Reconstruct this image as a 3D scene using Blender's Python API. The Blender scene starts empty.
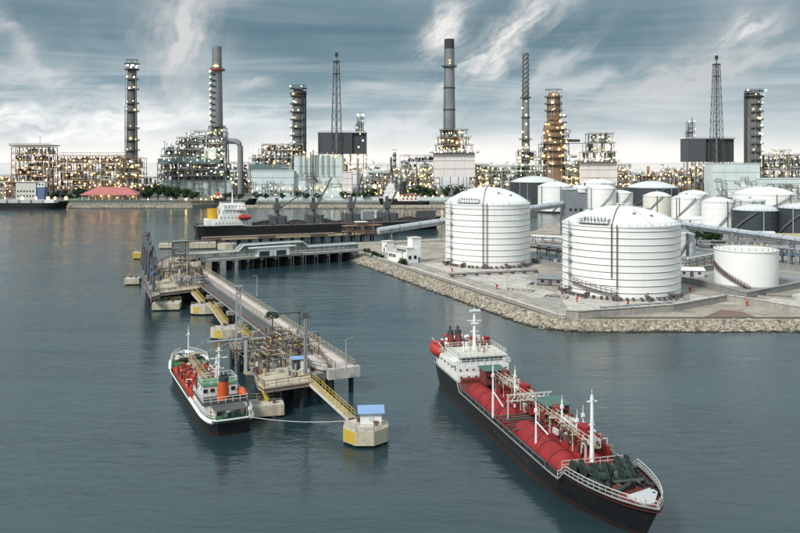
import bpy, math, random
from mathutils import Vector, Matrix
PI = math.pi
R = math.radians
random.seed(7)
scene = bpy.context.scene
H = 45.0          # camera height above the water
F = 800.0         # focal length in photo pixels
YH = 160.0        # horizon row

# ------------------------------------------------------------------ camera
cam_data = bpy.data.cameras.new('camera')
cam = bpy.data.objects.new('camera', cam_data)
scene.collection.objects.link(cam)
cam.location = (0, 0, H)
cam.rotation_euler = (R(90), 0, 0)
cam_data.sensor_width = 36
cam_data.lens = 36
cam_data.shift_y = -(266.5 - YH) / 800.0
cam_data.clip_end = 20000
cam_data.clip_start = 1
scene.camera = cam

# ------------------------------------------------------------------ sky
SUN_DIR = Vector((-0.50, -0.55, 0.67)).normalized()
world = bpy.data.worlds.new('World')
scene.world = world
world.use_nodes = True
wt = world.node_tree
wt.nodes.clear()


class NT:
    def __init__(s, t): s.t = t

    def n(s, typ, **kw):
        nd = s.t.nodes.new(typ)
        for k, v in kw.items(): setattr(nd, k, v)
        return nd

    def link(s, a, b): s.t.links.new(a, b)

    def put(s, sock, v):
        if hasattr(v, 'is_linked') or hasattr(v, 'links'): s.link(v, sock)
        else: sock.default_value = v

    def m(s, op, a, b=0.0, clamp=False):
        nd = s.n('ShaderNodeMath', operation=op, use_clamp=clamp)
        s.put(nd.inputs[0], a); s.put(nd.inputs[1], b)
        return nd.outputs[0]

    def mix(s, f, a, b, mode='MIX'):
        nd = s.n('ShaderNodeMix', data_type='RGBA', blend_type=mode)
        s.put(nd.inputs[0], f)
        for sk, v in ((nd.inputs[6], a), (nd.inputs[7], b)):
            if isinstance(v, tuple) and len(v) == 3: v = v + (1,)
            s.put(sk, v)
        return nd.outputs[2]

    def ramp(s, f, stops, interp='LINEAR'):
        nd = s.n('ShaderNodeValToRGB')
        nd.color_ramp.interpolation = interp
        e = nd.color_ramp.elements
        while len(e) > 1: e.remove(e[0])
        e[0].position = stops[0][0]; c = stops[0][1]
        e[0].color = (c, c, c, 1) if isinstance(c, (int, float)) else tuple(c) + (1,)
        for p, c in stops[1:]:
            q = e.new(p)
            q.color = (c, c, c, 1) if isinstance(c, (int, float)) else tuple(c) + (1,)
        s.link(f, nd.inputs[0]) if not isinstance(f, float) else None
        return nd.outputs[0]

    def noise(s, vec, scale, detail=4, rough=.55, dist=0.0):
        nd = s.n('ShaderNodeTexNoise')
        s.link(vec, nd.inputs['Vector'])
        nd.inputs['Scale'].default_value = scale
        nd.inputs['Detail'].default_value = detail
        nd.inputs['Roughness'].default_value = rough
        nd.inputs['Distortion'].default_value = dist
        return nd.outputs[0]

    def comb(s, x, y, z=0.0):
        nd = s.n('ShaderNodeCombineXYZ')
        s.put(nd.inputs[0], x); s.put(nd.inputs[1], y); s.put(nd.inputs[2], z)
        return nd.outputs[0]


W = NT(wt)
tc = W.n('ShaderNodeTexCoord')
sep = W.n('ShaderNodeSeparateXYZ')
W.link(tc.outputs['Generated'], sep.inputs[0])
dx, dy, dz = sep.outputs
hor = W.m('SQRT', W.m('ADD', W.m('MULTIPLY', dx, dx), W.m('MULTIPLY', dy, dy)))
az = W.m('ARCTAN2', dx, dy)                       # 0 straight ahead, + to the right
el = W.m('DIVIDE', dz, W.m('MAXIMUM', hor, .02))  # tangent of elevation
sky = W.n('ShaderNodeTexSky', sky_type='NISHITA', sun_disc=False)
sky.sun_elevation = math.asin(SUN_DIR.z)
sky.sun_rotation = math.atan2(SUN_DIR.x, SUN_DIR.y)
sky.air_density = 1.0; sky.dust_density = 2.0
# cloud deck over the clear sky: colour by height above the horizon
U = W.m('MULTIPLY', az, 8.0)
V = W.m('MULTIPLY', el, 8.0)
warp = W.noise(W.comb(W.m('MULTIPLY', U, .6), W.m('MULTIPLY', V, 1.6), 3.1), 1.3, 2, .55)
elw = W.m('ADD', el, W.m('MULTIPLY', W.m('SUBTRACT', warp, .5), .05))
deck = W.ramp(elw, [(0.0, (.82, .785, .735)), (.014, (.70, .69, .67)), (.034, (.44, .49, .51)), (.065, (.26, .335, .37)), (.105, (.15, .225, .265)),
                    (.155, (.085, .15, .187)), (.20, (.12, .19, .228)), (.28, (.48, .62, .67)), (.40, (.66, .79, .83)), (.7, (.46, .57, .61)), (1.0, (.35, .44, .475))])
# thin layered streaks low over the horizon
st = W.noise(W.comb(W.m('MULTIPLY', U, .55), W.m('MULTIPLY', V, 7.0), 0.7), 1.0, 4, .58, .5)
stm = W.ramp(st, [(.44, 0.0), (.70, 1.0)])
low = W.ramp(el, [(0.0, .0), (.04, .35), (.07, .55), (.10, .32), (.14, .08), (.3, .04)])
deck = W.mix(W.m('MULTIPLY', stm, low), deck, (.66, .69, .70))
dk = W.noise(W.comb(W.m('MULTIPLY', U, .45), W.m('MULTIPLY', V, 6.0), 9.7), 1.0, 3, .55, .4)
dkm = W.ramp(dk, [(.50, 0.0), (.66, 1.0)])
low2 = W.ramp(el, [(0.0, 0.0), (.02, .05), (.05, .4), (.09, .4), (.14, .12), (.3, .1)])
deck = W.mix(W.m('MULTIPLY', dkm, low2), deck, (.17, .25, .29))
# soft large clumps over the whole dome
cl = W.noise(tc.outputs['Generated'], 3.2, 4, .6, .3)
clm = W.ramp(cl, [(.50, 0.0), (.75, 1.0)])
deck = W.mix(W.m('MULTIPLY', clm, .38), deck, (.46, .49, .50))


UV = W.comb(U, V, 0.0)
wob = W.m('SUBTRACT', W.noise(UV, 1.9, 3, .6), .5)


def streaks(ang, seed):
    ca, sa = math.cos(R(ang)), math.sin(R(ang))
    al = W.m('ADD', W.m('MULTIPLY', U, ca), W.m('MULTIPLY', V, sa))
    ac = W.m('SUBTRACT', W.m('MULTIPLY', V, ca), W.m('MULTIPLY', U, sa))
    return W.noise(W.comb(W.m('MULTIPLY', al, 1.1), W.m('MULTIPLY', W.m('ADD', ac, W.m('MULTIPLY', wob, .35)), 3.6), seed), 1.35, 5, .62, .3)


SK = {'d': streaks(40, 1.0), 'v': streaks(80, 4.0), 'h': streaks(10, 7.0)}


def wisp(col, px, py, ang, ln, wd, amount, color, kind):
    """one drifting cirrus plume at a bearing of the sky"""
    a0 = math.atan((px - 400) / F); e0 = (YH - py) / F * math.cos(a0)
    ca, sa = math.cos(R(ang)), math.sin(R(ang))
    da = W.m('MULTIPLY', W.m('SUBTRACT', az, a0), F)
    de = W.m('MULTIPLY', W.m('SUBTRACT', el, e0), F)
    al = W.m('ADD', W.m('MULTIPLY', da, ca), W.m('MULTIPLY', de, sa))
    ac = W.m('ADD', W.m('SUBTRACT', W.m('MULTIPLY', de, ca), W.m('MULTIPLY', da, sa)), W.m('MULTIPLY', wob, wd * 2.6))
    r2 = W.m('ADD', W.m('POWER', W.m('ABSOLUTE', W.m('DIVIDE', al, ln)), 2.0), W.m('POWER', W.m('ABSOLUTE', W.m('DIVIDE', ac, wd)), 2.0))
    env = W.m('POWER', 2.718, W.m('MULTIPLY', r2, -1.3))
    mk = W.m('MULTIPLY', env, W.m('ADD', W.m('MULTIPLY', W.m('SUBTRACT', SK[kind], .42), 4.2), W.m('MULTIPLY', env, .65)), clamp=True)
    return W.mix(W.m('MULTIPLY', mk, amount), col, color)


CRM = (.68, .665, .64)
deck = wisp(deck, 60, 122, 2, 190, 24, .85, (.78, .78, .765), 'h')
deck = wisp(deck, 360, 128, 0, 130, 14, .5, (.70, .71, .71), 'h')
deck = wisp(deck, 183, 34, 82, 66, 34, .95, (.50, .50, .50), 'v')
deck = wisp(deck, 210, 4, 15, 62, 12, .6, (.40, .41, .42), 'h')
deck = wisp(deck, 150, -4, -28, 45, 10, .5, (.40, .41, .42), 'h')
deck = wisp(deck, 505, 42, 42, 100, 21, 1.0, CRM, 'd')
deck = wisp(deck, 446, 28, 64, 44, 19, .9, CRM, 'd')
deck = wisp(deck, 548, 72, 36, 66, 17, .65, (.50, .52, .53), 'd')
deck = wisp(deck, 700, 76, 13, 190, 25, .7, (.48, .485, .48), 'h')
deck = wisp(deck, 742, 32, 25, 34, 17, .8, CRM, 'd')
deck = wisp(deck, 18, 42, -52, 55, 12, .7, (.46, .48, .49), 'h')
deck = wisp(deck, 60, 80, -8, 90, 15, .6, (.52, .54, .55), 'h')
deck = wisp(deck, 250, 80, 12, 34, 9, .6, (.48, .50, .51), 'h')
deck = wisp(deck, 590, 80, 16, 52, 11, .6, (.48, .50, .51), 'h')
bg = W.n('ShaderNodeBackground')
bg.inputs['Strength'].default_value = .1
clouds10 = W.mix(1.0, deck, (9.0, 9.0, 9.0), 'MULTIPLY')
W.link(W.mix(.97, sky.outputs[0], clouds10), bg.inputs['Color'])
wo = W.n('ShaderNodeOutputWorld')
W.link(bg.outputs[0], wo.inputs[0])

# ------------------------------------------------------------------ sun
sun_data = bpy.data.lights.new('sun', 'SUN')
sun_data.energy = 2.4
sun_data.angle = R(12)
sun_data.color = (1.0, .965, .91)
sun = bpy.data.objects.new('sun', sun_data)
scene.collection.objects.link(sun)
sun.rotation_euler = SUN_DIR.to_track_quat('Z', 'Y').to_euler()
sun.location = (0, -50, 200)

vs = scene.view_settings
vs.view_transform = 'Standard'; vs.look = 'None'; vs.exposure = .62; vs.gamma = 1.0
vs.use_curve_mapping = False
scene.cycles.max_bounces = 5
scene.cycles.diffuse_bounces = 2
scene.cycles.glossy_bounces = 3
scene.cycles.transmission_bounces = 2
scene.cycles.caustics_reflective = False
scene.cycles.caustics_refractive = False
scene.cycles.sample_clamp_indirect = 4.0
scene.cycles.use_denoising = True
world.cycles.sampling_method = 'MANUAL'
world.cycles.sample_map_resolution = 256

# ------------------------------------------------------------------ materials
def mat(name, col, rough=.6, metal=0.0, var=.18, scale=.35, streak=0.0, rust=0.0, rustcol=(.16, .07, .03), bump=0.0, spec=.4, grime=0.0):
    m = bpy.data.materials.new(name); m.use_nodes = True
    t = NT(m.node_tree); b = m.node_tree.nodes['Principled BSDF']
    co = t.n('ShaderNodeTexCoord').outputs['Object']
    oi = t.n('ShaderNodeObjectInfo')
    off = t.n('ShaderNodeVectorMath', operation='ADD')
    t.link(co, off.inputs[0])
    t.link(t.comb(t.m('MULTIPLY', oi.outputs['Random'], 57.0), 0.0, t.m('MULTIPLY', oi.outputs['Random'], 13.0)), off.inputs[1])
    v = off.outputs[0]
    n1 = t.noise(v, scale, 6, .6)
    f = t.ramp(n1, [(.25, 1 - var), (.75, 1 + var * .5)])
    c = t.mix(1.0, col, f, 'MULTIPLY')
    if streak:
        mp = t.n('ShaderNodeMapping'); mp.inputs['Scale'].default_value = (1.3, 1.3, .07); t.link(v, mp.inputs['Vector'])
        s = t.ramp(t.noise(mp.outputs[0], .9, 5, .6), [(.48, 0.0), (.75, streak)])
        c = t.mix(s, c, (col[0] * .42, col[1] * .40, col[2] * .36))
    if grime:
        g = t.ramp(t.noise(v, scale * 3.1, 7, .7), [(.5, 0.0), (.72, grime)])
        c = t.mix(g, c, (.05, .045, .038))
    if rust:
        g = t.ramp(t.noise(v, scale * 2.3, 8, .72), [(.54, 0.0), (.66, rust)])
        c = t.mix(g, c, rustcol)
    t.link(c, b.inputs['Base Color'])
    b.inputs['Roughness'].default_value = rough
    b.inputs['Metallic'].default_value = metal
    b.inputs['Specular IOR Level'].default_value = spec
    if bump:
        bp = t.n('ShaderNodeBump'); bp.inputs['Strength'].default_value = bump; bp.inputs['Distance'].default_value = .15
        t.link(t.noise(v, scale * 6, 6, .65), bp.inputs['Height']); t.link(bp.outputs[0], b.inputs['Normal'])
    return m


def glow(name, col, strength):
    m = bpy.data.materials.new(name); m.use_nodes = True
    t = NT(m.node_tree); b = m.node_tree.nodes['Principled BSDF']
    b.inputs['Base Color'].default_value = (.8, .8, .8, 1)
    b.inputs['Emission Color'].default_value = tuple(col) + (1,)
    b.inputs['Emission Strength'].default_value = strength
    return m


M = {}
M['tank_white'] = mat('tank_white_paint', (.82, .82, .80), .45, var=.05, scale=.12, streak=.12, rust=.14, rustcol=(.45, .40, .33))
M['tank_roof'] = mat('tank_roof_paint', (.82, .82, .80), .45, var=.06, scale=.12, grime=.12)
M['tank_cream'] = mat('tank_cream_paint', (.70, .68, .60), .5, var=.08, scale=.12, streak=.25)
M['tank_dark'] = mat('tank_slate_paint', (.045, .055, .062), .5, var=.2, scale=.12, streak=.2)
M['tank_grey'] = mat('tank_grey_paint', (.50, .51, .52), .5, var=.1, scale=.12, streak=.25)
M['roof_grey'] = mat('tank_roof_grey', (.62, .63, .63), .5, var=.1, scale=.15)
M['brown'] = mat('rusty_pipe_brown', (.14, .085, .07), .7, var=.3, scale=1.2)
M['concrete'] = mat('pale_concrete', (.54, .50, .455), .85, var=.35, scale=.16, grime=.65, bump=.3)
M['conc_dirty'] = mat('stained_concrete', (.36, .34, .31), .85, var=.3, scale=.2, streak=.5, grime=.45, bump=.3)
M['conc_grey'] = mat('grey_concrete', (.27, .27, .265), .85, var=.28, scale=.15, streak=.35, grime=.4, bump=.3)
M['dolphin'] = mat('dolphin_concrete', (.56, .50, .37), .8, var=.2, scale=.4, streak=.75, grime=.35, bump=.2)
M['tan_conc'] = mat('tan_worn_concrete', (.50, .43, .33), .85, var=.35, scale=.25, grime=.5, bump=.3)
M['deck_pink'] = mat('pinkish_deck', (.58, .50, .46), .85, var=.2, scale=.15, grime=.35)
M['pile'] = mat('pile_black', (.03, .03, .032), .7, var=.4, scale=.8)
M['soil'] = mat('gravel_yard', (.39, .345, .29), .95, var=.45, scale=.09, grime=.7, bump=.4)
M['red_soil'] = mat('rusty_soil', (.19, .125, .095), .95, var=.3, scale=.12, grime=.3)
M['bank_soil'] = mat('refinery_ground', (.20, .20, .18), .95, var=.4, scale=.03, grime=.4)
M['beige_bank'] = mat('beige_bank', (.42, .36, .28), .95, var=.3, scale=.12, grime=.3)
M['asphalt'] = mat('asphalt', (.09, .09, .09), .9, var=.25, scale=.2)
M['moss'] = mat('mossy_strip', (.085, .08, .045), .95, var=.4, scale=.3, bump=.4)
M['column_dark'] = mat('column_dark', (.12, .125, .125), .6, .1, var=.3, scale=.12, streak=.4, rust=.3)
M['crane_grey'] = mat('crane_grey', (.12, .125, .13), .6, .1, var=.35, scale=.4, rust=.4)
M['steel'] = mat('grey_steel', (.27, .29, .30), .5, .25, var=.3, scale=.5, rust=.3)
M['steel_light'] = mat('light_galvanised', (.42, .45, .47), .45, .2, var=.25, scale=.5, rust=.15)
M['steel_dark'] = mat('dark_steel', (.085, .09, .092), .6, .1, var=.35, scale=.3, rust=.3)
M['steel_warm'] = mat('rust_brown_steel', (.25, .165, .10), .6, .1, var=.35, scale=.3, rust=.4)
M['teal_steel'] = mat('teal_grey_steel', (.13, .20, .20), .55, .15, var=.3, scale=.3, rust=.2)
M['stack'] = mat('stack_concrete', (.215, .228, .24), .7, var=.25, scale=.08, streak=.5)
M['stack_dark'] = mat('stack_soot', (.045, .047, .05), .8, var=.3, scale=.1)
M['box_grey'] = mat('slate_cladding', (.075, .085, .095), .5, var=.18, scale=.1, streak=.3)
M['box_shaded'] = mat('slate_cladding_shaded', (.05, .058, .066), .5, var=.18, scale=.1, streak=.3)  # same slate cladding, with the side face's shade put into the colour
M['pale_clad'] = mat('pale_aqua_cladding', (.58, .66, .66), .6, var=.12, scale=.05, streak=.18)
M['pink_clad'] = mat('pale_pink_cladding', (.74, .68, .66), .5, var=.08, scale=.05, streak=.25)
M['alu'] = mat('vessel_aluminium', (.46, .48, .48), .4, .5, var=.2, scale=.3, streak=.2)
M['white'] = mat('white_paint', (.80, .80, .78), .45, var=.07, scale=.4, streak=.15, rust=.25, rustcol=(.38, .20, .10))
M['offwhite'] = mat('offwhite_paint', (.62, .60, .55), .5, var=.2, scale=.6, rust=.4, rustcol=(.30, .15, .08))
M['black_hull'] = mat('black_hull', (.018, .018, .02), .42, var=.4, scale=.25, streak=.3, rust=.35, rustcol=(.055, .035, .03))
M['boot'] = mat('boot_topping', (.038, .022, .02), .6, var=.4, scale=.3, rust=.4, rustcol=(.03, .025, .022))
M['red_tank'] = mat('red_deck_paint', (.30, .024, .026), .6, var=.4, scale=.6, rust=.55, rustcol=(.13, .016, .016), streak=.4, spec=.25)
M['red_deck'] = mat('dark_red_deck', (.17, .035, .03), .65, var=.35, scale=.4, grime=.5)
M['red_bright'] = mat('red_paint', (.45, .045, .03), .5, var=.2, scale=.8)
M['orange'] = mat('orange_paint', (.58, .10, .025), .5, var=.15, scale=.8, rust=.2)
M['green_deck'] = mat('green_deck', (.06, .20, .09), .6, var=.3, scale=.6, grime=.3)
M['green_roof'] = mat('green_roof', (.07, .15, .125), .55, var=.25, scale=.5, grime=.2)
M['dark_green'] = mat('winch_dark_green', (.025, .045, .04), .55, var=.4, scale=.8, rust=.3)
M['dark_deck'] = mat('dark_deck', (.035, .037, .04), .7, var=.4, scale=.4, rust=.3)
M['yellow'] = mat('yellow_paint', (.55, .38, .05), .55, var=.2, scale=.5, rust=.3)
M['yellow_funnel'] = mat('yellow_funnel', (.62, .36, .03), .5, var=.12, scale=.3)
M['tan_walk'] = mat('tan_walkway', (.42, .34, .20), .7, var=.25, scale=.5, rust=.3)
M['blue_roof'] = mat('blue_sheet_roof', (.22, .34, .55), .5, var=.15, scale=.7)
M['blue'] = mat('blue_paint', (.10, .16, .28), .5, var=.2, scale=.8)
M['conveyor'] = mat('conveyor_grey', (.43, .46, .50), .5, var=.15, scale=.2, streak=.3)
M['tower_grey'] = mat('tower_cladding', (.22, .24, .26), .6, var=.2, scale=.2, streak=.3)
M['red_roof'] = mat('red_tile_roof', (.44, .15, .14), .7, var=.2, scale=.3)
M['glass'] = mat('window_glass', (.02, .025, .03), .1, var=.1, spec=.8)
M['rock'] = None
M['trunk'] = mat('bark', (.07, .05, .035), .9, var=.3, scale=1)
M['lamp_warm'] = glow('lamp_warm', (1.0, .52, .10), 9.5)
M['lamp_gold'] = glow('lamp_gold', (1.0, .66, .16), 9.5)
M['lamp_cool'] = glow('lamp_cool', (.95, 1.0, .78), 5.5)
M['lamp_orange'] = glow('lamp_orange', (1.0, .38, .06), 9.5)


def island_mat(name, cols, rough=.9, bump=0.0):
    m = bpy.data.materials.new(name); m.use_nodes = True
    t = NT(m.node_tree); b = m.node_tree.nodes['Principled BSDF']
    g = t.n('ShaderNodeNewGeometry')
    k = len(cols) - 1
    c = t.ramp(g.outputs['Random Per Island'], [(i / k, cols[i]) for i in range(k + 1)])
    co = t.n('ShaderNodeTexCoord').outputs['Object']
    c = t.mix(1.0, c, t.ramp(t.noise(co, .9, 5, .65), [(.3, .6), (.7, 1.15)]), 'MULTIPLY')
    t.link(c, b.inputs['Base Color']); b.inputs['Roughness'].default_value = rough
    b.inputs['Specular IOR Level'].default_value = .25
    return m


def algae(m):
    t = NT(m.node_tree); b = m.node_tree.nodes['Principled BSDF']
    src = b.inputs['Base Color'].links[0].from_socket
    sp_ = t.n('ShaderNodeSeparateXYZ'); co = t.n('ShaderNodeTexCoord').outputs['Object']; t.link(co, sp_.inputs[0])
    w = t.m('ADD', sp_.outputs[2], t.m('MULTIPLY', t.noise(co, .35, 4, .6), .9))
    t.link(t.mix(t.ramp(w, [(.55, 1.0), (.85, 0.0)]), src, (.035, .034, .024)), b.inputs['Base Color'])
    return m


M['rock'] = algae(island_mat('revetment_stone', [(.20, .17, .13), (.42, .37, .29), (.50, .45, .37), (.30, .25, .19), (.55, .51, .44), (.13, .11, .09)]))
M['leaf'] = island_mat('leaf_green', [(.02, .045, .018), (.035, .075, .028), (.06, .10, .035), (.028, .06, .03)])
M['leaf2'] = island_mat('leaf_bluegreen', [(.018, .045, .028), (.03, .07, .045), (.045, .085, .05)])
M['coal'] = mat('coal', (.012, .012, .012), .9, var=.4, scale=.6, bump=.6)

# water
mw = bpy.data.materials.new('river_water'); mw.use_nodes = True
t = NT(mw.node_tree); b = mw.node_tree.nodes['Principled BSDF']
co = t.n('ShaderNodeTexCoord').outputs['Object']
mp = t.n('ShaderNodeMapping'); mp.inputs['Rotation'].default_value = (0, 0, R(28)); mp.inputs['Scale'].default_value = (.35, 1.0, 1.0)
t.link(co, mp.inputs['Vector'])
mp2 = t.n('ShaderNodeMapping'); mp2.inputs['Rotation'].default_value = (0, 0, R(-32)); mp2.inputs['Scale'].default_value = (.12, 1.0, 1.0)
t.link(co, mp2.inputs['Vector'])
big = t.noise(mp2.outputs[0], .035, 3, .6)
c = t.mix(t.ramp(big, [(.35, 0.0), (.65, 1.0)]), (.014, .031, .037), (.024, .047, .054))
t.link(c, b.inputs['Base Color'])
b.inputs['IOR'].default_value = 1.33
b.inputs['Specular IOR Level'].default_value = .5
t.link(t.ramp(big, [(.3, .10), (.7, .22)]), b.inputs['Roughness'])
w1 = t.noise(mp.outputs[0], .55, 3, .62, .5)
w2 = t.noise(mp.outputs[0], .09, 2, .5)
w3 = t.noise(co, 1.7, 2, .6)
hgt = t.m('ADD', t.m('ADD', t.m('MULTIPLY', w1, .62), t.m('MULTIPLY', w2, 1.3)), t.m('MULTIPLY', w3, .10))
bp = t.n('ShaderNodeBump'); t.link(t.ramp(t.noise(mp2.outputs[0], .02, 3, .6), [(.38, .34), (.62, .74)]), bp.inputs['Strength']); bp.inputs['Distance'].default_value = .42
t.link(hgt, bp.inputs['Height']); t.link(bp.outputs[0], b.inputs['Normal'])
M['water'] = mw
mc_ = bpy.data.materials.new('sky_mirror_water'); mc_.use_nodes = True
b = mc_.node_tree.nodes['Principled BSDF']
b.inputs['Base Color'].default_value = (.05, .07, .075, 1); b.inputs['Roughness'].default_value = .05; b.inputs['IOR'].default_value = 1.33  # smooth mirror surface for the added sheet behind the units
M['sky_mirror'] = mc_


# ------------------------------------------------------------------ mesh helpers
COL = scene.collection


class MB:
    def __init__(s): s.v = []; s.f = []

    def add(s, vs_, fs):
        o = len(s.v)
        s.v += [tuple(p) for p in vs_]
        s.f += [tuple(i + o for i in q) for q in fs]
        return s

    def box(s, c, d, rz=0.0):
        x, y, z = d[0] / 2, d[1] / 2, d[2] / 2
        ca, sa = math.cos(rz), math.sin(rz)
        P = []
        for k in (-z, z):
            for (a, e) in ((-x, -y), (x, -y), (x, y), (-x, y)):
                P.append((c[0] + a * ca - e * sa, c[1] + a * sa + e * ca, c[2] + k))
        return s.add(P, [(3, 2, 1, 0), (4, 5, 6, 7), (0, 1, 5, 4), (1, 2, 6, 5), (2, 3, 7, 6), (3, 0, 4, 7)])

    def b2(s, x0, x1, y0, y1, z0, z1):
        return s.box(((x0 + x1) / 2, (y0 + y1) / 2, (z0 + z1) / 2), (abs(x1 - x0), abs(y1 - y0), abs(z1 - z0)))

    def bar(s, p, q, w, h=None):
        p, q = Vector(p), Vector(q); h = h or w
        d = q - p
        if d.length < 1e-6: return s
        d.normalize()
        up = Vector((0, 0, 1)) if abs(d.z) < .95 else Vector((0, 1, 0))
        a = d.cross(up).normalized(); e = a.cross(d)
        a *= w / 2; e *= h / 2
        P = [p - a - e, p + a - e, p + a + e, p - a + e, q - a - e, q + a - e, q + a + e, q - a + e]
        return s.add(P, [(0, 1, 2, 3)[::-1], (4, 5, 6, 7), (0, 1, 5, 4)[::-1], (1, 2, 6, 5)[::-1], (2, 3, 7, 6)[::-1], (3, 0, 4, 7)[::-1]]) if False else s.add(P, [(0, 1, 2, 3), (7, 6, 5, 4), (0, 4, 5, 1), (1, 5, 6, 2), (2, 6, 7, 3), (3, 7, 4, 0)])

    def cyl(s, p, q, r, n=12, r2=None, cap=True):
        p, q = Vector(p), Vector(q); r2 = r if r2 is None else r2
        d = (q - p).normalized()
        up = Vector((0, 0, 1)) if abs(d.z) < .95 else Vector((1, 0, 0))
        a = d.cross(up).normalized(); e = d.cross(a)
        P = []
        for (o, rr) in ((p, r), (q, r2)):
            for i in range(n):
                t_ = 2 * PI * i / n
                P.append(o + a * math.cos(t_) * rr + e * math.sin(t_) * rr)
        fs = [(i, (i + 1) % n, n + (i + 1) % n, n + i) for i in range(n)]
        if cap: fs += [tuple(range(n))[::-1], tuple(range(n, 2 * n))]
        return s.add(P, fs)

    def tube(s, pts, r, n=8):
        pts = [Vector(p) for p in pts]
        rings = []
        for i, p in enumerate(pts):
            d = (pts[min(i + 1, len(pts) - 1)] - pts[max(i - 1, 0)]).normalized()
            up = Vector((0, 0, 1)) if abs(d.z) < .9 else Vector((0, 1, 0))
            a = d.cross(up).normalized(); e = d.cross(a)
            rings.append([p + a * math.cos(2 * PI * k / n) * r + e * math.sin(2 * PI * k / n) * r for k in range(n)])
        P = [p for r_ in rings for p in r_]
        fs = []
        for i in range(len(pts) - 1):
            fs += [(i * n + k, i * n + (k + 1) % n, (i + 1) * n + (k + 1) % n, (i + 1) * n + k) for k in range(n)]
        fs += [tuple(range(n))[::-1], tuple(range((len(pts) - 1) * n, len(pts) * n))]
        return s.add(P, fs)

    def lathe(s, prof, n=32, c=(0, 0, 0), a0=0.0, a1=2 * PI):
        full = abs(a1 - a0 - 2 * PI) < 1e-6
        m_ = n if full else n + 1
        P = []
        for i in range(m_):
            t_ = a0 + (a1 - a0) * i / n
            for (r, z) in prof: P.append((c[0] + r * math.cos(t_), c[1] + r * math.sin(t_), c[2] + z))
        k = len(prof); fs = []
        for i in range(n):
            j = (i + 1) % m_
            for q in range(k - 1): fs.append((i * k + q, j * k + q, j * k + q + 1, i * k + q + 1))
        return s.add(P, fs)

    def prism(s, poly, z0, z1):
        n = len(poly)
        ar = sum(poly[i][0] * poly[(i + 1) % n][1] - poly[(i + 1) % n][0] * poly[i][1] for i in range(n))
        if ar < 0: poly = poly[::-1]
        P = [(x, y, z0) for x, y in poly] + [(x, y, z1) for x, y in poly]
        return s.add(P, [tuple(range(n))[::-1], tuple(range(n, 2 * n))] + [(i, (i + 1) % n, n + (i + 1) % n, n + i) for i in range(n)])

    def sph(s, c, r, n=10, k=6, sz=1.0):
        prof = [(max(1e-4, r * math.sin(PI * i / k)), -r * math.cos(PI * i / k) * sz) for i in range(k + 1)]
        return s.lathe(prof, n, c)

    def rail(s, pts, h=1.1, post=2.2, w=.06, mid=True, closed=False):
        pts = [Vector(p) for p in pts]
        if closed: pts = pts + [pts[0]]
        for p, q in zip(pts[:-1], pts[1:]):
            L = (q - p).length
            if L < .05: continue
            k = max(1, round(L / post))
            for i in range(k + 1):
                o = p.lerp(q, i / k)
                s.bar(o, o + Vector((0, 0, h)), w)
            s.bar(p + Vector((0, 0, h)), q + Vector((0, 0, h)), w)
            if mid: s.bar(p + Vector((0, 0, h * .5)), q + Vector((0, 0, h * .5)), w * .8)
        return s

    def mesh(s, name, m, smooth=False):
        me = bpy.data.meshes.new(name)
        me.from_pydata(s.v, [], s.f)
        if m is not None: me.materials.append(M[m] if isinstance(m, str) else m)
        if smooth:
            me.polygons.foreach_set('use_smooth', [True] * len(me.polygons))
            me.update()
            try: me.set_sharp_from_angle(angle=R(40))
            except Exception: pass
        me.update()
        return me

    def build(s, name, m, parent=None, smooth=False, loc=None):
        o = bpy.data.objects.new(name, s.mesh(name, m, smooth))
        COL.objects.link(o); o.parent = parent
        if loc is not None: o.location = loc
        return o


def inst(name, me, parent=None, loc=(0, 0, 0), rot=(0, 0, 0), sc=1.0):
    o = bpy.data.objects.new(name, me)
    COL.objects.link(o); o.parent = parent; o.location = loc; o.rotation_euler = rot
    o.scale = (sc, sc, sc) if isinstance(sc, (int, float)) else sc
    return o


def tag(o, label, cat, group=None):
    o['label'] = label; o['category'] = cat
    if group: o['group'] = group
    return o


def struct(o):
    o['kind'] = 'structure'; return o


def thing(name, label, cat, loc=(0, 0, 0), rz=0.0, group=None):
    o = bpy.data.objects.new(name, None)
    COL.objects.link(o); o.location = loc; o.rotation_euler = (0, 0, rz)
    return tag(o, label, cat, group)


def PX(x, y, z=0.0):
    """point at height z seen at photo pixel x, y"""
    d = (H - z) * F / (y - YH)
    return Vector(((x - 400) / F * d, d, z))


def copy_tree(o, parent=None):
    c = o.copy(); COL.objects.link(c); c.parent = parent
    for ch in o.children: copy_tree(ch, c)
    return c


LAMP = {}
RN_L = random.Random(15)
for k, mm in (('warm', 'lamp_warm'), ('gold', 'lamp_gold'), ('cool', 'lamp_cool'), ('orange', 'lamp_orange')):
    q = MB(); q.sph((0, 0, 0), .5, 6, 4)
    LAMP[k] = q.mesh('lamp', mm)


def lamp(parent, p, kind='gold', r=.75):
    return inst('lamp', LAMP[kind], parent, p, sc=r * RN_L.choice((.35, .45, .55, .7, .95)) / .5)

# ================================================================== SETTING
ZL = 2.0     # yard level of the peninsula
ZB = 3.0     # ground level of the refinery
q = MB(); q.add([(-6000, -600, 0), (6000, -600, 0), (6000, 9000, 0), (-6000, 9000, 0)], [(0, 1, 2, 3)])
struct(q.build('water', 'water'))
q = MB(); q.add([(-9000, 1100, .02), (9000, 1100, .02), (9000, 14000, .02), (-9000, 14000, .02)], [(0, 1, 2, 3)])  # added sheet mirroring the pale low sky, in place of bright haze
struct(q.build('added_sky_mirror', 'sky_mirror'))

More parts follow.
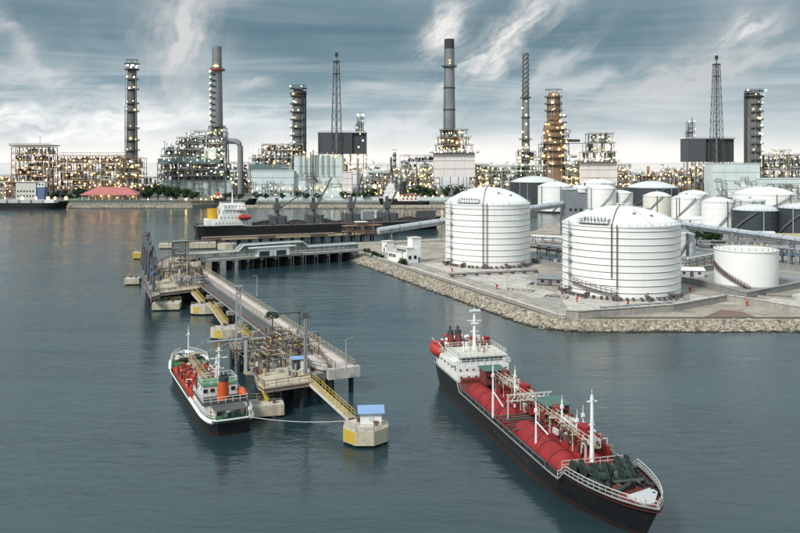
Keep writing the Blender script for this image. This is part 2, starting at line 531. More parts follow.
# peninsula: yard outline (inner edge of the rock slope)
A = Vector((-24, 362)); B = Vector((38, 209)); 
din = Vector((.925, .38))
yard = [(-18.5, 365), (36, 230), (41, 219), (48, 215.5), (600, 215.5), (600, 900), (178, 900), (172, 690), (76, 474), (22, 440), (-22, 418)]
q = MB(); q.prism(yard, -3, ZL); struct(q.build('peninsula_yard', 'soil'))
# rock slope bed
wl = [(-26, 364), (29, 229), (36.5, 213), (48, 208.5), (600, 208.5)]
up = [(-19, 366), (35.6, 230.5), (40.8, 219.5), (48, 216), (600, 216)]
q = MB()
for i in range(4):
    q.add([(wl[i][0], wl[i][1], -.4), (wl[i + 1][0], wl[i + 1][1], -.4), (up[i + 1][0], up[i + 1][1], 1.75), (up[i][0], up[i][1], 1.75)], [(0, 1, 2, 3)])
struct(q.build('rock_slope_bed', 'moss'))
# loose stones of the revetment
rnd = random.Random(3)
q = MB()


def stone(q, c, r, rnd):
    a = rnd.random() * PI; ca, sa = math.cos(a), math.sin(a)
    P = []
    sx, sy, sz = r * rnd.uniform(.8, 1.3), r * rnd.uniform(.7, 1.1), r * rnd.uniform(.5, .9)
    for (x, y, z) in ((-1, -1, -1), (1, -1, -1), (1, 1, -1), (-1, 1, -1), (-.7, -.7, 1), (.7, -.7, 1), (.7, .7, 1), (-.7, .7, 1)):
        x *= sx * rnd.uniform(.7, 1.2); y *= sy * rnd.uniform(.7, 1.2); z *= sz * rnd.uniform(.7, 1.2)
        P.append((c[0] + x * ca - y * sa, c[1] + x * sa + y * ca, c[2] + z))
    q.add(P, [(3, 2, 1, 0), (4, 5, 6, 7), (0, 1, 5, 4), (1, 2, 6, 5), (2, 3, 7, 6), (3, 0, 4, 7)])


segs = []
for i in range(4):
    w0, w1, u0, u1 = Vector(wl[i]), Vector(wl[i + 1]), Vector(up[i]), Vector(up[i + 1])
    if i == 3: w1 = w0 + (w1 - w0) * .27; u1 = u0 + (u1 - u0) * .27
    segs.append((w0, w1, u0, u1, (w1 - w0).length))
for (w0, w1, u0, u1, L) in segs:
    for k in range(int(L * 42)):
        a, e = rnd.random(), rnd.random() ** .9
        p = w0.lerp(w1, a).lerp(u0.lerp(u1, a), e)
        stone(q, (p.x, p.y, -.35 + 2.1 * e + rnd.uniform(-.1, .18)), rnd.choice((.16, .2, .25, .3, .36, .5)) * rnd.uniform(.8, 1.2), rnd)
o = q.build('revetment_stones', 'rock'); o['kind'] = 'stuff'
tag(o, 'pale rubble stones of the slope along the water edge', 'stones')
# mossy shoulder, concrete edge path
q = MB()
sh = [(-18.4, 366.4), (36.2, 231), (41.4, 220.2), (48.4, 216.8), (600, 216.8)]
for i in range(4):
    a, b_ = Vector(sh[i]), Vector(sh[i + 1]); n_ = Vector(((b_ - a).y, -(b_ - a).x)).normalized() * -2.3
    q.add([(a.x, a.y, ZL + .012), (b_.x, b_.y, ZL + .012), (b_.x + n_.x, b_.y + n_.y, ZL + .012), (a.x + n_.x, a.y + n_.y, ZL + .012)], [(0, 1, 2, 3)])
struct(q.build('mossy_verge', 'moss'))


def strip(name, pts, width, z, m, side=0):
    q = MB()
    pts = [Vector(p[:2]) for p in pts]
    L, Rr = [], []
    for i, p in enumerate(pts):
        d = (pts[min(i + 1, len(pts) - 1)] - pts[max(i - 1, 0)]).normalized()
        n_ = Vector((-d.y, d.x)) * width / 2
        L.append(p + n_); Rr.append(p - n_)
    for i in range(len(pts) - 1):
        q.add([(*L[i], z), (*Rr[i], z), (*Rr[i + 1], z), (*L[i + 1], z)], [(0, 1, 2, 3)])
    return struct(q.build(name, m))


def wall(name, label, pts, h, th, m='conc_grey', z0=ZL, top=None, cat='wall'):
    """low concrete bund wall following a polyline, with its own coping"""
    t_ = thing(name, label, cat, (pts[0][0], pts[0][1], z0))
    ox, oy = pts[0][0], pts[0][1]
    for a, b_ in zip(pts[:-1], pts[1:]):
        a = Vector((a[0] - ox, a[1] - oy)); b_ = Vector((b_[0] - ox, b_[1] - oy)); d = b_ - a
        n_ = max(1, round(d.length / 6.0)); rz = math.atan2(d.y, d.x)
        for i in range(n_):
            c_ = a.lerp(b_, (i + .5) / n_)
            MB().box((0, 0, h / 2), (d.length / n_ - .05, th, h)).build('wall_panel', m, t_, loc=(c_.x, c_.y, 0)).rotation_euler.z = rz
        if top:
            c_ = (a + b_) / 2
            MB().box((0, 0, 0), (d.length + th * .5, th * 1.7, .16)).build('coping', top, t_, loc=(c_.x, c_.y, h + .081)).rotation_euler.z = rz
    return t_


def ZP(x, y, z=ZL):
    p = PX(x, y, z); return (p.x, p.y)


strip('quay_path', [ZP(380, 258), ZP(420, 270), ZP(470, 287), ZP(520, 303), ZP(566, 317)], 3.6, ZL + .03, 'concrete')
q = MB(); q.prism([ZP(400, 262), ZP(448, 275), ZP(500, 291), ZP(560, 308), ZP(562, 291), ZP(534, 279), ZP(536, 268), ZP(440, 262)], ZL - .2, ZL + .02)
struct(q.build('concrete_apron', 'conc_dirty'))
q = MB(); q.prism([ZP(556, 316), ZP(579, 319), ZP(673, 311), ZP(682, 303), ZP(690, 290), ZP(672, 286), ZP(556, 288)], ZL - .2, ZL + .016)
struct(q.build('tank_apron', 'conc_dirty'))
SLAB = MB().b2(-2.95, 2.95, -2.95, 2.95, 0, .07).mesh('slab', 'concrete')


def slabs(parent, poly, ang, step=6.0):
    cx, cy = sum(p[0] for p in poly) / len(poly), sum(p[1] for p in poly) / len(poly)
    def inside(x, y):
        k = False
        for i in range(len(poly)):
            (x1, y1), (x2, y2) = poly[i], poly[i - 1]
            if (y1 > y) != (y2 > y) and x < (x2 - x1) * (y - y1) / (y2 - y1) + x1: k = not k
        return k
    ca, sa = math.cos(ang), math.sin(ang)
    for i in range(-14, 15):
        for j in range(-14, 15):
            x, y = cx + (i * ca - j * sa) * step, cy + (i * sa + j * ca) * step
            if all(inside(x + (a * ca - e * sa) * 2.9, y + (a * sa + e * ca) * 2.9) for a in (-1, 1) for e in (-1, 1)): inst('slab', SLAB, parent, (x, y, ZL + .022), (0, 0, ang))


slabs(bpy.data.objects['concrete_apron'], [ZP(400, 262), ZP(448, 275), ZP(500, 291), ZP(560, 308), ZP(562, 291), ZP(534, 279), ZP(536, 268), ZP(440, 262)], R(-68))
slabs(bpy.data.objects['tank_apron'], [ZP(556, 316), ZP(579, 319), ZP(673, 311), ZP(682, 303), ZP(690, 290), ZP(672, 286), ZP(556, 288)], R(-5))
q = MB(); q.prism([ZP(690, 294), ZP(746, 303), ZP(806, 292), ZP(806, 313), ZP(748, 304.5), ZP(690, 303)], ZL - .2, ZL + .022)
struct(q.build('crossing_pavement', 'concrete'))
q = MB(); q.prism([ZP(704, 317), ZP(721, 309.5), ZP(744, 312), ZP(756, 317)], ZL - .2, ZL + .008)
struct(q.build('rusty_ground', 'red_soil'))
wall('quay_wall', 'low pale concrete wall along the rock slope left of the tanks', [ZP(372, 257.5), ZP(440, 279.5), ZP(500, 299), ZP(558, 318), ZP(566, 319)], .9, .5, 'conc_dirty', ZL, 'concrete')
wall('bund_wall', 'zigzag pale concrete bund wall facing the water below the banded tanks', [ZP(566, 317.5), ZP(579, 318.5), ZP(673, 311.5), ZP(726, 301.5), ZP(746, 304.5), ZP(806, 315)], 2.0, .6, 'conc_dirty', ZL, 'concrete')
wall('bund_wall', 'grey concrete bund wall in front of the small plain white tank', [ZP(682, 283), ZP(700, 286), ZP(746, 299), ZP(806, 287)], 2.0, .5, 'conc_grey', ZL, 'conc_dirty')
wall('bund_wall', 'grey concrete bund wall behind the small plain white tank', [ZP(682, 275), ZP(714, 270), ZP(775, 268), ZP(806, 272)], 2.0, .5, 'conc_grey', ZL, 'conc_dirty')
wall('bund_wall', 'grey concrete bund wall between the two banded tanks', [ZP(532, 262), ZP(560, 268), ZP(585, 272)], 1.6, .5, 'conc_grey', ZL, 'conc_dirty')
q = MB(); q.prism([ZP(534, 263), ZP(604, 268), ZP(690, 262), ZP(806, 262), ZP(806, 222), ZP(612, 222), ZP(604, 240), ZP(540, 245)], ZL - .2, ZL + .006)
struct(q.build('service_yard', 'conc_grey'))
q = MB(); q.prism([ZP(688, 281), ZP(746, 296), ZP(804, 284), ZP(800, 274), ZP(770, 270), ZP(716, 272)], ZL - .2, ZL + .014)
struct(q.build('bund_floor', 'conc_grey'))

# far bank
land = [(-1500, 752), (-196, 752), (-150, 800), (172.5, 800), (178, 899.9), (600.1, 899.9), (600.1, 300), (1500, 300), (1500, 1120), (-1500, 1120)]
q = MB(); q.prism(land, -3, ZB); struct(q.build('far_bank', 'bank_soil'))
# breakwater in front of the inlet
q = MB()
bw = [(-168, 744), (168, 744), (174, 752), (176, 764), (-158, 764), (-170, 756)]
q.prism(bw, -2, 1.0); q.prism([(-164, 747), (167, 747), (171, 752), (172, 761), (-156, 761), (-165, 756)], .9, 2.2)
struct(q.build('breakwater', 'beige_bank'))
q = MB()
rnd = random.Random(5)
for i in range(2600):
    x = rnd.uniform(-170, 172); e = rnd.random()
    stone(q, (x, 742 + 5 * e, -.2 + 2.3 * e), rnd.uniform(.4, .9), rnd)
for i in range(3000):
    x = rnd.uniform(-470, -195); e = rnd.random()
    stone(q, (x, 748.5 + 4 * e, -.2 + 2.9 * e), rnd.uniform(.4, .9), rnd)
o = q.build('bank_stones', 'rock'); o['kind'] = 'stuff'; tag(o, 'beige stones along the far bank across the water', 'stones')


# ================================================================== TANKS
def dome_prof(r, h, rise, n=10):
    rs = (r * r + rise * rise) / (2 * rise)
    return [(max(.01, rs * math.sin(a)), h + rise - (rs - rs * math.cos(a))) for a in [math.asin(min(1, r / rs)) * (1 - i / n) for i in range(n + 1)]]


def tank(label, loc, r, h, rise, wallm='tank_white', roofm='tank_roof', group=None, seg=48, seams=0):
    t_ = thing('storage_tank', label, 'tank', loc, 0, group)
    MB().lathe([(r, -.3), (r, h)], seg).build('shell', wallm, t_, True)
    MB().lathe(dome_prof(r + .15, h - .05, rise), seg).build('roof', roofm, t_, True)
    MB().lathe([(r - .1, h - .35), (r + .28, h - .35), (r + .28, h + .06), (r - .1, h + .06)], seg).build('rim', wallm, t_)
    return t_


def big_tank(label, x, yb, hw, htop, rise, nr, ladder_a, low_stair):
    p = PX(x, yb, ZL)
    s = p.y / F
    r = hw * s; h = htop * s
    t_ = tank(label, p, r, h, rise, seg=72)
    MB().lathe([(r + .9, -.02), (r + .9, .55), (r + .05, .75)], 72).build('ring_foundation', 'conc_dirty', t_)
    for i in range(nr):
        z = h * (.93 - i * (.93 - .10) / (nr - 1)) if nr > 1 else h
        MB().lathe([(r - .05, -.11), (r + .13, -.11), (r + .13, .07), (r - .05, .07)], 72).build('wind_girder', 'brown', t_, loc=(0, 0, z))
        MB().lathe([(r + .135, .06), (r + .135, .10), (r - .02, .14)], 72).build('girder_top', 'tank_white', t_, loc=(0, 0, z))
    facing = math.atan2(-p.y, -p.x)
    fa = facing + ladder_a

    def pol(a, rr, z): return Vector((math.cos(a) * rr, math.sin(a) * rr, z))
    # twin riser pipes
    for da in (0, .085):
        z0 = (.16 if da else .30) * h if low_stair else .02 * h
        MB().cyl(pol(fa + da, r + .62, z0), pol(fa + da, r + .62, h + .6), .16, 8).build('riser_pipe', 'brown', t_)
    # ring of roof manhole and roof pipe
    q = MB(); pts = []
    for k in range(9):
        prof = dome_prof(r + .3, h, rise + .2, 8)
        pts.append(pol(fa, prof[k][0], prof[k][1] + .1))
    MB().tube(pts, .14, 6).build('roof_pipe', 'brown', t_)
    for da, k in ((.5, 4), (-1.1, 5), (.9, 3), (2.2, 5)):
        pr = dome_prof(r, h, rise, 10)[k]
        MB().cyl(pol(fa + da, pr[0], pr[1] - .2), pol(fa + da, pr[0], pr[1] + .5), .55, 10).build('roof_hatch', 'steel', t_)
    MB().cyl((0, 0, h + rise - .2), (0, 0, h + rise + .6), 1.3, 14).cyl((0, 0, h + rise + .6), (0, 0, h + rise + .75), 1.6, 14).build('centre_vent', 'offwhite', t_, True)
    # roof edge platform with railing
    q = MB()
    a0 = facing - .75
    q.lathe([(r - 5.5, h + .55), (r + .3, h + .55), (r + .3, h + .7), (r - 5.5, h + .7)], 10, a0=a0, a1=a0 + .55)
    q.build('roof_platform', 'steel', t_)
    q = MB()
    ring = [pol(a0 + .55 * i / 8, r + .25, h + .7) for i in range(9)]
    q.rail(ring, 1.3, 1.0, .12); q.rail([pol(a0 + .55, r + .2, h + .7), pol(a0 + .55, r - 5.4, h + .7)], 1.3, 1.0, .12)
    q.rail([pol(a0, r - 5.4 + 1 * i, h + .7) for i in range(6)], 1.3, 1.0, .12)
    for i in range(7): q.cyl(pol(a0 + .05 + .07 * i, r - 2, h + .6), pol(a0 + .05 + .07 * i, r - 2, h + 2.6), .18, 6)
    q.build('roof_railing', 'steel_dark', t_)
    # full roof edge handrail
    q = MB()
    q.rail([pol(2 * PI * i / 48, r + .2, h) for i in range(48)], 1.0, 3, .07, True, True)
    q.build('edge_railing', 'steel_light', t_)
    # ladder at the left shoulder
    q = MB(); la = facing - .95
    for da in (-.018, .018): q.bar(pol(la + da, r + .75, .3), pol(la + da, r + .75, h + 1.2), .14)
    for i in range(int(h / .8)): q.bar(pol(la - .018, r + .75, .5 + i * .8), pol(la + .018, r + .75, .5 + i * .8), .1)
    for i in range(5): q.lathe([(r + .45, 0), (r + 1.7, 0), (r + 1.7, .12), (r + .45, .12)], 3, (0, 0, h * (.12 + .19 * i)), la - .04, la + .05)
    q.build('caged_ladder', 'steel', t_)
    if low_stair:   # low walkway with railing round the left front
        q = MB(); aa, bb = fa - .75, fa + .085
        pts = [pol(aa + (bb - aa) * i / 10, r + 1.0, h * (.20 - .12 * i / 10)) for i in range(11)]
        for p0, p1 in zip(pts[:-1], pts[1:]): q.bar(p0, p1, 1.0, .12)
        q.rail(pts, h * .075, 1.6, .12)
        q.build('shell_walkway', 'brown', t_)
    # nozzles, valves at the base
    q = MB()
    for i in range(26):
        a = facing + -1.3 + i * .1 + random.uniform(-.03, .03)
        q = MB(); q.cyl(pol(a, r, .9), pol(a, r + 1.6, .9), .18, 6); q.box(pol(a, r + 1.5, .8), (.5, .5, .9))
        q.build('anchor_bracket', 'steel_dark', t_)
    for k in range(5):
        a = facing - 1.0 + k * .47
        q = MB(); q.cyl(pol(a, r, 1.6), pol(a, r + 2.6, 1.6), .35, 8); q.cyl(pol(a, r + 2.6, 1.6), pol(a, r + 2.6, .1), .35, 8)
        q.cyl(pol(a, r + 1.5, 1.6), pol(a, r + 1.5, 2.6), .12, 6); q.cyl(pol(a, r + 1.5, 2.55), pol(a, r + 1.5, 2.65), .4, 8)
        q.build('inlet_pipe', 'brown', t_)
    # inclined roof access stair on dome right
    q = MB(); prr = dome_prof(r + .2, h, rise + .15, 8); a = facing + .52
    for k in range(5): q.bar(pol(a, prr[k][0], prr[k][1] + .1), pol(a, prr[k + 1][0], prr[k + 1][1] + .1), .5, .1)
    q.build('roof_stair', 'roof_grey', t_)
    return t_


big_tank('large white banded tank with domed roof, farther and left of the two', 487.5, 263, 42, 60.5, 6.6, 10, -.10, False)
big_tank('largest white banded tank with domed roof, nearest the rock corner', 620.5, 291, 57, 69, 5.4, 10, -.14, True)

# small plain white tank with a slanting stair
p = PX(746, 284, ZL); r_, h_ = 29.7 * p.y / F, 35.5 * p.y / F
tk = tank('small plain white tank with rusty slanting stair inside grey bund walls', p, r_, h_, .7, seg=56)
fc = math.atan2(-p.y, -p.x)
q = MB(); a0, a1 = fc - 1.25, fc + .12
pts = [Vector((math.cos(a0 + (a1 - a0) * i / 16) * (r_ + .75), math.sin(a0 + (a1 - a0) * i / 16) * (r_ + .75), h_ * (.62 - .62 * i / 16))) for i in range(17)]
for a, b_ in zip(pts[:-1], pts[1:]): q.bar(a, b_, 1.2, .3)
q.rail(pts, 1.1, 1.0, .12)
q.build('spiral_stair', 'brown', tk)
q = MB(); q.rail([(math.cos(2 * PI * i / 30) * (r_ + .1), math.sin(2 * PI * i / 30) * (r_ + .1), h_) for i in range(14, 30)], 1.0, 1.6, .1)
q.build('roof_railing', 'tan_walk', tk)
q = MB()
for i in range(7):
    a = fc + 2.2 + i * .3
    MB().cyl((math.cos(a) * (r_ - 2), math.sin(a) * (r_ - 2), h_), (math.cos(a) * (r_ - 2), math.sin(a) * (r_ - 2), h_ + 1.4), .3, 8).build('vent_pipe', 'tan_walk', tk)
MB().lathe([(r_ + .5, 0), (r_ + .5, .4), (r_, .5)], 56).build('ring_foundation', 'conc_dirty', tk)


def bg_tank(label, x0, x1, rim, apex, base, wm='tank_white', rm='tank_roof', extras=True):
    p = PX((x0 + x1) / 2, base, ZL); s = p.y / F
    r = (x1 - x0) / 2 * s
    tb = base - 0.0
    h = (base - rim) * s; rise = max(.8, (rim - apex) * s)
    t_ = tank(label, p, r, h, rise, wm, rm, 'storage tanks in the farm behind', 40)
    fc = math.atan2(-p.y, -p.x)
    for k in range(random.choice((1, 2))):
        a = fc + random.uniform(-.9, .9)
        v = Vector((math.cos(a), math.sin(a), 0))
        MB().cyl(v * (r + .5) + Vector((0, 0, .2)), v * (r + .5) + Vector((0, 0, h + .8)), .28, 6).build('riser_pipe', 'steel_dark' if wm != 'tank_dark' else 'steel_light', t_)
    q = MB(); a = fc + random.uniform(-1.2, .2); n_ = 14
    pts = [Vector((math.cos(a + .09 * i) * (r + .6), math.sin(a + .09 * i) * (r + .6), h * i / n_)) for i in range(n_ + 1)]
    for a_, b_ in zip(pts[:-1], pts[1:]): q.bar(a_, b_, .9, .25)
    q.rail(pts, 1.1, 2, .12); q.build('spiral_stair', 'steel', t_)
    q = MB(); q.rail([(math.cos(2 * PI * i / 28) * (r + .15), math.sin(2 * PI * i / 28) * (r + .15), h) for i in range(28)], 1.1, 3, .1, True, True)
    q.build('edge_railing', 'steel_light', t_)
    MB().cyl((0, 0, h + rise - .3), (0, 0, h + rise + .9), r * .06 + .3, 10).build('centre_vent', 'steel', t_)
    for k in range(1, 4):
        MB().lathe([(r, 0), (r + .12, 0), (r + .12, .14), (r, .14)], 40).build('shell_seam', wm, t_, loc=(0, 0, h * k / 4))
    return t_


bg_tank('dark slate tank with grey domed roof, leftmost in the rear farm', 510, 560, 182, 176, 203.5, 'tank_dark', 'roof_grey')
bg_tank('white tank directly in front of the leftmost dark tank', 538, 572, 186.5, 181.5, 210)
bg_tank('narrow white tank just behind the grey conveyor tower', 570, 589.5, 188.5, 185, 207)
bg_tank('tall white tank rising behind two lower white tanks near the pink reactor block', 580, 615, 183, 179, 203)
bg_tank('white tank half hidden behind the dome of the largest tank', 588, 616, 188.5, 184.5, 208.5)
bg_tank('small white tank with flat wide roof between white and dark tanks', 607.5, 632.5, 193, 190, 208)
bg_tank('dark slate tank with pale domed roof above the cream tank', 627, 677, 187.5, 181, 205, 'tank_dark', 'roof_grey')
bg_tank('cream coloured tank standing before the dark domed tank', 643.5, 671, 196, 191.5, 215, 'tank_cream')
bg_tank('white tank with low cone roof right of the cream tank', 672, 701, 198, 194, 218)
bg_tank('white tank showing only its roof behind the row right of the cream tank', 679, 709, 194, 190, 207)
bg_tank('white tank right of the cream tank, nearest the conveyor tube', 702.5, 733.5, 201.5, 197, 226)
bg_tank('very wide white tank with low dome below the pale aqua blocks', 735, 794, 194, 186.5, 212)
bg_tank('low pale tank tucked before the very wide white tank', 736, 764, 201, 198, 216, 'tank_grey', 'roof_grey')
bg_tank('dark slate tank with light roof in the front row of the right farm', 733, 779.5, 210, 204, 234, 'tank_dark', 'roof_grey')
bg_tank('dark slate tank cut off by the right edge of the photo', 780, 832, 208, 202.5, 236, 'tank_dark', 'roof_grey')
bg_tank('little grey cylinder tank beside the largest banded tank', 677.5, 694.5, 234, 231.5, 258, 'tank_grey', 'roof_grey')


# ================================================================== CONVEYOR
def tube_gallery(name, label, a, b_, r, sup):
    t_ = thing(name, label, 'conveyor', (a.x, a.y, 0))
    o = Vector((a.x, a.y, 0)); a, b_ = a - o, b_ - o
    d = b_ - a; n_ = max(2, round(d.length / 12))
    for i in range(n_):
        p0, p1 = a.lerp(b_, i / n_), a.lerp(b_, (i + 1) / n_)
        MB().cyl(p0, p1 - d.normalized() * .12, r, 18, cap=True).build('tube_section', 'conveyor', t_, True)
        MB().cyl(p1 - d.normalized() * .2, p1 + d.normalized() * .1, r + .16, 18).build('flange', 'steel', t_)
    sd = Vector((-d.y, d.x, 0)).normalized()
    for f, zg in sup:
        p0 = a.lerp(b_, f)
        q = MB()
        for s_ in (-1, 1):
            q.bar(p0 + sd * s_ * 1.0 + Vector((0, 0, -r * .6)), Vector((p0.x, p0.y, zg)) + sd * s_ * 2.2, .4)
        for k in range(1, 4):
            zz = zg + (p0.z - zg) * k / 4
            w_ = 2.2 - 1.2 * k / 4
            q.bar(Vector((p0.x, p0.y, zz)) - sd * w_, Vector((p0.x, p0.y, zz)) + sd * w_, .25)
        q.box((p0.x, p0.y, p0.z - r * .4), (1.6, 2 * r + .8, r), math.atan2(d.y, d.x))
        q.build('support_trestle', 'steel', t_)
    q = MB()
    q.rail([a.lerp(b_, i / 20) + Vector((0, 0, r * .2)) - sd * (r + .5) for i in range(21)], 1.1, 4, .1)
    for i in range(20): q.bar(a.lerp(b_, i / 20) - sd * (r + .5) + Vector((0, 0, r * .2)), a.lerp(b_, (i + 1) / 20) - sd * (r + .5) + Vector((0, 0, r * .2)), .8, .08)
    q.build('side_walkway', 'steel_light', t_)
    return t_


TW = PX(572, 236, ZL)
ca_ = PX(378, 231, 9.0); cb_ = Vector((TW.x - 3.5, TW.y - .3, H - (203.5 - YH) * TW.y / F))
tube_gallery('conveyor_tube', 'grey conveyor tube rising from the quay past the farther banded tank', ca_, cb_, 1.75, [(.06, 3.0), (.32, -1), (.5, ZL), (.72, ZL)])
cc_ = Vector((TW.x + 6.2, TW.y - 1.5, H - (211 - YH) * TW.y / F)); cd_ = PX(835, 246, 13.0)
tube_gallery('conveyor_tube', 'long grey conveyor tube descending to the right above the small plain tank', cc_, cd_, 1.6, [(.28, ZL), (.52, ZL), (.70, ZL), (.88, ZL)])
tw = thing('transfer_tower', 'grey clad transfer tower where the two conveyor tubes meet', 'tower', TW, R(8))
hT = (236 - 189.5) * TW.y / F; sT = TW.y / F
MB().b2(-9 * sT, 2.5 * sT, -5, 5, 0, hT).build('shell', 'tower_grey', tw)
MB().b2(2.5 * sT, 12 * sT, -4.9, 4.9, 5, hT - 1.6).build('annex', 'tower_grey', tw)
MB().b2(-9.4 * sT, 2.9 * sT, -5.4, 5.4, hT, hT + .5).b2(2.4 * sT + .3, 12.4 * sT, -5.3, 5.3, hT - 1.6, hT - 1.2).build('roof', 'roof_grey', tw)
for (x, z) in ((3, 6), (11, 6)): MB().b2(x * sT - .3, x * sT + .3, -4.7, -4.1, 0, 5.2).build('leg', 'steel', tw)
for k in range(3):
    MB().b2(-6 * sT + k * 3, -6 * sT + k * 3 + 1.4, -5.12, -4.9, hT * .55, hT * .55 + 1.5).build('window', 'glass', tw)
q = MB(); q.rail([(-9 * sT, -5, hT + .5), (2.5 * sT, -5, hT + .5)], 1.1, 2, .12); q.build('roof_railing', 'steel', tw)
q = MB()
for i in range(24): q.bar((-9 * sT - .6, -3, .3 + i), (-9 * sT - .6, -2, .3 + i), .12)
q.bar((-9 * sT - .6, -3, 0), (-9 * sT - .6, -3, hT), .14).bar((-9 * sT - .6, -2, 0), (-9 * sT - .6, -2, hT), .14)
q.build('ladder', 'steel', tw)

# ================================================================== QUAY OFFICE AND YARD
pb = PX(402, 261, ZL)
of = thing('quay_office', 'white flat roofed office with stair tower near the trestle landing', 'building', (pb.x, pb.y, ZL), R(-60))
MB().b2(-7, 5, -3, 3, 0, 4.2).build('lower_wall', 'white', of)
MB().b2(-1, 8, -2.4, 4.5, 0, 6.2).build('upper_wall', 'white', of)
MB().b2(3, 7, 1, 5.2, 6.25, 10.2).build('stair_tower', 'white', of)
MB().b2(-7.3, 5.3, -3.3, -2.5, 4.25, 4.6).b2(-1.3, 8.3, -2.7, .9, 6.2, 6.5).b2(2.7, 7.3, .8, 5.5, 10.2, 10.5).build('roof', 'offwhite', of)
for k in range(4): MB().b2(-6 + k * 1.6, -5 + k * 1.6, -3.08, -2.9, 1.6, 3.0).build('window', 'glass', of)
for k in range(5): MB().b2(-.4 + k * 1.6, .8 + k * 1.6, -2.72 + .24, -2.3, 4.6, 5.6).build('window', 'glass', of)
for k in range(2): MB().b2(7.9, 8.08, -1.5 + k * 2.6, -.2 + k * 2.6, 1.6, 3.1).build('window', 'glass', of)
MB().b2(8.0, 8.1, 3.2, 4.2, 0, 2.3).build('door', 'blue', of)
pb2 = PX(388, 252, ZL)
of2 = thing('quay_kiosk', 'little white kiosk with blue door left of the white quay office', 'building', (pb2.x, pb2.y, ZL), R(-60))
MB().b2(-2.2, 2.2, -2, 2, 0, 5.0).build('wall', 'white', of2); MB().b2(-2.5, 2.5, -2.3, 2.3, 5.0, 5.3).build('roof', 'offwhite', of2)
MB().b2(-.6, .6, -2.08, -1.9, 0, 2.2).build('door', 'blue', of2); MB().b2(1.0, 1.9, -2.08, -1.9, 2.6, 3.6).build('window', 'glass', of2)


def leaf_blob(q, c, rx, rz, n, size, rnd):
    """leaf faces spread through clumps inside a crown volume"""
    cl_ = [(Vector((rnd.gauss(0, .42), rnd.gauss(0, .42), rnd.gauss(0, .40))), rnd.uniform(.28, .5)) for _ in range(9)]
    for i in range(n):
        k, kr = rnd.choice(cl_)
        d = Vector((rnd.gauss(0, 1), rnd.gauss(0, 1), rnd.gauss(0, 1))).normalized() * kr * rnd.random() ** .35
        p = k + d
        p = Vector((c[0] + p.x * rx, c[1] + p.y * rx, c[2] + p.z * rz))
        a = Vector((rnd.gauss(0, 1), rnd.gauss(0, 1), rnd.gauss(0, .6))).normalized()
        e = a.cross(Vector((rnd.gauss(0, 1), rnd.gauss(0, 1), rnd.gauss(0, 1)))).normalized()
        s = size * rnd.uniform(.6, 1.3)
        q.add([p - a * s, p + e * s * .6, p + a * s, p - e * s * .6], [(0, 1, 2, 3)])


rndt = random.Random(11)
CROWN, TRUNK = [], []
for v in range(5):
    q = MB(); leaf_blob(q, (0, 0, 6.2), 4.2, 3.4, 1100, .42, rndt); CROWN.append((q.mesh('crown', 'leaf'), q.mesh('crown', 'leaf2')))
    q = MB(); q.cyl((0, 0, 0), (.2, .1, 4.5), .35, 8, .2)
    for k in range(5):
        a = rndt.random() * 6.28
        q.cyl((.15, .05, 2.6 + .4 * k), (math.cos(a) * 2, math.sin(a) * 2, 5.2 + .4 * k), .15, 6, .06)
    TRUNK.append(q.mesh('trunk', 'trunk'))


def tree(label, p, h, wid=1.0, kind=0, var=None, group='trees along the far bank', name='broadleaf_tree', cat='tree'):
    v = rndt.randrange(5) if var is None else var
    t_ = thing(name, label, cat, p, rndt.random() * 6.28, group)
    s = h / 9.2
    inst('crown', CROWN[v][kind], t_, sc=(s * wid, s * wid, s)); inst('trunk', TRUNK[v], t_, sc=(s, s, s))
    return t_


def bush(label, p, h, wid, group='bushes on the quay'):
    t_ = thing('bush', label, 'bush', p, 0, group)
    q = MB(); leaf_blob(q, (0, 0, h * .5), wid, h * .62, 700, .22 + h * .04, rndt); q.build('foliage', 'leaf', t_)
    q = MB()
    for k in range(6):
        a = k * 1.05; q.cyl((0, 0, 0), (math.cos(a) * wid * .6, math.sin(a) * wid * .6, h * .6), .08, 5, .03)
    q.build('stem', 'trunk', t_)


bush('leafy bush between the white quay office and the water', PX(402, 266, ZL), 3.4, 2.4)
bush('dark bush left of the little white kiosk', PX(374, 257.5, ZL), 2.6, 2.2)
bush('low bush right beside the trestle landing', PX(366, 252.5, ZL), 2.0, 2.0)
bush('small bush on the slope below the kiosk', PX(381, 259, ZL), 2.0, 1.8)
for i, (x, y, h) in enumerate(((697, 246, 9.5), (711, 247, 9.0))):
    tree(('bushy tree under the conveyor tube left of the plain tank', 'bushy tree under the conveyor tube just behind the plain tank')[i], PX(x, y, ZL), h, 1.5, 0, i, 'trees in the tank yard')
bush('spreading bush in front of the trees below the conveyor tube', PX(720, 247, ZL), 3.6, 4.2, 'bushes in the tank yard')


def pipe_rack(label, a, b_, width, hgt, npipe, mats, bents, name='pipe_rack', rpipe=.3):
    """steel bents carrying parallel pipes between two ground points"""
    t_ = thing(name, label, 'pipe rack', (a[0], a[1], ZL), math.atan2(b_[1] - a[1], b_[0] - a[0]))
    L = math.hypot(b_[0] - a[0], b_[1] - a[1])
    for i in range(bents):
        x = L * i / (bents - 1)
        q = MB()
        for s in (-1, 1): q.bar((x, s * width / 2, 0), (x, s * width / 2, hgt), .3)
        for z in (hgt * .55, hgt): q.bar((x, -width / 2, z), (x, width / 2, z), .3)
        q.build('bent', 'steel_dark', t_)
    for lv in (hgt * .55, hgt):
        for k in range(npipe):
            y = -width / 2 + width * (k + .5) / npipe
            r = rpipe * random.uniform(.6, 1.2)
            MB().cyl((-1, y, lv + .15 + r), (L + 1, y, lv + .15 + r), r, 8).build('pipe', random.choice(mats), t_, True)
    return t_


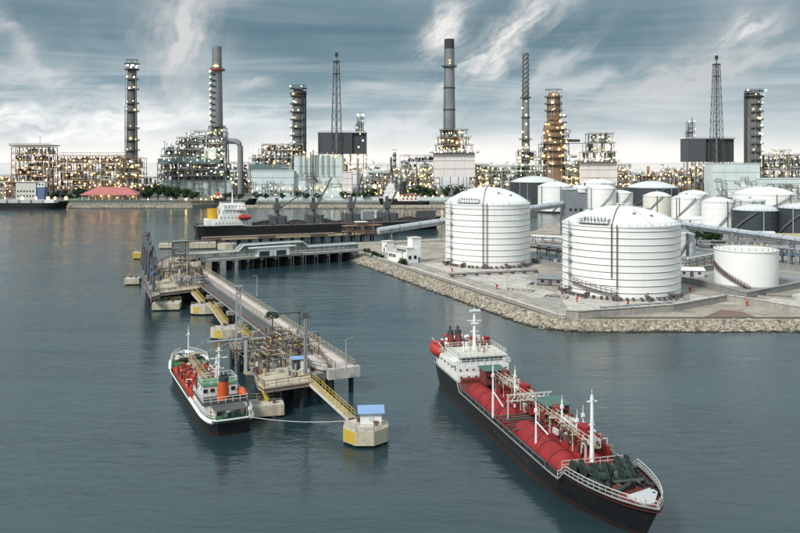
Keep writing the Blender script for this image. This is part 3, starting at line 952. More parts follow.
pipe_rack('low dark pipe rack running right of the farther banded tank', ZP(534, 252), ZP(606, 264), 7, 3.6, 4, ['steel_light', 'steel', 'brown'], 8)
pipe_rack('low pipe rack behind the largest banded tank beside the water', ZP(534, 243), ZP(604, 246), 6, 3.4, 4, ['steel_light', 'steel', 'offwhite'], 8)
pipe_rack('stacked pipe rack at the right edge behind the plain tank', ZP(778, 262), ZP(815, 266), 6, 6.0, 5, ['steel_light', 'blue', 'steel'], 5)
pipe_rack('pipe rack with pale pipes between largest tank and plain tank', ZP(684, 268), ZP(712, 262), 5, 3.4, 4, ['steel_light', 'offwhite', 'steel'], 5)
pipe_rack('long pipe rack in front of the dark tanks of the right farm', ZP(700, 248), ZP(806, 250), 5, 3.2, 4, ['steel_light', 'steel_dark', 'offwhite'], 9)
pipe_rack('low brown pipe run along the front pavement by the largest tank', ZP(604, 311), ZP(668, 306), 2.2, .9, 2, ['brown', 'steel_light'], 7, rpipe=.18)
pipe_rack('low brown pipe run crossing the apron of the farther tank', ZP(452, 277), ZP(536, 273), 2.2, .9, 2, ['brown', 'brown', 'steel_light'], 8, rpipe=.16)
# sheds and pits
def shed(label, p, dims, rz, wm='conc_grey', rm='roof_grey', name='yard_shed'):
    t_ = thing(name, label, 'shed', p, rz)
    x, y, z = dims
    MB().b2(-x / 2, x / 2, -y / 2, y / 2, 0, z).build('wall', wm, t_)
    q = MB(); q.add([(-x / 2 - .4, -y / 2 - .4, z), (x / 2 + .4, -y / 2 - .4, z), (x / 2 + .4, y / 2 + .4, z), (-x / 2 - .4, y / 2 + .4, z), (-x / 2 - .4, 0, z + y * .16), (x / 2 + .4, 0, z + y * .16)],
                    [(0, 1, 5, 4), (2, 3, 4, 5), (1, 2, 5), (3, 0, 4), (3, 2, 1, 0)])
    q.build('roof', rm, t_)
    MB().b2(-.6, .6, -y / 2 - .06, -y / 2 + .05, 0, 2.1).build('door', 'steel_dark', t_)
    for k in (-1, 1): MB().b2(k * x * .3 - .5, k * x * .3 + .5, -y / 2 - .06, -y / 2 + .05, z * .45, z * .8).build('window', 'glass', t_)
    return t_


shed('long low shed with pale roof behind the largest tank under the conveyor', PX(700, 225, ZL), (26, 10, 4), R(-4), 'white', 'tank_roof')
shed('pale roofed shed right behind the plain white tank', PX(752, 240, ZL), (22, 9, 3.4), R(-6), 'conc_grey', 'roof_grey')
shed('brown roofed shed at the right edge under the conveyor tube', PX(790, 243, ZL), (18, 9, 3.6), R(-5), 'conc_dirty', 'tan_walk')
shed('small dark pump shed on the apron right of the farther tank', PX(552, 284, ZL), (9, 7, 2.2), R(-20), 'conc_grey', 'steel')
shed('grey louvred shed behind the row of white tanks', PX(712, 189.5, ZB), (40, 14, 9), 0, 'teal_steel', 'roof_grey')
shed('low pale pump house between largest tank and plain tank', PX(690, 276, ZL), (9, 6, 2.4), R(-8), 'tank_grey', 'white')


def fire_monitor(label, p):
    t_ = thing('fire_monitor', label, 'fire monitor', p, random.random() * 6, 'red fire monitors in the tank yard')
    MB().cyl((0, 0, 0), (0, 0, 1.2), .18, 8).cyl((0, 0, 0), (0, 0, .12), .4, 8).build('riser', 'red_bright', t_)
    MB().cyl((-.4, 0, 1.3), (1.1, 0, 1.9), .16, 8, .1).sph((0, 0, 1.3), .34, 8, 5).build('nozzle', 'red_bright', t_)
    MB().cyl((0, -.05, 1.0), (0, .05, 1.0), .4, 10).build('hand_wheel', 'red_bright', t_)


for lab, x, y in (('red fire monitor beside the right foot of the largest tank', 690, 292), ('red fire monitor on the zigzag wall crossing', 747, 306),
                  ('red fire monitor at the apron edge below the farther tank', 497, 289), ('red fire monitor left of the largest tank foot', 577, 302),
                  ('red fire monitor in front of the largest tank', 628, 307), ('red fire monitor near the farther tank left foot', 452, 272)):
    fire_monitor(lab, PX(x, y, ZL + .02))


def lamp_post(label, p, h, group='lamp posts on the quay'):
    t_ = thing('lamp_post', label, 'lamp post', p, random.random() * 6, group)
    MB().cyl((0, 0, 0), (0, 0, h), .14, 8, .08).cyl((0, 0, 0), (0, 0, .3), .3, 8).build('pole', 'steel_light', t_)
    MB().bar((0, 0, h), (1.4, 0, h + .2), .1).build('arm', 'steel_light', t_)
    MB().box((1.6, 0, h + .16), (.7, .3, .14)).build('lantern', 'steel', t_)


for lab, x, y in (('lamp post on the quay path nearest the rock corner', 556, 316), ('lamp post on the quay path halfway to the rock corner', 507, 300), ('lamp post on the quay path below the white office', 424, 274)):
    lamp_post(lab, PX(x, y, ZL + .02), 7)


# ================================================================== JETTIES
PILE = {}


def pile(parent, x, y, ztop, r=.55):
    k = (round(ztop, 2), r)
    if k not in PILE: PILE[k] = MB().cyl((0, 0, -3), (0, 0, ztop), r, 10).mesh('pile', 'pile', True)
    return inst('pile', PILE[k], parent, (x, y, 0))


def seg_frame(a, b_):
    d = Vector((b_[0] - a[0], b_[1] - a[1])); return math.atan2(d.y, d.x), d.length


ZD = 5.0
# approach trestle, landing to loading platform
ta, tb = (-88, 318), (-19, 362)
rz, L = seg_frame(ta, tb)
tr = thing('approach_trestle', 'concrete trestle on black piles linking the loading platform to the peninsula', 'trestle', (ta[0], ta[1], 0), rz)
nb = 9
for i in range(nb): MB().b2(L * i / nb + .03, L * (i + 1) / nb - .03, -4.5, 4.5, ZD - .8, ZD).build('deck_slab', 'conc_dirty', tr)
for i in range(13):
    x = 3 + (L - 8) * i / 12
    MB().b2(x - .6, x + .6, -4.2, 4.2, ZD - 1.7, ZD - .8).build('pile_cap', 'conc_grey', tr)
    for y in (-3.4, -1.1, 1.1, 3.4): pile(tr, x, y, ZD - 1.7, .5)
q = MB(); q.rail([(0, -4.35, ZD), (L, -4.35, ZD)], 1.2, 2.5, .1); q.build('railing', 'steel_light', tr)
q = MB(); q.rail([(0, 4.35, ZD), (L, 4.35, ZD)], 1.2, 2.5, .1); q.build('railing', 'steel_light', tr)
for k in range(6):
    r = random.choice((.25, .35, .42))
    MB().tube([(0, -.9 + k * .9, ZD + 2.3), (L * .30, -.9 + k * .9, ZD + 2.3), (L * .33, -.9 + k * .9, ZD + 4.6), (L * .66, -.9 + k * .9, ZD + 4.6), (L * .69, -.9 + k * .9, ZD + 2.3), (L, -.9 + k * .9, ZD + 2.3)], r, 8).build('pipe', random.choice(('steel', 'steel_light', 'offwhite', 'steel')), tr, True)
for i in range(12):
    x = 2 + (L - 4) * i / 11; zt = ZD + (4.2 if .31 < x / L < .68 else 1.9)
    q = MB()
    for y in (-1.2, 4.0): q.bar((x, y, ZD), (x, y, zt), .22)
    q.bar((x, -1.3, zt), (x, 4.1, zt), .25); q.build('pipe_bent', 'steel_dark', tr)
# control building on the trestle
cb = thing('control_building', 'long white control building with dark openings standing on the trestle', 'building', PX(272, 255.5, ZD), rz)
wx = 34 * 340 / F
MB().b2(-wx / 2, wx / 2, -1.6, .8, 0, 3.5).build('wall', 'white', cb)
MB().b2(-wx / 2 - 3, wx / 2 + 3, -2.0, 1.2, 3.5, 3.85).build('roof', 'roof_grey', cb)
for k in (-.28, .24): MB().b2(wx * k - 2.2, wx * k + 2.2, -1.68, -1.5, .2, 2.2).build('shutter_opening', 'dark_deck', cb)
MB().b2(-wx * .03 - .6, -wx * .03 + .6, -1.66, -1.5, 0, 2.1).build('door', 'offwhite', cb)

# second, wide pile deck behind (bulk berth side)
bd = thing('berth_deck', 'dense dark pile deck carrying the trestle toward the landing', 'jetty', (-46, 352, 0), rz)
MB().b2(-26, 26, -3, 4, ZD - 1.4, ZD - .3).build('deck_slab', 'conc_grey', bd)
for i in range(18):
    for y in (-2.2, .3, 2.8): pile(bd, -25 + i * 2.95, y, ZD - 1.4, .42)
q = MB(); q.rail([(-26, 4, ZD - .3), (26, 4, ZD - .3)], 1.2, 2.5, .1); q.build('railing', 'steel', bd)

# roadway jetty
ra, rb = (-77.5, 299), (-10.7, 153)
rz2, L2 = seg_frame(ra, rb)
rj = thing('roadway_jetty', 'straight concrete roadway jetty with railings ending near the small platform', 'jetty', (ra[0], ra[1], 0), rz2)
nb = 16
for i in range(nb): MB().b2(L2 * i / nb + .03, L2 * (i + 1) / nb - .03, -1.7, 2.3, ZD - .7, ZD).build('deck_slab', 'deck_pink', rj)
for s_ in (-1, 1):
    MB().b2(0, L2 - .02, s_ * 2.0 + .3 - .14, s_ * 2.0 + .3 + .14, ZD - .75, ZD + .35).build('kerb', 'conc_dirty', rj)
    q = MB(); q.rail([(0, s_ * 2.0 + .3, ZD + .35), (L2, s_ * 2.0 + .3, ZD + .35)], 1.1, 2.6, .09); q.build('railing', 'brown' if s_ < 0 else 'tan_walk', rj)
MB().b2(L2 - .9, L2 + .25, -3.2, 3.2, ZD - 1.7, ZD + .32).build('end_beam', 'concrete', rj)
for i in range(12):
    x = 6 + (L2 - 8) * i / 11
    MB().b2(x - .7, x + .7, -6.8, 2.9, ZD - 1.7, ZD - .7).build('crosshead', 'conc_dirty', rj)
    for y in (-6.0, -1.8, 2.2): pile(rj, x, y, ZD - 1.7, .5)
for k in range(7):
    r = random.choice((.2, .28, .34))
    MB().cyl((-4, -2.2 - k * .6, ZD - .35 + r), (L2 * .80, -2.2 - k * .6, ZD - .35 + r), r, 8).build('pipe', random.choice(('steel', 'steel_dark', 'brown', 'steel_dark')), rj, True)
for i in range(1):
    x = L2 * .76
    q = MB(); q.bar((x, -3.3, ZD), (x, -3.3, ZD + 4), .25).bar((x, 3.2, ZD), (x, 3.2, ZD + 4), .25).bar((x, -3.5, ZD + 4), (x, 3.5, ZD + 4), .3)
    q.build('pipe_portal', 'steel_dark', rj)
# planks of weeds / plants beside roadway
bush('green weeds on the roadway jetty beside the pipe portal', (PX(272, 318, ZD).x, PX(272, 318, ZD).y, ZD), 1.6, 2.0, 'weeds on the jetty')


def poly_deck(name, label, pts, z, th, m, piles, cat='platform', edge='conc_dirty', group=None):
    c = Vector((sum(p[0] for p in pts) / len(pts), sum(p[1] for p in pts) / len(pts)))
    t_ = thing(name, label, cat, (c.x, c.y, 0), 0, group)
    loc = [(p[0] - c.x, p[1] - c.y) for p in pts]
    MB().prism(loc, z - th, z).build('deck', m, t_)
    MB().prism([(x * 1.006, y * 1.006) for x, y in loc], z - .55, z - .22).build('fender_beam', 'brown', t_)
    xs, ys = [p[0] for p in loc], [p[1] for p in loc]

    def inside(x, y):
        k = False
        for i in range(len(loc)):
            (x1, y1), (x2, y2) = loc[i], loc[i - 1]
            if (y1 > y) != (y2 > y) and x < (x2 - x1) * (y - y1) / (y2 - y1) + x1: k = not k
        return k
    x = min(xs) + .8
    while x < max(xs):
        y = min(ys) + .8
        while y < max(ys):
            if inside(x, y) and all(inside(x + a, y + b_) for a, b_ in ((.5, 0), (-.5, 0), (0, .5), (0, -.5))): pile(t_, x, y, z - th, .5)
            y += piles
        x += piles
    q = MB(); q.rail([(x * .985, y * .985, z) for x, y in loc], 1.1, 2.0, .09, True, True); q.build('railing', 'brown', t_)
    return t_


# loading platform at the head
lp_pts = [ZP(150, 278, ZD), ZP(158, 263, ZD), ZP(172, 257, ZD), ZP(200, 258, ZD), ZP(205, 284, ZD), ZP(198, 288, ZD), ZP(158, 293, ZD)]
lp = poly_deck('loading_platform', 'cluttered loading platform at the outer end of the roadway jetty', lp_pts, ZD, 1.0, 'tan_conc', 5.0)


def manifold(label, p, rz, sx, sy, n, seed, mats=('steel_dark', 'steel', 'tan_walk', 'tan_walk', 'brown', 'steel_dark', 'brown', 'conc_dirty'), hmax=2.6):
    """valves, risers and crossing pipes on a deck"""
    rn = random.Random(seed)
    t_ = thing('pipe_manifold', label, 'pipes', p, rz)
    for i in range(n):
        x0, y0 = rn.uniform(-sx, sx) * .5, rn.uniform(-sy, sy) * .5
        h = rn.uniform(.4, hmax); r = rn.uniform(.07, .18)
        if rn.random() < .5:
            x1 = max(-sx / 2, min(sx / 2, x0 + rn.choice((-1, 1)) * rn.uniform(2, 5)))
            pts = [(x0, y0, 0), (x0, y0, h), (x1, y0, h), (x1, y0, 0)]
        else:
            y1 = max(-sy / 2, min(sy / 2, y0 + rn.choice((-1, 1)) * rn.uniform(2, 5)))
            pts = [(x0, y0, 0), (x0, y0, h), (x0, y1, h), (x0, y1, 0)]
        MB().tube(pts, r, 6).build('pipe', rn.choice(mats), t_, True)
        if i % 3 == 0:
            MB().cyl((x0, y0, h + .1), (x0, y0, h + .6), .06, 5).cyl((x0, y0, h + .6), (x0, y0, h + .68), .32, 8).build('valve', rn.choice(('brown', 'brown', 'yellow', 'steel_dark', 'red_deck')), t_)
    return t_


c = PX(178, 272, ZD); manifold('tangle of pipes and valves behind the folded loading arms', c, .3, 15, 20, 90, 1, hmax=4.2)
c = PX(192, 284, ZD); manifold('rusty pipes where the loading platform meets the roadway', c, .3, 10, 12, 50, 2, ('steel_light', 'brown', 'offwhite', 'steel', 'steel_dark'))
# portal gantry
g = PX(180, 262, ZD)
ga = thing('portal_gantry', 'dark steel portal gantry rising behind the loading platform', 'gantry', g, .5)
for x in (-2.6, 2.6):
    for y in (-1.6, 1.6): MB().bar((x, y, 0), (x, y, 8.0), .32).build('leg', 'steel_dark', ga)
q = MB()
for z in (2.8, 5.4, 8.0):
    for y in (-1.6, 1.6): q.bar((-2.6, y, z), (2.6, y, z), .28)
    for x in (-2.6, 2.6): q.bar((x, -1.6, z), (x, 1.6, z), .28)
for z in (0, 2.8, 5.4):
    q.bar((-2.6, -1.6, z), (2.6, -1.6, z + 2.7), .16).bar((2.6, 1.6, z), (-2.6, 1.6, z + 2.7), .16)
q.build('bracing', 'steel_dark', ga)
MB().b2(-2.9, 2.9, -1.9, 1.9, 5.45, 5.6).build('platform', 'steel', ga)
MB().b2(-2.9, 2.9, -1.9, 1.9, 8.15, 8.35).build('roof', 'steel', ga)


def loading_arm(label, p, rz, lean):
    t_ = thing('marine_loader', label, 'marine loader', p, rz, 'folded marine loaders')
    MB().cyl((0, 0, 0), (0, 0, 5.5), .5, 12).cyl((0, 0, 0), (0, 0, .3), 1.0, 12).build('riser', 'crane_grey', t_, True)
    MB().cyl((0, -.7, 5.5), (0, .7, 5.5), .6, 12).build('swivel', 'blue', t_, True)
    top = Vector((lean, 0, 13.0)); 
    MB().cyl((0, .5, 4.0), top + Vector((0, .5, 0)), .42, 10).build('inboard_arm', 'crane_grey', t_, True)
    MB().cyl(top + Vector((0, -.3, 0)), (lean * .3 - 1.6, -.3, 3.0), .38, 10).build('outboard_arm', 'crane_grey', t_, True)
    MB().cyl(top + Vector((0, -.6, 0)), top + Vector((0, .8, 0)), 1.0, 16).build('pulley_wheel', 'crane_grey', t_, True)
    MB().box((1.4, .5, 4.0), (1.8, 1.2, 1.6)).bar((0, .5, 5.2), (1.4, .5, 4.3), .5).build('counterweight', 'crane_grey', t_)
    q = MB()
    for k in range(5): q.bar((0, .9, 4 + k * 1.6), (lean * (k + 1) / 5.6 + .9, .9, 4.8 + k * 1.6), .12)
    q.bar((.9, .9, 4), (lean + .9, .9, 12.4), .16).bar((.0, 1.0, 4), (lean, 1.0, 12.4), .12)
    q.build('bracing', 'crane_grey', t_)


for i, (x, y, ln) in enumerate(((153.5, 291, -1.2), (151, 284.5, -1.4), (148.5, 279, -1.3), (146.5, 274, -1.1), (149.5, 270, -1.2))):
    w = ('nearest', 'second nearest', 'middle', 'second farthest', 'farthest')[i]
    loading_arm('grey folded marine loader, %s of the five standing in a row' % w, PX(x, y, ZD), R(-20), ln)
lpx = poly_deck('arm_platform', 'narrow pile platform under the row of loading arms', [ZP(144, 283, ZD), ZP(146, 268, ZD), ZP(156, 266, ZD), ZP(160, 294, ZD), ZP(151, 297, ZD)], ZD - .05, 1.0, 'conc_dirty', 3.0)


def dolphin(label, poly, z, yellow=None, bollards=2, name='mooring_dolphin'):
    c = Vector((sum(p[0] for p in poly) / len(poly), sum(p[1] for p in poly) / len(poly)))
    t_ = thing(name, label, 'dolphin', (c.x, c.y, 0), 0, 'concrete mooring dolphins')
    loc = [(p[0] - c.x, p[1] - c.y) for p in poly]
    MB().prism(loc, .35, z).build('cap', 'dolphin', t_)
    big_ = [(x * .985, y * .985) for x, y in loc]
    MB().prism([(x * .90, y * .90) for x, y in loc], z - .01, z + .06).build('worn_top', 'concrete', t_)
    xs, ys = [p[0] for p in loc], [p[1] for p in loc]
    for fx in (-.5, .5):
        for fy in (-.5, .5): pile(t_, fx * max(xs), fy * max(ys), .4, .55)
    if yellow is not None:
        a, b_ = Vector(loc[yellow]), Vector(loc[(yellow + 1) % len(loc)])
        d = (b_ - a); m_ = (a + b_) / 2; n_ = Vector((d.y, -d.x)).normalized()
        if n_.dot(m_) < 0: n_ = -n_
        m_ += n_ * .03
        MB().box((0, 0, 0), (d.length * .86, .06, z - .75)).build('yellow_patch', 'yellow', t_, loc=(m_.x, m_.y, (z + .35) / 2)).rotation_euler.z = math.atan2(d.y, d.x)
    for k in range(bollards):
        x, y = max(xs) * (.45 - .8 * k), max(ys) * (-.25 + .5 * k)
        MB().cyl((x, y, z), (x, y, z + .7), .26, 10).cyl((x, y, z + .5), (x, y, z + .8), .42, 10).build('bollard', 'brown', t_)
    q = MB(); k = len(loc)
    q.rail([(loc[i][0] * .95, loc[i][1] * .95, z) for i in range(k // 2, k)], 1.0, 1.4, .07); q.build('railing', 'tan_walk', t_)
    return t_


def ngon(c, r, n, ph=0.0, sx=1.0, sy=1.0, rz=0.0):
    P = []
    for i in range(n):
        a = ph + 2 * PI * i / n; x, y = math.cos(a) * r * sx, math.sin(a) * r * sy
        P.append((c.x + x * math.cos(rz) - y * math.sin(rz), c.y + x * math.sin(rz) + y * math.cos(rz)))
    return P


def rect(c, sx, sy, rz): return [(c.x + x * math.cos(rz) - y * math.sin(rz), c.y + x * math.sin(rz) + y * math.cos(rz)) for x, y in ((-sx, -sy), (sx, -sy), (sx, sy), (-sx, sy))]


ZM = 2.6
cA = PX(366, 424, ZM); dA = dolphin('octagonal mooring dolphin with yellow face carrying the blue roofed hut', ngon(cA, 3.85, 8, PI / 8), ZM, 4, 2)
cB = PX(266, 402, 2.2); dolphin('rectangular concrete berthing dolphin in front of the near platform', rect(cB, 3.0, 2.2, R(14)), 2.2, None, 2)
cC = PX(231, 327, ZM); dolphin('round ended dolphin with yellow patch halfway along the catwalk, the nearer one', ngon(cC, 4.3, 14, PI / 14, 1.2, .8, R(10)), ZM, 8, 2)
cD = PX(206.5, 304.5, ZM); dolphin('round ended dolphin with yellow patch halfway along the catwalk, the farther one', ngon(cD, 3.7, 14, PI / 14, 1.25, .8, R(10)), ZM, 8, 2)
cE = PX(167, 302, 2.2); dolphin('stepped concrete berthing dolphin below the folded loading arms', rect(cE, 4.0, 2.6, R(8)), 2.2, None, 3)
cE2 = PX(160, 296, 2.2); dolphin('small concrete block behind the stepped berthing dolphin', rect(cE2, 2.6, 2.2, R(8)), 2.0, None, 1)
cF = PX(133, 278, 2.2); dolphin('concrete dolphin in open water left of the loading arms', rect(cF, 2.6, 2.4, R(8)), 2.2, None, 2)
cG = PX(138, 252, 3.0); dolphin('yellow faced dolphin farthest out beyond the loading arms', rect(cG, 1.8, 2.0, R(8)), 3.0, 0, 1)
cH = PX(166, 243.5, 2.4); dolphin('beige dolphin standing alone behind the portal gantry', rect(cH, 3.4, 2.4, R(8)), 2.4, None, 1)
cI = PX(203, 242.5, 3.0); dolphin('tan dolphin under the stern of the bulk carrier', rect(cI, 6.5, 2.6, R(12)), 3.0, None, 1)
cJ = PX(227, 243.5, 3.2); dolphin('tan round dolphin at the end of the rusty bulk berth', ngon(cJ, 4.8, 8, 0, 1, .8), 3.2, None, 1)

# hut on the octagonal dolphin
hut = thing('dolphin_hut', 'white hut with sloping blue sheet roof on the octagonal dolphin', 'hut', (cA.x + .75, cA.y + .1, ZM + .06), R(4))
MB().b2(-1.7, 1.7, -1.0, 1.0, 0, 1.9).build('wall', 'white', hut)
q = MB(); q.add([(-2.1, -1.4, 1.9), (2.2, -1.4, 1.9), (2.2, 1.4, 2.45), (-2.1, 1.4, 2.45), (-2.1, -1.4, 2.02), (2.2, -1.4, 2.02), (2.2, 1.4, 2.57), (-2.1, 1.4, 2.57)],
                [(3, 2, 1, 0), (4, 5, 6, 7), (0, 1, 5, 4), (1, 2, 6, 5), (2, 3, 7, 6), (3, 0, 4, 7)]); q.build('roof', 'blue_roof', hut)
MB().b2(-1.75, -1.69, -.5, .4, 0, 1.75).build('door', 'steel_dark', hut)
MB().b2(-.3, .5, -1.05, -.98, .8, 1.4).build('panel', 'offwhite', hut)


def catwalk(label, a, b_, w=1.2, m='tan_walk', rm='yellow'):
    a, b_ = Vector(a), Vector(b_)
    d = b_ - a; rz = math.atan2(d.y, d.x); L = d.xy.length
    t_ = thing('catwalk', label, 'catwalk', a, rz, 'catwalks between the dolphins')
    e = Vector((L, 0, d.z))
    MB().bar((0, 0, -.05), e + Vector((0, 0, -.05)), w, .12).build('deck', m, t_)
    for s in (-1, 1):
        o_ = Vector((0, s * w / 2, 0))
        MB().bar(o_ + Vector((0, 0, -.3)), o_ + e + Vector((0, 0, -.3)), .14, .5).build('girder', 'offwhite' if m == 'tan_walk' else m, t_)
        q = MB(); q.rail([o_, o_ + e], 1.05, 1.5, .07); q.build('railing', rm, t_)
    return t_


zc = 3.0
catwalk('yellow railed catwalk from the near platform to the octagonal dolphin', PX(309, 379, ZD - .1), (cA.x - 2.4, cA.y + 2.0, ZM + .4), 1.3)
catwalk('tan catwalk from the loading platform to the farther round dolphin', PX(190, 288, ZD - .6), (cD.x - 1.5, cD.y + 1.6, ZM + .4), 1.4)
catwalk('tan catwalk joining the two round ended dolphins', (cD.x + 1.8, cD.y - 1.6, ZM + .4), (cC.x - 1.8, cC.y + 1.8, ZM + .4), 1.4)
catwalk('tan catwalk from the nearer round dolphin to the near platform', (cC.x + 2, cC.y - 1.8, ZM + .4), PX(262, 349, ZD - .1), 1.4)
catwalk('thin brown catwalk leading to the stern dolphin of the bulk carrier', (cH.x + 3, cH.y + 1, 2.8), (cI.x - 5.5, cI.y - 1, 3.4), 1.2, 'brown', 'brown')

# near platform with pipes, kiosk, posts
np_pts = [ZP(248, 358, ZD), ZP(258, 384, ZD), ZP(264, 388, ZD), ZP(312, 381, ZD), ZP(309, 365, ZD), ZP(300, 356, ZD), ZP(288, 344, ZD), ZP(258, 342, ZD)]
npf = poly_deck('loading_platform', 'worn concrete loading platform beside the small tanker', np_pts, ZD, .9, 'tan_conc', 4.2)
c = PX(278, 350, ZD); manifold('dense pipes and valves at the back of the near platform', c, R(-60), 16, 12, 110, 5, hmax=3.2)
c = PX(262, 362, ZD); manifold('pale pipes beside the small tanker on the near platform', c, R(-60), 12, 8, 44, 6, ('steel_dark', 'conc_dirty', 'brown', 'steel', 'tan_walk'))
c = PX(296, 343, ZD - .6); manifold('pipes crossing from the roadway to the near platform', c, R(-60), 10, 10, 40, 8, ('conc_dirty', 'steel_dark', 'steel', 'brown'), 2.0)
lk = poly_deck('link_deck', 'short link deck between near platform and roadway end', [ZP(300, 356, ZD), ZP(311, 366, ZD), ZP(330, 370, ZD), ZP(318, 350, ZD), ZP(292, 336, ZD)], ZD - .1, .8, 'concrete', 4.0)
k_ = PX(299, 368, ZD)
ks = thing('platform_kiosk', 'small dark kiosk with blue roof on the near platform', 'kiosk', k_, R(12))
MB().b2(-1.3, 1.3, -1.0, 1.0, 0, 1.9).build('wall', 'steel_dark', ks)
MB().b2(-1.6, 1.6, -1.3, 1.3, 1.9, 2.06).build('roof', 'blue_roof', ks)
MB().b2(-.9, -.1, -1.05, -.98, .9, 1.6).build('window', 'glass', ks); MB().b2(.2, 1.0, -1.05, -.98, 0, 1.7).build('door', 'offwhite', ks)
pp = PX(305.5, 374, ZD)
dp = thing('fender_post', 'tall dark grey post with a cross head on the near platform', 'post', pp, R(10))
MB().cyl((0, 0, 0), (0, 0, 10.6), .36, 12).build('shaft', 'steel', dp, True)
MB().b2(-1.2, 1.2, -.5, .5, 10.6, 10.8).b2(-.5, .5, -.3, .3, 10.8, 11.6).build('cross_head', 'steel_dark', dp)
q = MB()
for i in range(26): q.bar((-.2, -.45, .3 + .4 * i), (.2, -.45, .3 + .4 * i), .06)
q.bar((-.2, -.45, 0), (-.2, -.45, 10.5), .07).bar((.2, -.45, 0), (.2, -.45, 10.5), .07)
q.build('ladder', 'steel_light', dp)
pp = PX(245.5, 374, ZD)
dp = thing('gangway_tower', 'pale square gangway tower beside the small tanker funnel', 'tower', pp, R(10))
MB().bar((0, 0, 0), (0, 0, 6.8), .62).build('shaft', 'steel_light', dp)
MB().bar((.3, 0, 6.5), (3.6, .6, 6.6), .25).bar((-.3, 0, 6.6), (-7, 1.5, 6.0), .22).build('boom', 'steel_light', dp)
MB().b2(-.6, .6, -.6, .6, 6.8, 7.0).build('head', 'steel', dp)
q = MB(); q.bar((0, 0, 6.9), (-6.8, 1.4, 6.2), .05).bar((.2, 0, 6.9), (3.5, .6, 6.8), .05); q.build('stay', 'steel_dark', dp)


def lattice(label, p, h, w0, w1, m='steel_light', name='lattice_mast', bays=8, group=None, bw=.12):
    t_ = thing(name, label, 'mast', p, R(20), group)
    for sx in (-1, 1):
        for sy in (-1, 1): MB().bar((sx * w0, sy * w0, 0), (sx * w1, sy * w1, h), bw * 1.6).build('leg', m, t_)
    q = MB()
    for i in range(bays):
        a, b_ = i / bays, (i + 1) / bays
        wa, wb = w0 + (w1 - w0) * a, w0 + (w1 - w0) * b_
        for (s0, s1) in (((-1, -1), (1, -1)), ((1, -1), (1, 1)), ((1, 1), (-1, 1)), ((-1, 1), (-1, -1))):
            q.bar((s0[0] * wa, s0[1] * wa, h * a), (s1[0] * wb, s1[1] * wb, h * b_), bw)
            q.bar((s0[0] * wb, s0[1] * wb, h * b_), (s1[0] * wb, s1[1] * wb, h * b_), bw)
    q.build('bracing', m, t_)
    return t_


lm = lattice('light lattice mast standing between small tanker bow and roadway', PX(238.5, 345, ZD), 12.6, .55, .4, 'steel_light')
MB().b2(-.9, .9, -.9, .9, 12.6, 12.75).build('top_platform', 'steel', lm)
poly_deck('mast_platform', 'little pile platform carrying the light lattice mast', [ZP(229, 342, ZD), ZP(233, 349, ZD), ZP(252, 348, ZD), ZP(250, 340, ZD)], ZD - .02, .8, 'conc_dirty', 2.6)
for lab, x, y, h in (('thin pole on the loading platform beside the gantry', 187, 282, 11), ('thin pole at the edge of the roadway near the weeds', 257, 296, 6), ('thin lamp post at the roadway end', 346, 371, 6)):
    p = PX(x, y, ZD); lamp_post(lab, (p.x, p.y, ZD), h, 'lamp posts on the jetty')
# stairs from platform to berthing dolphin
a, b_ = PX(262, 386, ZD), PX(268, 401, 2.3)
catwalk('steep yellow stair from the near platform down to the berthing dolphin', a, b_, .9, 'yellow', 'yellow')

# rusty bulk berth with hopper
ba, bb = (-103, 416), (-14, 452)
rz3, L3 = seg_frame(ba, bb)
bj = thing('bulk_berth', 'long rusty brown berth deck alongside the bulk carrier', 'jetty', (ba[0], ba[1], 0), rz3)
for i in range(10): MB().b2(L3 * i / 10 + .03, L3 * (i + 1) / 10 - .03, -3, 3, 3.2, 4.0).build('deck_slab', 'tan_walk' if i % 3 else 'brown', bj)
for i in range(17):
    for y in (-2, 2): pile(bj, 2 + (L3 - 4) * i / 16, y, 3.2, .5)
q = MB(); q.rail([(0, -2.8, 4), (L3, -2.8, 4)], 1.2, 2.5, .12); q.build('railing', 'brown', bj)
for k in range(3): MB().cyl((0, -1.6 + k, 4.6), (L3 * .75, -1.6 + k, 4.6), .3, 8).build('pipe', ('brown', 'offwhite', 'steel')[k], bj, True)
hp = PX(362, 236, 4.0)
hpp = thing('unloading_hopper', 'brown unloading hopper frame with white roof at the bulk berth', 'hopper', hp, rz3)
for x in (-10, -3.4, 3.4, 10):
    for y in (-2.6, 2.6): MB().bar((x, y, 0), (x, y, 5.5), .45).build('leg', 'brown', hpp)
MB().b2(-10.6, 10.6, -3, 3, 2.6, 3.0).build('lower_deck', 'steel_warm', hpp); MB().b2(-10.6, 10.6, -3, 3, 5.5, 5.9).build('upper_deck', 'steel_warm', hpp)
q = MB(); q.rail([(-10.6, -3, 5.9), (10.6, -3, 5.9)], 1.2, 2, .14); q.rail([(-10.6, -3, 3.0), (10.6, -3, 3.0)], 1.2, 2, .14); q.build('railing', 'brown', hpp)
MB().b2(-3.5, 2, -2.6, 2.4, 5.95, 7.6).build('machine_house', 'steel_warm', hpp); MB().b2(-3.9, 2.4, -2.9, 2.8, 7.6, 7.85).build('machine_roof', 'white', hpp)
q = MB(); q.add([(-9, -2.4, 5), (-5, -2.4, 5), (-5, 2.4, 5), (-9, 2.4, 5), (-7.6, -.8, .6), (-6.4, -.8, .6), (-6.4, .8, .6), (-7.6, .8, .6)], [(0, 1, 5, 4), (1, 2, 6, 5), (2, 3, 7, 6), (3, 0, 4, 7), (4, 5, 6, 7)])
q.build('chute', 'steel', hpp)
gb = thing('grey_container', 'pale grey slatted cabin above the hopper at the bulk berth', 'cabin', PX(367.5, 233.5, 4.0) , rz3)
MB().b2(-3.4, 3.4, -1.8, 1.8, 7.9, 12.8).build('shell', 'steel_light', gb)
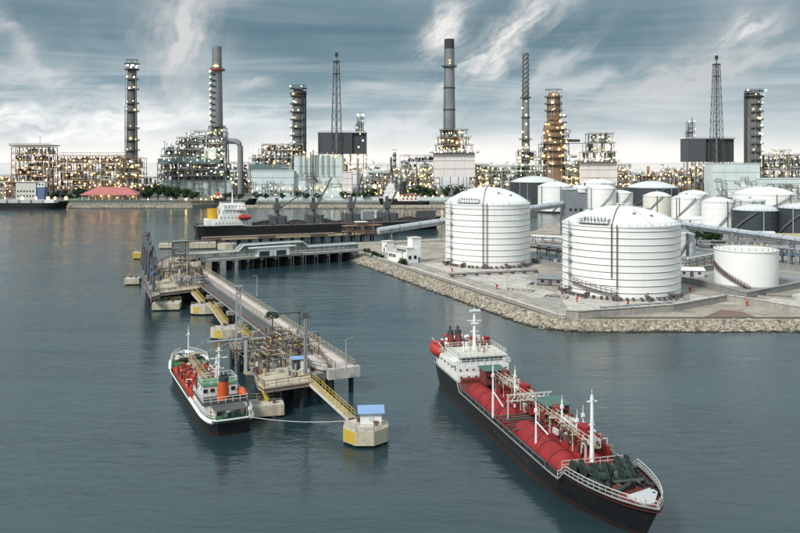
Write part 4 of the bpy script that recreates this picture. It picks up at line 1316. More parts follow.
for x in (-3, 3):
    for y in (-1.5, 1.5): MB().bar((x, y, 0), (x, y, 7.9), .4).build('leg', 'steel', gb)
for k in range(8): MB().b2(-3.5, 3.5, -1.9, -1.8, 8.2 + k * .56, 8.42 + k * .56).build('slat', 'steel', gb)


# ================================================================== SHIPS
def hull(parent, L, Bm, D, fc=(0.80, 2.0), poop=(0.0, 0.0), bulw=.8, rake=3.0, stern_f=.72, boot=.7, mats=('black_hull', 'boot'), deckm='dark_deck', flare=1.0, n=44, stern_curve=.10, edge='white', bow0=.76):
    """lofted hull with sheer, raised forecastle, deck sheet and gunwale; bow toward +x"""
    def smooth(t_): return max(0, min(1, t_)) ** 2 * (3 - 2 * max(0, min(1, t_)))
    def beam(t_, k):
        s = min(1, t_ / stern_curve)
        st_ = stern_f + (1 - stern_f) * math.sqrt(max(0, 1 - (1 - s) ** 2))
        st_w = .35 + .65 * math.sqrt(max(0, 1 - (1 - min(1, t_ / (stern_curve * 2.2))) ** 2))
        bd_ = max(0, (t_ - bow0) / (1 - bow0)); bw_ = max(0, (t_ - bow0 + .08) / (1 - bow0 + .08))
        top_ = max(0, 1 - bd_ ** 2.4) ** .75
        bot_ = max(0, 1 - bw_ ** 1.8) ** 1.15
        kk = k ** .8
        return Bm / 2 * ((st_w * bot_) * (1 - kk) + (st_ * top_) * kk)
    def zd(t_): return D + fc[1] * smooth((t_ - fc[0]) / .02) + poop[1] * smooth((poop[0] - t_) / .02 + 1) * (1 if poop[1] else 0) + .5 * max(0, (t_ - .7) / .3) ** 2
    ts = sorted(set([i / n for i in range(n + 1)] + [fc[0], fc[0] + .01, fc[0] + .02] + ([poop[0], poop[0] - .01, poop[0] + .02] if poop[1] else [])))
    rows = [-1.6, 0.0, boot] ; m_ = 4
    V_, Fc_, mi = [], [], []
    ncol = len(rows) + m_
    top = []
    for t_ in ts:
        zt = zd(t_) + bulw
        zs = rows + [boot + (zt - boot) * (j + 1) / m_ for j in range(m_)]
        x0 = -L / 2 + L * t_
        ring = []
        for z in zs:
            k = max(0, (z + 1.6) / (zt + 1.6))
            rk = rake * (k - 1) * smooth((t_ - .6) / .4) + 1.2 * (1 - k) * smooth((.15 - t_) / .15)
            ring.append((x0 + rk, beam(t_, k), z))
        V_.append(ring); top.append(ring[-1])
    q = MB(); vv = []
    for s in (1, -1):
        for ring in V_: vv += [(x, y * s, z) for x, y, z in ring]
    fs = []; nt = len(ts)
    for si in range(2):
        o_ = si * nt * ncol
        for i in range(nt - 1):
            for j in range(ncol - 1):
                f = (o_ + i * ncol + j, o_ + (i + 1) * ncol + j, o_ + (i + 1) * ncol + j + 1, o_ + i * ncol + j + 1)
                fs.append(f[::-1] if si == 0 else f); mi.append(1 if j < 2 else 0)
    for j in range(ncol - 1):
        fs.append((j, j + 1, nt * ncol + j + 1, nt * ncol + j)); mi.append(1 if j < 2 else 0)
    q.add(vv, fs)
    o = q.build('hull', mats[0], parent, True); o.data.materials.append(M[mats[1]])
    for p_, k in zip(o.data.polygons, mi): p_.material_index = k
    # deck
    q = MB(); P = []
    for t_, (x, y, z) in zip(ts, top): P += [(x, y * .985 + .001, zd(t_)), (x, -y * .985 - .001, zd(t_))]
    q.add(P, [(2 * i, 2 * i + 1, 2 * i + 3, 2 * i + 2) for i in range(nt - 1)]); q.build('deck', deckm, parent)
    # gunwale line both sides
    for s in (1, -1):
        MB().tube([(x, y * s, z) for x, y, z in top], .11, 6).build('gunwale', edge, parent)
    MB().bar((top[0][0], top[0][1], top[0][2]), (top[0][0], -top[0][1], top[0][2]), .2).build('stern_rail', edge, parent)
    def edge_at(x, s, inset=.25):
        for a, b_ in zip(top[:-1], top[1:]):
            if a[0] <= x <= b_[0] and b_[0] > a[0]:
                f = (x - a[0]) / (b_[0] - a[0])
                return Vector((x, s * (a[1] + (b_[1] - a[1]) * f - inset), a[2] + (b_[2] - a[2]) * f))
        return Vector((x, 0, top[-1][2]))
    return zd, edge_at, top


def house(parent, x0, x1, w, z0, z1, m='white', rail_=True, name='deckhouse', windows=6, wz=.55, side_win=True, roofm=None, ws=1.0):
    o = MB().b2(x0, x1, -w / 2, w / 2, z0, z1).build(name, m, parent)
    for k in range(windows):   # windows facing forward
        y = -w / 2 + w * (k + .5) / windows
        MB().b2(x1 - .04, x1 + .05, y - w / windows * .28 * ws, y + w / windows * .28 * ws, z0 + (z1 - z0) * wz - .35 * ws, z0 + (z1 - z0) * wz + .35 * ws).build('window', 'glass', o)
    if side_win:
        ns = max(2, int((x1 - x0) / 2))
        for s in (-1, 1):
            for k in range(ns):
                x = x0 + (x1 - x0) * (k + .5) / ns
                MB().b2(x - .3, x + .3, s * w / 2 - .05, s * w / 2 + .05, z0 + (z1 - z0) * wz - .3, z0 + (z1 - z0) * wz + .3).build('window', 'glass', o)
    if roofm: MB().b2(x0 - .15, x1 + .15, -w / 2 - .15, w / 2 + .15, z1, z1 + .1).build('roof', roofm, parent)
    if rail_:
        q = MB(); zr = z1 + (.1 if roofm else 0)
        q.rail([(x0, -w / 2, zr), (x1, -w / 2, zr), (x1, w / 2, zr), (x0, w / 2, zr)], 1.0, 1.6, .07, True, True); q.build('railing', 'white', parent)
    return o


def mast(parent, x, y, z, h, r=.28, m='white', cross=((.75, 1.6),), name='mast'):
    q = MB(); q.cyl((x, y, z), (x, y, z + h), r, 10, r * .6)
    for f, w in cross: q.box((x, y, z + h * f), (.2, w, .16)).box((x, y, z + h * f + .25), (.5, .4, .4))
    q.cyl((x, y, z + h), (x, y, z + h + .8), .05, 5)
    return q.build(name, m, parent)


# ---------------------------------------------------------------- red gas tanker
S0, S1 = Vector((11.4, 165.0)), Vector((29.8, 92.0))
hd = (S1 - S0).normalized(); LS = (S1 - S0).length; mid = (S0 + S1) / 2
rt = thing('gas_tanker', 'black hulled gas tanker with red cargo domes and white bridge in the foreground', 'ship', (mid.x, mid.y, 0), math.atan2(hd.y, hd.x))


def SL(x, y, z):
    """ship coordinates of a photo point at height z"""
    p = PX(x, y, z); v = Vector((p.x - mid.x, p.y - mid.y))
    return v.dot(hd), v.dot(Vector((-hd.y, hd.x)))


DZ = 2.5
zdk, edg, top = hull(rt, LS, 11.2, DZ, fc=(.80, 1.3), poop=(.24, 1.5), bulw=.5, rake=4.2, deckm='red_deck', boot=.75, edge='conc_grey', bow0=.74)
hl = LS / 2; hs = hl + 4.2
# superstructure
zp = DZ + 1.5
house(rt, -hs + 8.5, -hs + 21.0, 12.2, zp, zp + 1.4, windows=7, wz=.62, side_win=False, rail_=False, ws=.45)
house(rt, -hs + 10.0, -hs + 20.9, 12.2, zp + 1.4, zp + 2.9, windows=8, wz=.5, ws=.45)
br = MB().b2(-hs + 13.0, -hs + 20.6, -5.6, 5.6, zp + 2.9, zp + 4.4).build('bridge', 'white', rt)
for k in range(9): MB().b2(-hs + 20.56, -hs + 20.66, -4.9 + k * 1.09, -4.0 + k * 1.09, zp + 3.6, zp + 4.15).build('window', 'glass', br)
MB().b2(-hs + 17.4, -hs + 20.3, -6.9, 6.9, zp + 2.92, zp + 3.7).build('bridge_wing', 'white', rt)
MB().b2(-hs + 12.7, -hs + 20.9, -5.9, 5.9, zp + 4.4, zp + 4.55).build('bridge_roof', 'offwhite', rt)
q = MB(); q.rail([(-hs + 13, -5.7, zp + 4.55), (-hs + 20.7, -5.7, zp + 4.55), (-hs + 20.7, 5.7, zp + 4.55), (-hs + 13, 5.7, zp + 4.55)], .9, 1.5, .08, True, True); q.build('bridge_railing', 'offwhite', rt)
# red line houses under the bridge
MB().b2(-hs + 21.0, -hs + 22.2, -5.4, 5.4, zp - 1.6, zp + .8).build('front_casing', 'red_deck', rt)
# funnels
for y in (-3.4, -1.5):
    f = MB().cyl((-hs + 10.2, y, zp + 2.9), (-hs + 9.8, y, zp + 6.4), .85, 14, .75).build('funnel', 'red_deck', rt, True)
    MB().cyl((-hs + 9.8, y, zp + 6.4), (-hs + 9.7, y, zp + 7.2), .77, 14, .7).build('funnel_top', 'stack_dark', f, True)
    for k in (-.3, .3): MB().cyl((-hs + 9.7 + k, y, zp + 7.1), (-hs + 9.5 + k, y, zp + 8.0), .18, 8).build('exhaust_pipe', 'stack_dark', f)
MB().b2(-hs + 7.5, -hs + 11.8, -5, 1, zp + 3.2, zp + 4.8).build('funnel_casing', 'red_deck', rt)
# radar mast
mm = mast(rt, -hs + 15.0, .4, zp + 4.5, 7.6, .42, 'white', ((.45, 2.0), (.72, 3.4), (.95, 2.4)), 'radar_mast')
MB().box((-hs + 15.4, .4, zp + 4.5 + 7.5), (.25, 2.6, .35)).build('radar_scanner', 'white', rt)
MB().box((-hs + 15.3, .4, zp + 4.5 + 5.0), (.25, 1.9, .3)).build('radar_scanner', 'white', rt)
# lifeboats
for s, x_ in ((-1, -hs + 7.2), (1, -hs + 9)):
    q = MB(); prof = [(.02, -3.1), (.7, -2.6), (1.15, -1.2), (1.25, 0), (1.15, 1.2), (.7, 2.6), (.02, 3.1)]
    q2 = MB().lathe(prof, 14)
    P = [(x_ + z, s * 6.1 + x * 1.0, zp + 3.0 + y * 1.05) for x, y, z in q2.v]
    lb = MB().add(P, [f_ for f_ in q2.f]).build('lifeboat', 'orange' if s > 0 else 'red_bright', rt, True)
    MB().b2(x_ - 1.2, x_ + 1.0, s * 6.1 - .7, s * 6.1 + .7, zp + 3.8, zp + 4.5).build('canopy', 'red_bright', lb)
    for dx_ in (-2.2, 2.2):
        MB().bar((x_ + dx_, s * 5.0, zp), (x_ + dx_, s * 5.2, zp + 3.8), .22).bar((x_ + dx_, s * 5.2, zp + 3.8), (x_ + dx_, s * 6.3, zp + 4.8), .2).build('davit', 'white', rt)
# red vents and gear on bridge roof and boat deck
for i in range(22):
    x_, y_, h_ = -hs + random.uniform(8.5, 12.4), random.uniform(.6, 6.2), random.uniform(1.0, 3.4)
    MB().box((x_, y_, zp + 2.8 + h_ / 2), (random.uniform(.3, 1.0), random.uniform(.3, .9), h_)).build('boat_deck_gear', random.choice(('red_bright', 'red_deck', 'offwhite', 'red_tank', 'tan_walk')), rt)
rn = random.Random(21)
for i in range(30):
    x_, y_ = -hs + rn.uniform(5, 12.2), rn.uniform(-5, 5)
    MB().cyl((x_, y_, zp + 2.0), (x_, y_, zp + 4.2 + rn.random()), .22, 8).sph((x_, y_, zp + 4.4 + rn.random()), .4, 8, 5).build('vent', rn.choice(('red_bright', 'white', 'red_deck', 'offwhite')), rt, True)
for i in range(14):
    x_, y_ = -hs + rn.uniform(13, 19), rn.uniform(-4.6, 4.6)
    MB().cyl((x_, y_, zp + 4.5), (x_, y_, zp + 5.1 + rn.random() * .8), .2, 8).build('roof_fitting', rn.choice(('white', 'red_bright', 'offwhite')), rt)
MB().b2(-hs + 5.6, -hs + 8.4, -4.6, 4.6, zp, zp + 2.2).build('aft_house', 'white', rt)
q = MB(); q.rail([(-hs + 5.7, -4.6, zp + 2.2), (-hs + 8, -4.6, zp + 2.2)], 1, 1.4, .08); q.rail([(-hs + 5.7, 4.6, zp + 2.2), (-hs + 8, 4.6, zp + 2.2)], 1, 1.4, .08); q.build('aft_railing', 'white', rt)
for i in range(7):
    x_ = -hs + 7.5 + i * 2.1
    for s in (-1, 1): MB().b2(x_ - .18, x_ + .18, s * 5.9 - .18, s * 5.9 + .18, zp, zp + 2.4).build('stanchion', 'white', rt)
MB().b2(-hs + 7, -hs + 20.5, -6.25, -5.65, zp + 2.35, zp + 2.5).build('side_gallery', 'offwhite', rt)
MB().b2(-hs + 7, -hs + 20.5, 5.65, 6.25, zp + 2.35, zp + 2.5).build('side_gallery', 'offwhite', rt)


def capsule(parent, x0, x1, y, z, r, m, name='cargo_tank', fx=1.0):
    prof = [(.02, x0)]
    for i in range(1, 7): a = PI / 2 * i / 6; prof.append((r * math.sin(a), x0 + r * .9 * (1 - math.cos(a))))
    for i in range(5, -1, -1): a = PI / 2 * i / 6; prof.append((max(.02, r * math.sin(a)), x1 - r * .9 * (1 - math.cos(a))))
    q2 = MB().lathe(prof, 28)
    P = [(z_, y + y_, z + x_) for x_, y_, z_ in q2.v]
    return MB().add(P, q2.f).build(name, m, parent, True)


xa0, xa1, xb0, xb1 = -hs + 22.6, -hs + 42.0, -hs + 44.0, hl - 16.6
for (x0, x1) in ((xa0, xa1), (xb0, xb1)):
    for s in (-1, 1):
        tk = capsule(rt, x0, x1, s * 2.9, DZ - .55, 2.85, 'red_tank')
        for k in range(1, 5):
            x_ = x0 + (x1 - x0) * k / 5
            q2 = MB().lathe([(2.84, -.07), (2.88, -.07), (2.88, .07), (2.84, .07)], 28)
            MB().add([(x_ + z_, s * 2.9 + y_, DZ - .55 + xx) for xx, y_, z_ in q2.v], q2.f).build('tank_band', 'red_deck', tk)
    # cargo dome on top
    xm = (x0 + x1) / 2
    MB().cyl((xm + 5, 1.6, DZ + 2.5), (xm + 5, 1.6, DZ + 5.2), 1.1, 14).build('tank_dome', 'red_tank', rt, True)
    MB().cyl((xm - 5, 2.2, DZ + 2.5), (xm - 5, 2.2, DZ + 4.9), .9, 14).build('tank_dome', 'red_deck', rt, True)
    # dark side coaming
    for s in (-1, 1): MB().b2(x0 - .3, x1 + .3, s * 5.85 - .14, s * 5.85 + .14, DZ, DZ + .9).build('coaming', 'dark_deck', rt)
# centre catwalk
zk = DZ + 3.6
MB().b2(-hs + 21.2, hl - 16.4, .5, 1.7, zk - .12, zk).build('catwalk', 'tan_walk', rt)
MB().b2(-hs + 26, hl - 19, 1.8, 4.9, DZ + 2.3, DZ + 2.45).build('pipe_platform', 'red_deck', rt)
q = MB(); q.rail([(-hs + 21.2, .5, zk), (hl - 16.4, .5, zk)], 1.05, 1.5, .08); q.build('catwalk_railing', 'offwhite', rt)
q = MB(); q.rail([(-hs + 21.2, 1.7, zk), (hl - 16.4, 1.7, zk)], 1.05, 1.5, .08); q.build('catwalk_railing', 'offwhite', rt)
for i in range(11):
    x_ = -hs + 22.5 + i * 3.8
    MB().bar((x_, .5, DZ + 1), (x_, .5, zk), .16).bar((x_, 1.7, DZ + 1), (x_, 1.7, zk), .16).build('catwalk_leg', 'offwhite', rt)
# pipes along the right half
for k in range(6):
    y_ = 2.3 + k * .55; z_ = DZ + 3.5 - .15 * max(0, k - 1)
    r = rn.choice((.12, .17, .21))
    x0 = -hs + 23 + rn.random() * 4; x1 = hl - 19 - rn.random() * 6
    MB().cyl((x0, y_, z_), (x1, y_, z_), r, 8).build('deck_pipe', rn.choice(('red_bright', 'tan_walk', 'red_deck', 'offwhite', 'brown')), rt, True)
for i in range(170):
    x_ = -hs + 24 + rn.random() * 37; y_ = rn.uniform(-.3, 5.4); zt = DZ + 3.3 - max(0, y_ - 3.8) * .8
    w = rn.uniform(.8, 3.0)
    if rn.random() < .5: pts = [(x_, y_, zt - 1.2), (x_, y_, zt + rn.uniform(.1, .9)), (x_ + w, y_, zt + .3), (x_ + w, y_, zt - 1.2)]
    else: pts = [(x_, y_ - w * .5, zt - .6), (x_, y_ - w * .5, zt + .6), (x_, y_ + w * .4, zt + .5), (x_, y_ + w * .4, zt - 1.8)]
    MB().tube(pts, rn.uniform(.07, .15), 6).build('branch_pipe', rn.choice(('red_bright', 'red_tank', 'tan_walk', 'red_deck', 'offwhite', 'brown')), rt, True)
# manifold amidships
for i in range(7):
    x_ = -hs + 41 + i * 1.1
    MB().cyl((x_, -6.0, DZ + 1.5), (x_, 6.0, DZ + 1.5), .17, 8).build('manifold_pipe', rn.choice(('red_deck', 'steel_dark', 'brown')), rt, True)
# compressor rooms with green roofs
for x_, y_, w, d_ in ((-hs + 24.2, .6, 4.4, 3.2), (-hs + 45.4, 3.0, 4.6, 4.2)):
    h_ = house(rt, x_ - d_ / 2, x_ + d_ / 2, w, zk - 1.6, zk + .9, 'red_deck', False, 'compressor_room', 3, .6, False)
    h_.location.y = y_
    o = MB().b2(x_ - d_ / 2 - .3, x_ + d_ / 2 + .3, y_ - w / 2 - .3, y_ + w / 2 + .3, zk + .9, zk + 1.1).build('compressor_roof', 'green_roof', rt)
# white masts and vent posts
for (px_, py_, tp, r) in ((493, 404, 366, .24), (515, 394, 370, .27), (536, 431, 403, .2), (562, 425, 400, .24), (577, 433, 415, .16), (583, 428, 410, .1)):
    zb = zk - .4
    lx, ly = SL(px_, py_, zb); d = PX(px_, py_, zb).y
    h_ = (py_ - tp) * d / F
    ly /= .83
    mast(rt, lx, ly, DZ + 1.0, h_ + zb - DZ - 1.0, r, 'white', ((.8, .7),), 'vent_mast')
    MB().bar((lx, ly, zb + h_ * .35), (lx + 2.4, ly + 1.0, zb + .2), .16).build('mast_stay', 'white', rt)
lx, ly = SL(601, 463, DZ + 2.6)
fm = mast(rt, hl - 16.2, 0.0, DZ + 1.0, 9.8, .38, 'white', ((.6, 1.0), (.92, 1.8)), 'foremast')
q = MB(); q.bar((hl - 16.2, 0, DZ + 10.5), (hl - 5, 0, DZ + 3), .04).bar((hl - 16.2, 0, DZ + 10.5), (-hs + 52, 3, zk + 1), .04); q.build('stay_wire', 'steel_dark', rt)
# derrick crossing truss amidships
q = MB()
for y_ in (-4.5, 3.0): q.bar((-hs + 42.5, y_, DZ + 1), (-hs + 42.5, y_, zk + 1.6), .22)
for z_ in (zk + .6, zk + 1.6): q.bar((-hs + 42.5, -4.8, z_), (-hs + 42.5, 4.6, z_), .16)
for i in range(9): q.bar((-hs + 42.5, -4.8 + i, zk + .6), (-hs + 42.5, -3.8 + i, zk + 1.6), .1)
q.build('hose_gantry', 'offwhite', rt)
# forecastle: winches, windlass, bollards
zf = DZ + 1.35
MB().b2(hl - 16.0, hl - 15.6, -5.6, 5.6, DZ, zf + .05).build('forecastle_bulkhead', 'dark_green', rt)
for i, (x_, y_) in enumerate(((hl - 12.5, -3.2), (hl - 12.5, -1.2), (hl - 12.2, .9), (hl - 12.2, 3.0), (hl - 10.0, 1.8), (hl - 10.2, -2.4), (hl - 14, 3.8), (hl - 14, -4.0))):
    w_ = MB().cyl((x_ + .25, y_ - .75, zf + 1.0), (x_ + .25, y_ + .75, zf + 1.0), .62, 12).build('winch_drum', 'dark_green', rt, True)
    for s in (-.8, .8): MB().cyl((x_ + .25, y_ + s - .08, zf + 1.0), (x_ + .25, y_ + s + .08, zf + 1.0), 1.0, 14).build('winch_flange', 'dark_green', w_, True)
    MB().b2(x_ - .7, x_ + 1.0, y_ - .9, y_ + .9, zf, zf + .4).build('winch_bed', 'dark_deck', rt)
for i in range(10):
    x_ = hl - 15 + i * 1.1
    for s in (-1, 1):
        e = edg(x_, s, .9)
        if abs(e.y) > .6: MB().cyl((x_, e.y, zf - .1), (x_, e.y, zf + .65), .2, 8).build('bollard', 'dark_green', rt)
MB().prism([(hl - 5.2, -1.4), (hl - 6.6, 3.6), (hl - 5.2, 3.7), (hl - 2.6, 1.3), (hl - 2.4, -.4)], zf + .35, zf + .6).build('bow_platform', 'tank_grey', rt)
for i in range(40): MB().cyl((hl - 14.4 + rn.random() * 8, rn.uniform(-4.5, 4.5), zf), (hl - 14.4 + rn.random() * 8, rn.uniform(-4.5, 4.5), zf + rn.uniform(.3, 1.3)), rn.uniform(.12, .35), 8).build('deck_gear', rn.choice(('dark_green', 'dark_deck', 'dark_green', 'steel_dark')), rt)
MB().b2(hl - 15.2, hl - 7.5, -4.6, 4.6, zf + .02, zf + .12).build('winch_deck', 'dark_deck', rt)
for i in range(3): MB().cyl((hl - 15 + rn.random() * 8, rn.uniform(-4, 4), zf), (hl - 15 + rn.random() * 8, rn.uniform(-4, 4), zf + 1.0), .18, 6).build('deck_gear', rn.choice(('dark_green', 'dark_deck', 'steel')), rt)
# railings round the deck edge
for s in (-1, 1):
    q = MB(); q.rail([edg(x_, s, .1) for x_ in [hl - 15.4 + i * .95 for i in range(17)]], .9, 1.2, .08); q.build('bow_railing', 'offwhite', rt)
    q = MB(); q.rail([edg(-hs + 23 + i * 2.2, s, .1) for i in range(18)], .8, 1.5, .06, False); q.build('deck_railing', 'steel' if s < 0 else 'offwhite', rt)
q = MB(); q.rail([(hl - 16, -5.4, zf + .1), (hl - 16, 5.4, zf + .1)], 1, 1.3, .08); q.build('forecastle_railing', 'offwhite', rt)
# right-hand side deck clutter: hose reels, lockers
for i in range(18):
    x_ = -hs + 24 + i * 2.0 + rn.random()
    MB().b2(x_ - .4, x_ + .5, 5.95, 6.3, DZ, DZ + rn.uniform(.6, 1.5)).build('side_locker', rn.choice(('red_deck', 'red_bright', 'dark_deck', 'tan_walk', 'brown')), rt)

# letters-like white marks along the starboard side
for i in range(15):
    e = edg(-hs + 41.5 + i * .95, -1, -.07)
    for k in range(3):
        if rn.random() < .8: MB().box((e.x + rn.uniform(-.25, .25), e.y, DZ - .7 + .2 * (k - 1)), ((.09, .4)[k % 2], .04, (.5, .08)[k % 2])).build('hull_mark', 'steel_dark', rt)
# ---------------------------------------------------------------- small tanker at the near platform
S0b, S1b = Vector((-27.3, 130.5)), Vector((-46.6, 172.5))
hb = (S1b - S0b).normalized(); LB = (S1b - S0b).length; mb_ = (S0b + S1b) / 2
st2 = thing('small_tanker', 'small black hulled tanker with orange funnel and green decks at the near platform', 'ship', (mb_.x, mb_.y, 0), math.atan2(hb.y, hb.x))
hb2 = LB / 2; D2 = 1.6
zd2, ed2, tp2 = hull(st2, LB, 8.4, D2, fc=(.84, 1.4), poop=(.33, .7), bulw=.45, rake=2.2, deckm='green_deck', boot=.5, edge='white', stern_f=.62, stern_curve=.14)
zp2 = D2 + .7
MB().b2(-hb2 + 5.2, -hb2 + 14.5, -3.6, 3.6, zp2, zp2 + 1.6).build('deckhouse', 'white', st2)
MB().b2(-hb2 + 5.0, -hb2 + 14.7, -3.9, 3.9, zp2 + 1.6, zp2 + 1.72).build('boat_deck', 'dark_deck', st2)
h_ = house(st2, -hb2 + 9.6, -hb2 + 14.2, 6.0, zp2 + 1.72, zp2 + 3.6, 'white', True, 'wheelhouse', 6, .62, True, 'green_deck')
for k in range(5): MB().b2(-hb2 + 9.5, -hb2 + 9.64, -2.6 + k * 1.2, -1.9 + k * 1.2, zp2 + 2.5, zp2 + 3.1).build('window', 'glass', st2)
q = MB(); q.rail([(-hb2 + 5.2, -3.7, zp2 + 1.7), (-hb2 + 14.5, -3.7, zp2 + 1.7)], 1, 1.2, .07); q.rail([(-hb2 + 5.2, 3.7, zp2 + 1.7), (-hb2 + 14.5, 3.7, zp2 + 1.7)], 1, 1.2, .07)
q.rail([(-hb2 + 5.2, -3.7, zp2 + 1.7), (-hb2 + 5.2, 3.7, zp2 + 1.7)], 1, 1.2, .07); q.build('boat_deck_railing', 'white', st2)
fn = MB().cyl((-hb2 + 7.2, 0, zp2 + 1.7), (-hb2 + 6.9, 0, zp2 + 5.0), 1.05, 14, .9).build('funnel', 'orange', st2, True)
MB().cyl((-hb2 + 6.9, 0, zp2 + 5.0), (-hb2 + 6.85, 0, zp2 + 5.8), .92, 14, .86).build('funnel_top', 'stack_dark', fn, True)
for k in (-.35, .35): MB().cyl((-hb2 + 6.85, k, zp2 + 5.7), (-hb2 + 6.7, k, zp2 + 6.3), .22, 8).build('exhaust_pipe', 'stack_dark', fn)
mast(st2, -hb2 + 10.6, 0, zp2 + 3.7, 6.2, .2, 'white', ((.4, 1.8), (.7, 3.0), (.9, 1.2)), 'radar_mast')
MB().b2(-hb2 + .6, -hb2 + 3.8, -2.7, 2.7, zp2 + 1.7, zp2 + 1.8).build('stern_awning', 'steel_dark', st2)
for s in (-1, 1):
    for x_ in (.6, 2.4, 4.3): MB().bar((-hb2 + x_, s * 2.9, zp2), (-hb2 + x_, s * 2.9, zp2 + 1.7), .12).build('awning_post', 'white', st2)
    q = MB(); q.rail([ed2(-hb2 + .3 + i * .8, s, .05) for i in range(16)], .9, 1.0, .07); q.build('stern_railing', 'white', st2)
    MB().tube([ed2(-hb2 + .6 + i * .8, s, .02) + Vector((0, 0, -.32)) for i in range(19)], .34, 6).build('white_strake', 'white', st2)
    q = MB(); q.rail([ed2(hb2 - 8 + i * .6, s, .1) for i in range(13)], .9, 1.0, .07); q.build('bow_railing', 'white', st2)
# bow bulwark in white
for s in (-1, 1): MB().tube([ed2(hb2 - 7.2 + i * .5, s, .0) + Vector((0, 0, -.35)) for i in range(15)], .36, 6).build('bow_bulwark', 'white', st2)
# trunk deck with red pipes
MB().b2(-hb2 + 15.5, hb2 - 7.4, -3.5, 3.5, D2, D2 + .8).build('trunk', 'red_bright', st2)
MB().b2(-hb2 + 15.2, hb2 - 8.2, -.45, .45, D2 + 2.2, D2 + 2.3).build('catwalk', 'tan_walk', st2)
q = MB(); q.rail([(-hb2 + 15.2, -.45, D2 + 2.3), (hb2 - 8.2, -.45, D2 + 2.3)], .95, 1.3, .07); q.rail([(-hb2 + 15.2, .45, D2 + 2.3), (hb2 - 8.2, .45, D2 + 2.3)], .95, 1.3, .07); q.build('catwalk_railing', 'tan_walk', st2)
for i in range(10): MB().bar((-hb2 + 16 + i * 2.2, 0, D2 + .9), (-hb2 + 16 + i * 2.2, 0, D2 + 2.2), .18).build('catwalk_leg', 'offwhite', st2)
for k in range(7):
    y_ = -2.2 + k * .72; MB().cyl((-hb2 + 16, y_, D2 + 1.3), (hb2 - 9, y_, D2 + 1.3), rn.choice((.1, .15, .2)), 8).build('deck_pipe', rn.choice(('red_bright', 'orange', 'brown', 'red_deck')), st2, True)
for i in range(130):
    x_, y_ = -hb2 + 16 + rn.random() * (LB - 26), rn.uniform(-3.4, 3.4)
    h = rn.uniform(.6, 1.6)
    MB().tube([(x_, y_, D2 + .2), (x_, y_, D2 + 1 + h), (x_ + rn.uniform(-1.5, 1.5), y_ + rn.uniform(-1, 1), D2 + 1 + h)], rn.uniform(.1, .2), 6).build('branch_pipe', rn.choice(('red_bright', 'orange', 'offwhite', 'red_deck', 'brown')), st2, True)
for i in range(5):
    x_ = -hb2 + 18 + i * 4.2
    MB().cyl((x_, 1.5, D2 + .9), (x_, 1.5, D2 + 1.7), .8, 12).build('tank_hatch', 'red_bright', st2, True); MB().cyl((x_ + 1, -1.6, D2 + .9), (x_ + 1, -1.6, D2 + 1.6), .7, 12).build('tank_hatch', 'red_deck', st2, True)
mast(st2, hb2 - 5.5, 0, D2 + 1.5, 6.5, .17, 'white', ((.8, .8),), 'foremast')
mast(st2, -hb2 + 17.5, -1.0, D2 + .9, 6.0, .22, 'white', ((.85, .8),), 'derrick_post'); mast(st2, -hb2 + 26, -2.8, D2 + .2, 3.6, .2, 'white', (), 'vent_post')
for i in range(44):
    x_, y_ = hb2 - 7.0 + rn.random() * 4.4, rn.uniform(-2.6, 2.6)
    MB().cyl((x_, y_ - .4, D2 + 2.1), (x_, y_ + .4, D2 + 2.1), rn.uniform(.2, .5), 10).build('winch_drum', rn.choice(('offwhite', 'dark_green', 'dark_deck', 'tan_walk', 'dark_green')), st2, True)
for i in range(30):
    x_, y_ = -hb2 + rn.uniform(3, 6.5), rn.uniform(-3, 3)
    MB().b2(x_ - .3, x_ + .3, y_ - .3, y_ + .3, zp2, zp2 + rn.uniform(.5, 1.2)).build('deck_locker', rn.choice(('green_deck', 'white', 'offwhite', 'steel', 'red_bright')), st2)
q2 = MB().lathe([(.02, -1.9), (.6, -1.3), (.75, 0), (.6, 1.3), (.02, 1.9)], 12)
MB().add([(-hb2 + 7.4 + z, -3.3 + x, zp2 + 2.6 + y) for x, y, z in q2.v], q2.f).build('lifeboat', 'orange', st2, True)

# mooring ropes
def rope(label, a, b_, sag=.6):
    a, b_ = Vector(a), Vector(b_)
    o_ = a.copy()
    t_ = MB().tube([a.lerp(b_, i / 10) - o_ - Vector((0, 0, sag * 4 * (i / 10) * (1 - i / 10))) for i in range(11)], .05, 5).build('mooring_rope', 'offwhite', None, loc=o_)
    tag(t_, label, 'rope', 'mooring ropes of the small tanker')


def w2(lx, ly, z): return Vector((mb_.x + hb.x * lx - hb.y * ly, mb_.y + hb.y * lx + hb.x * ly, z))


rope('mooring rope from the small tanker stern to the octagonal dolphin', w2(-hb2 + .4, -2.2, zp2 + .5), (cA.x - 3, cA.y, ZM + .5), .5)
rope('mooring rope from the small tanker bow to the nearer round dolphin', w2(hb2 - 2, -1, D2 + 2.4), (cC.x - 2, cC.y, ZM + .6), .4)
rope('second bow rope of the small tanker toward the lattice mast platform', w2(hb2 - 4, -2.5, D2 + 2.4), PX(230, 342, ZD), .3)

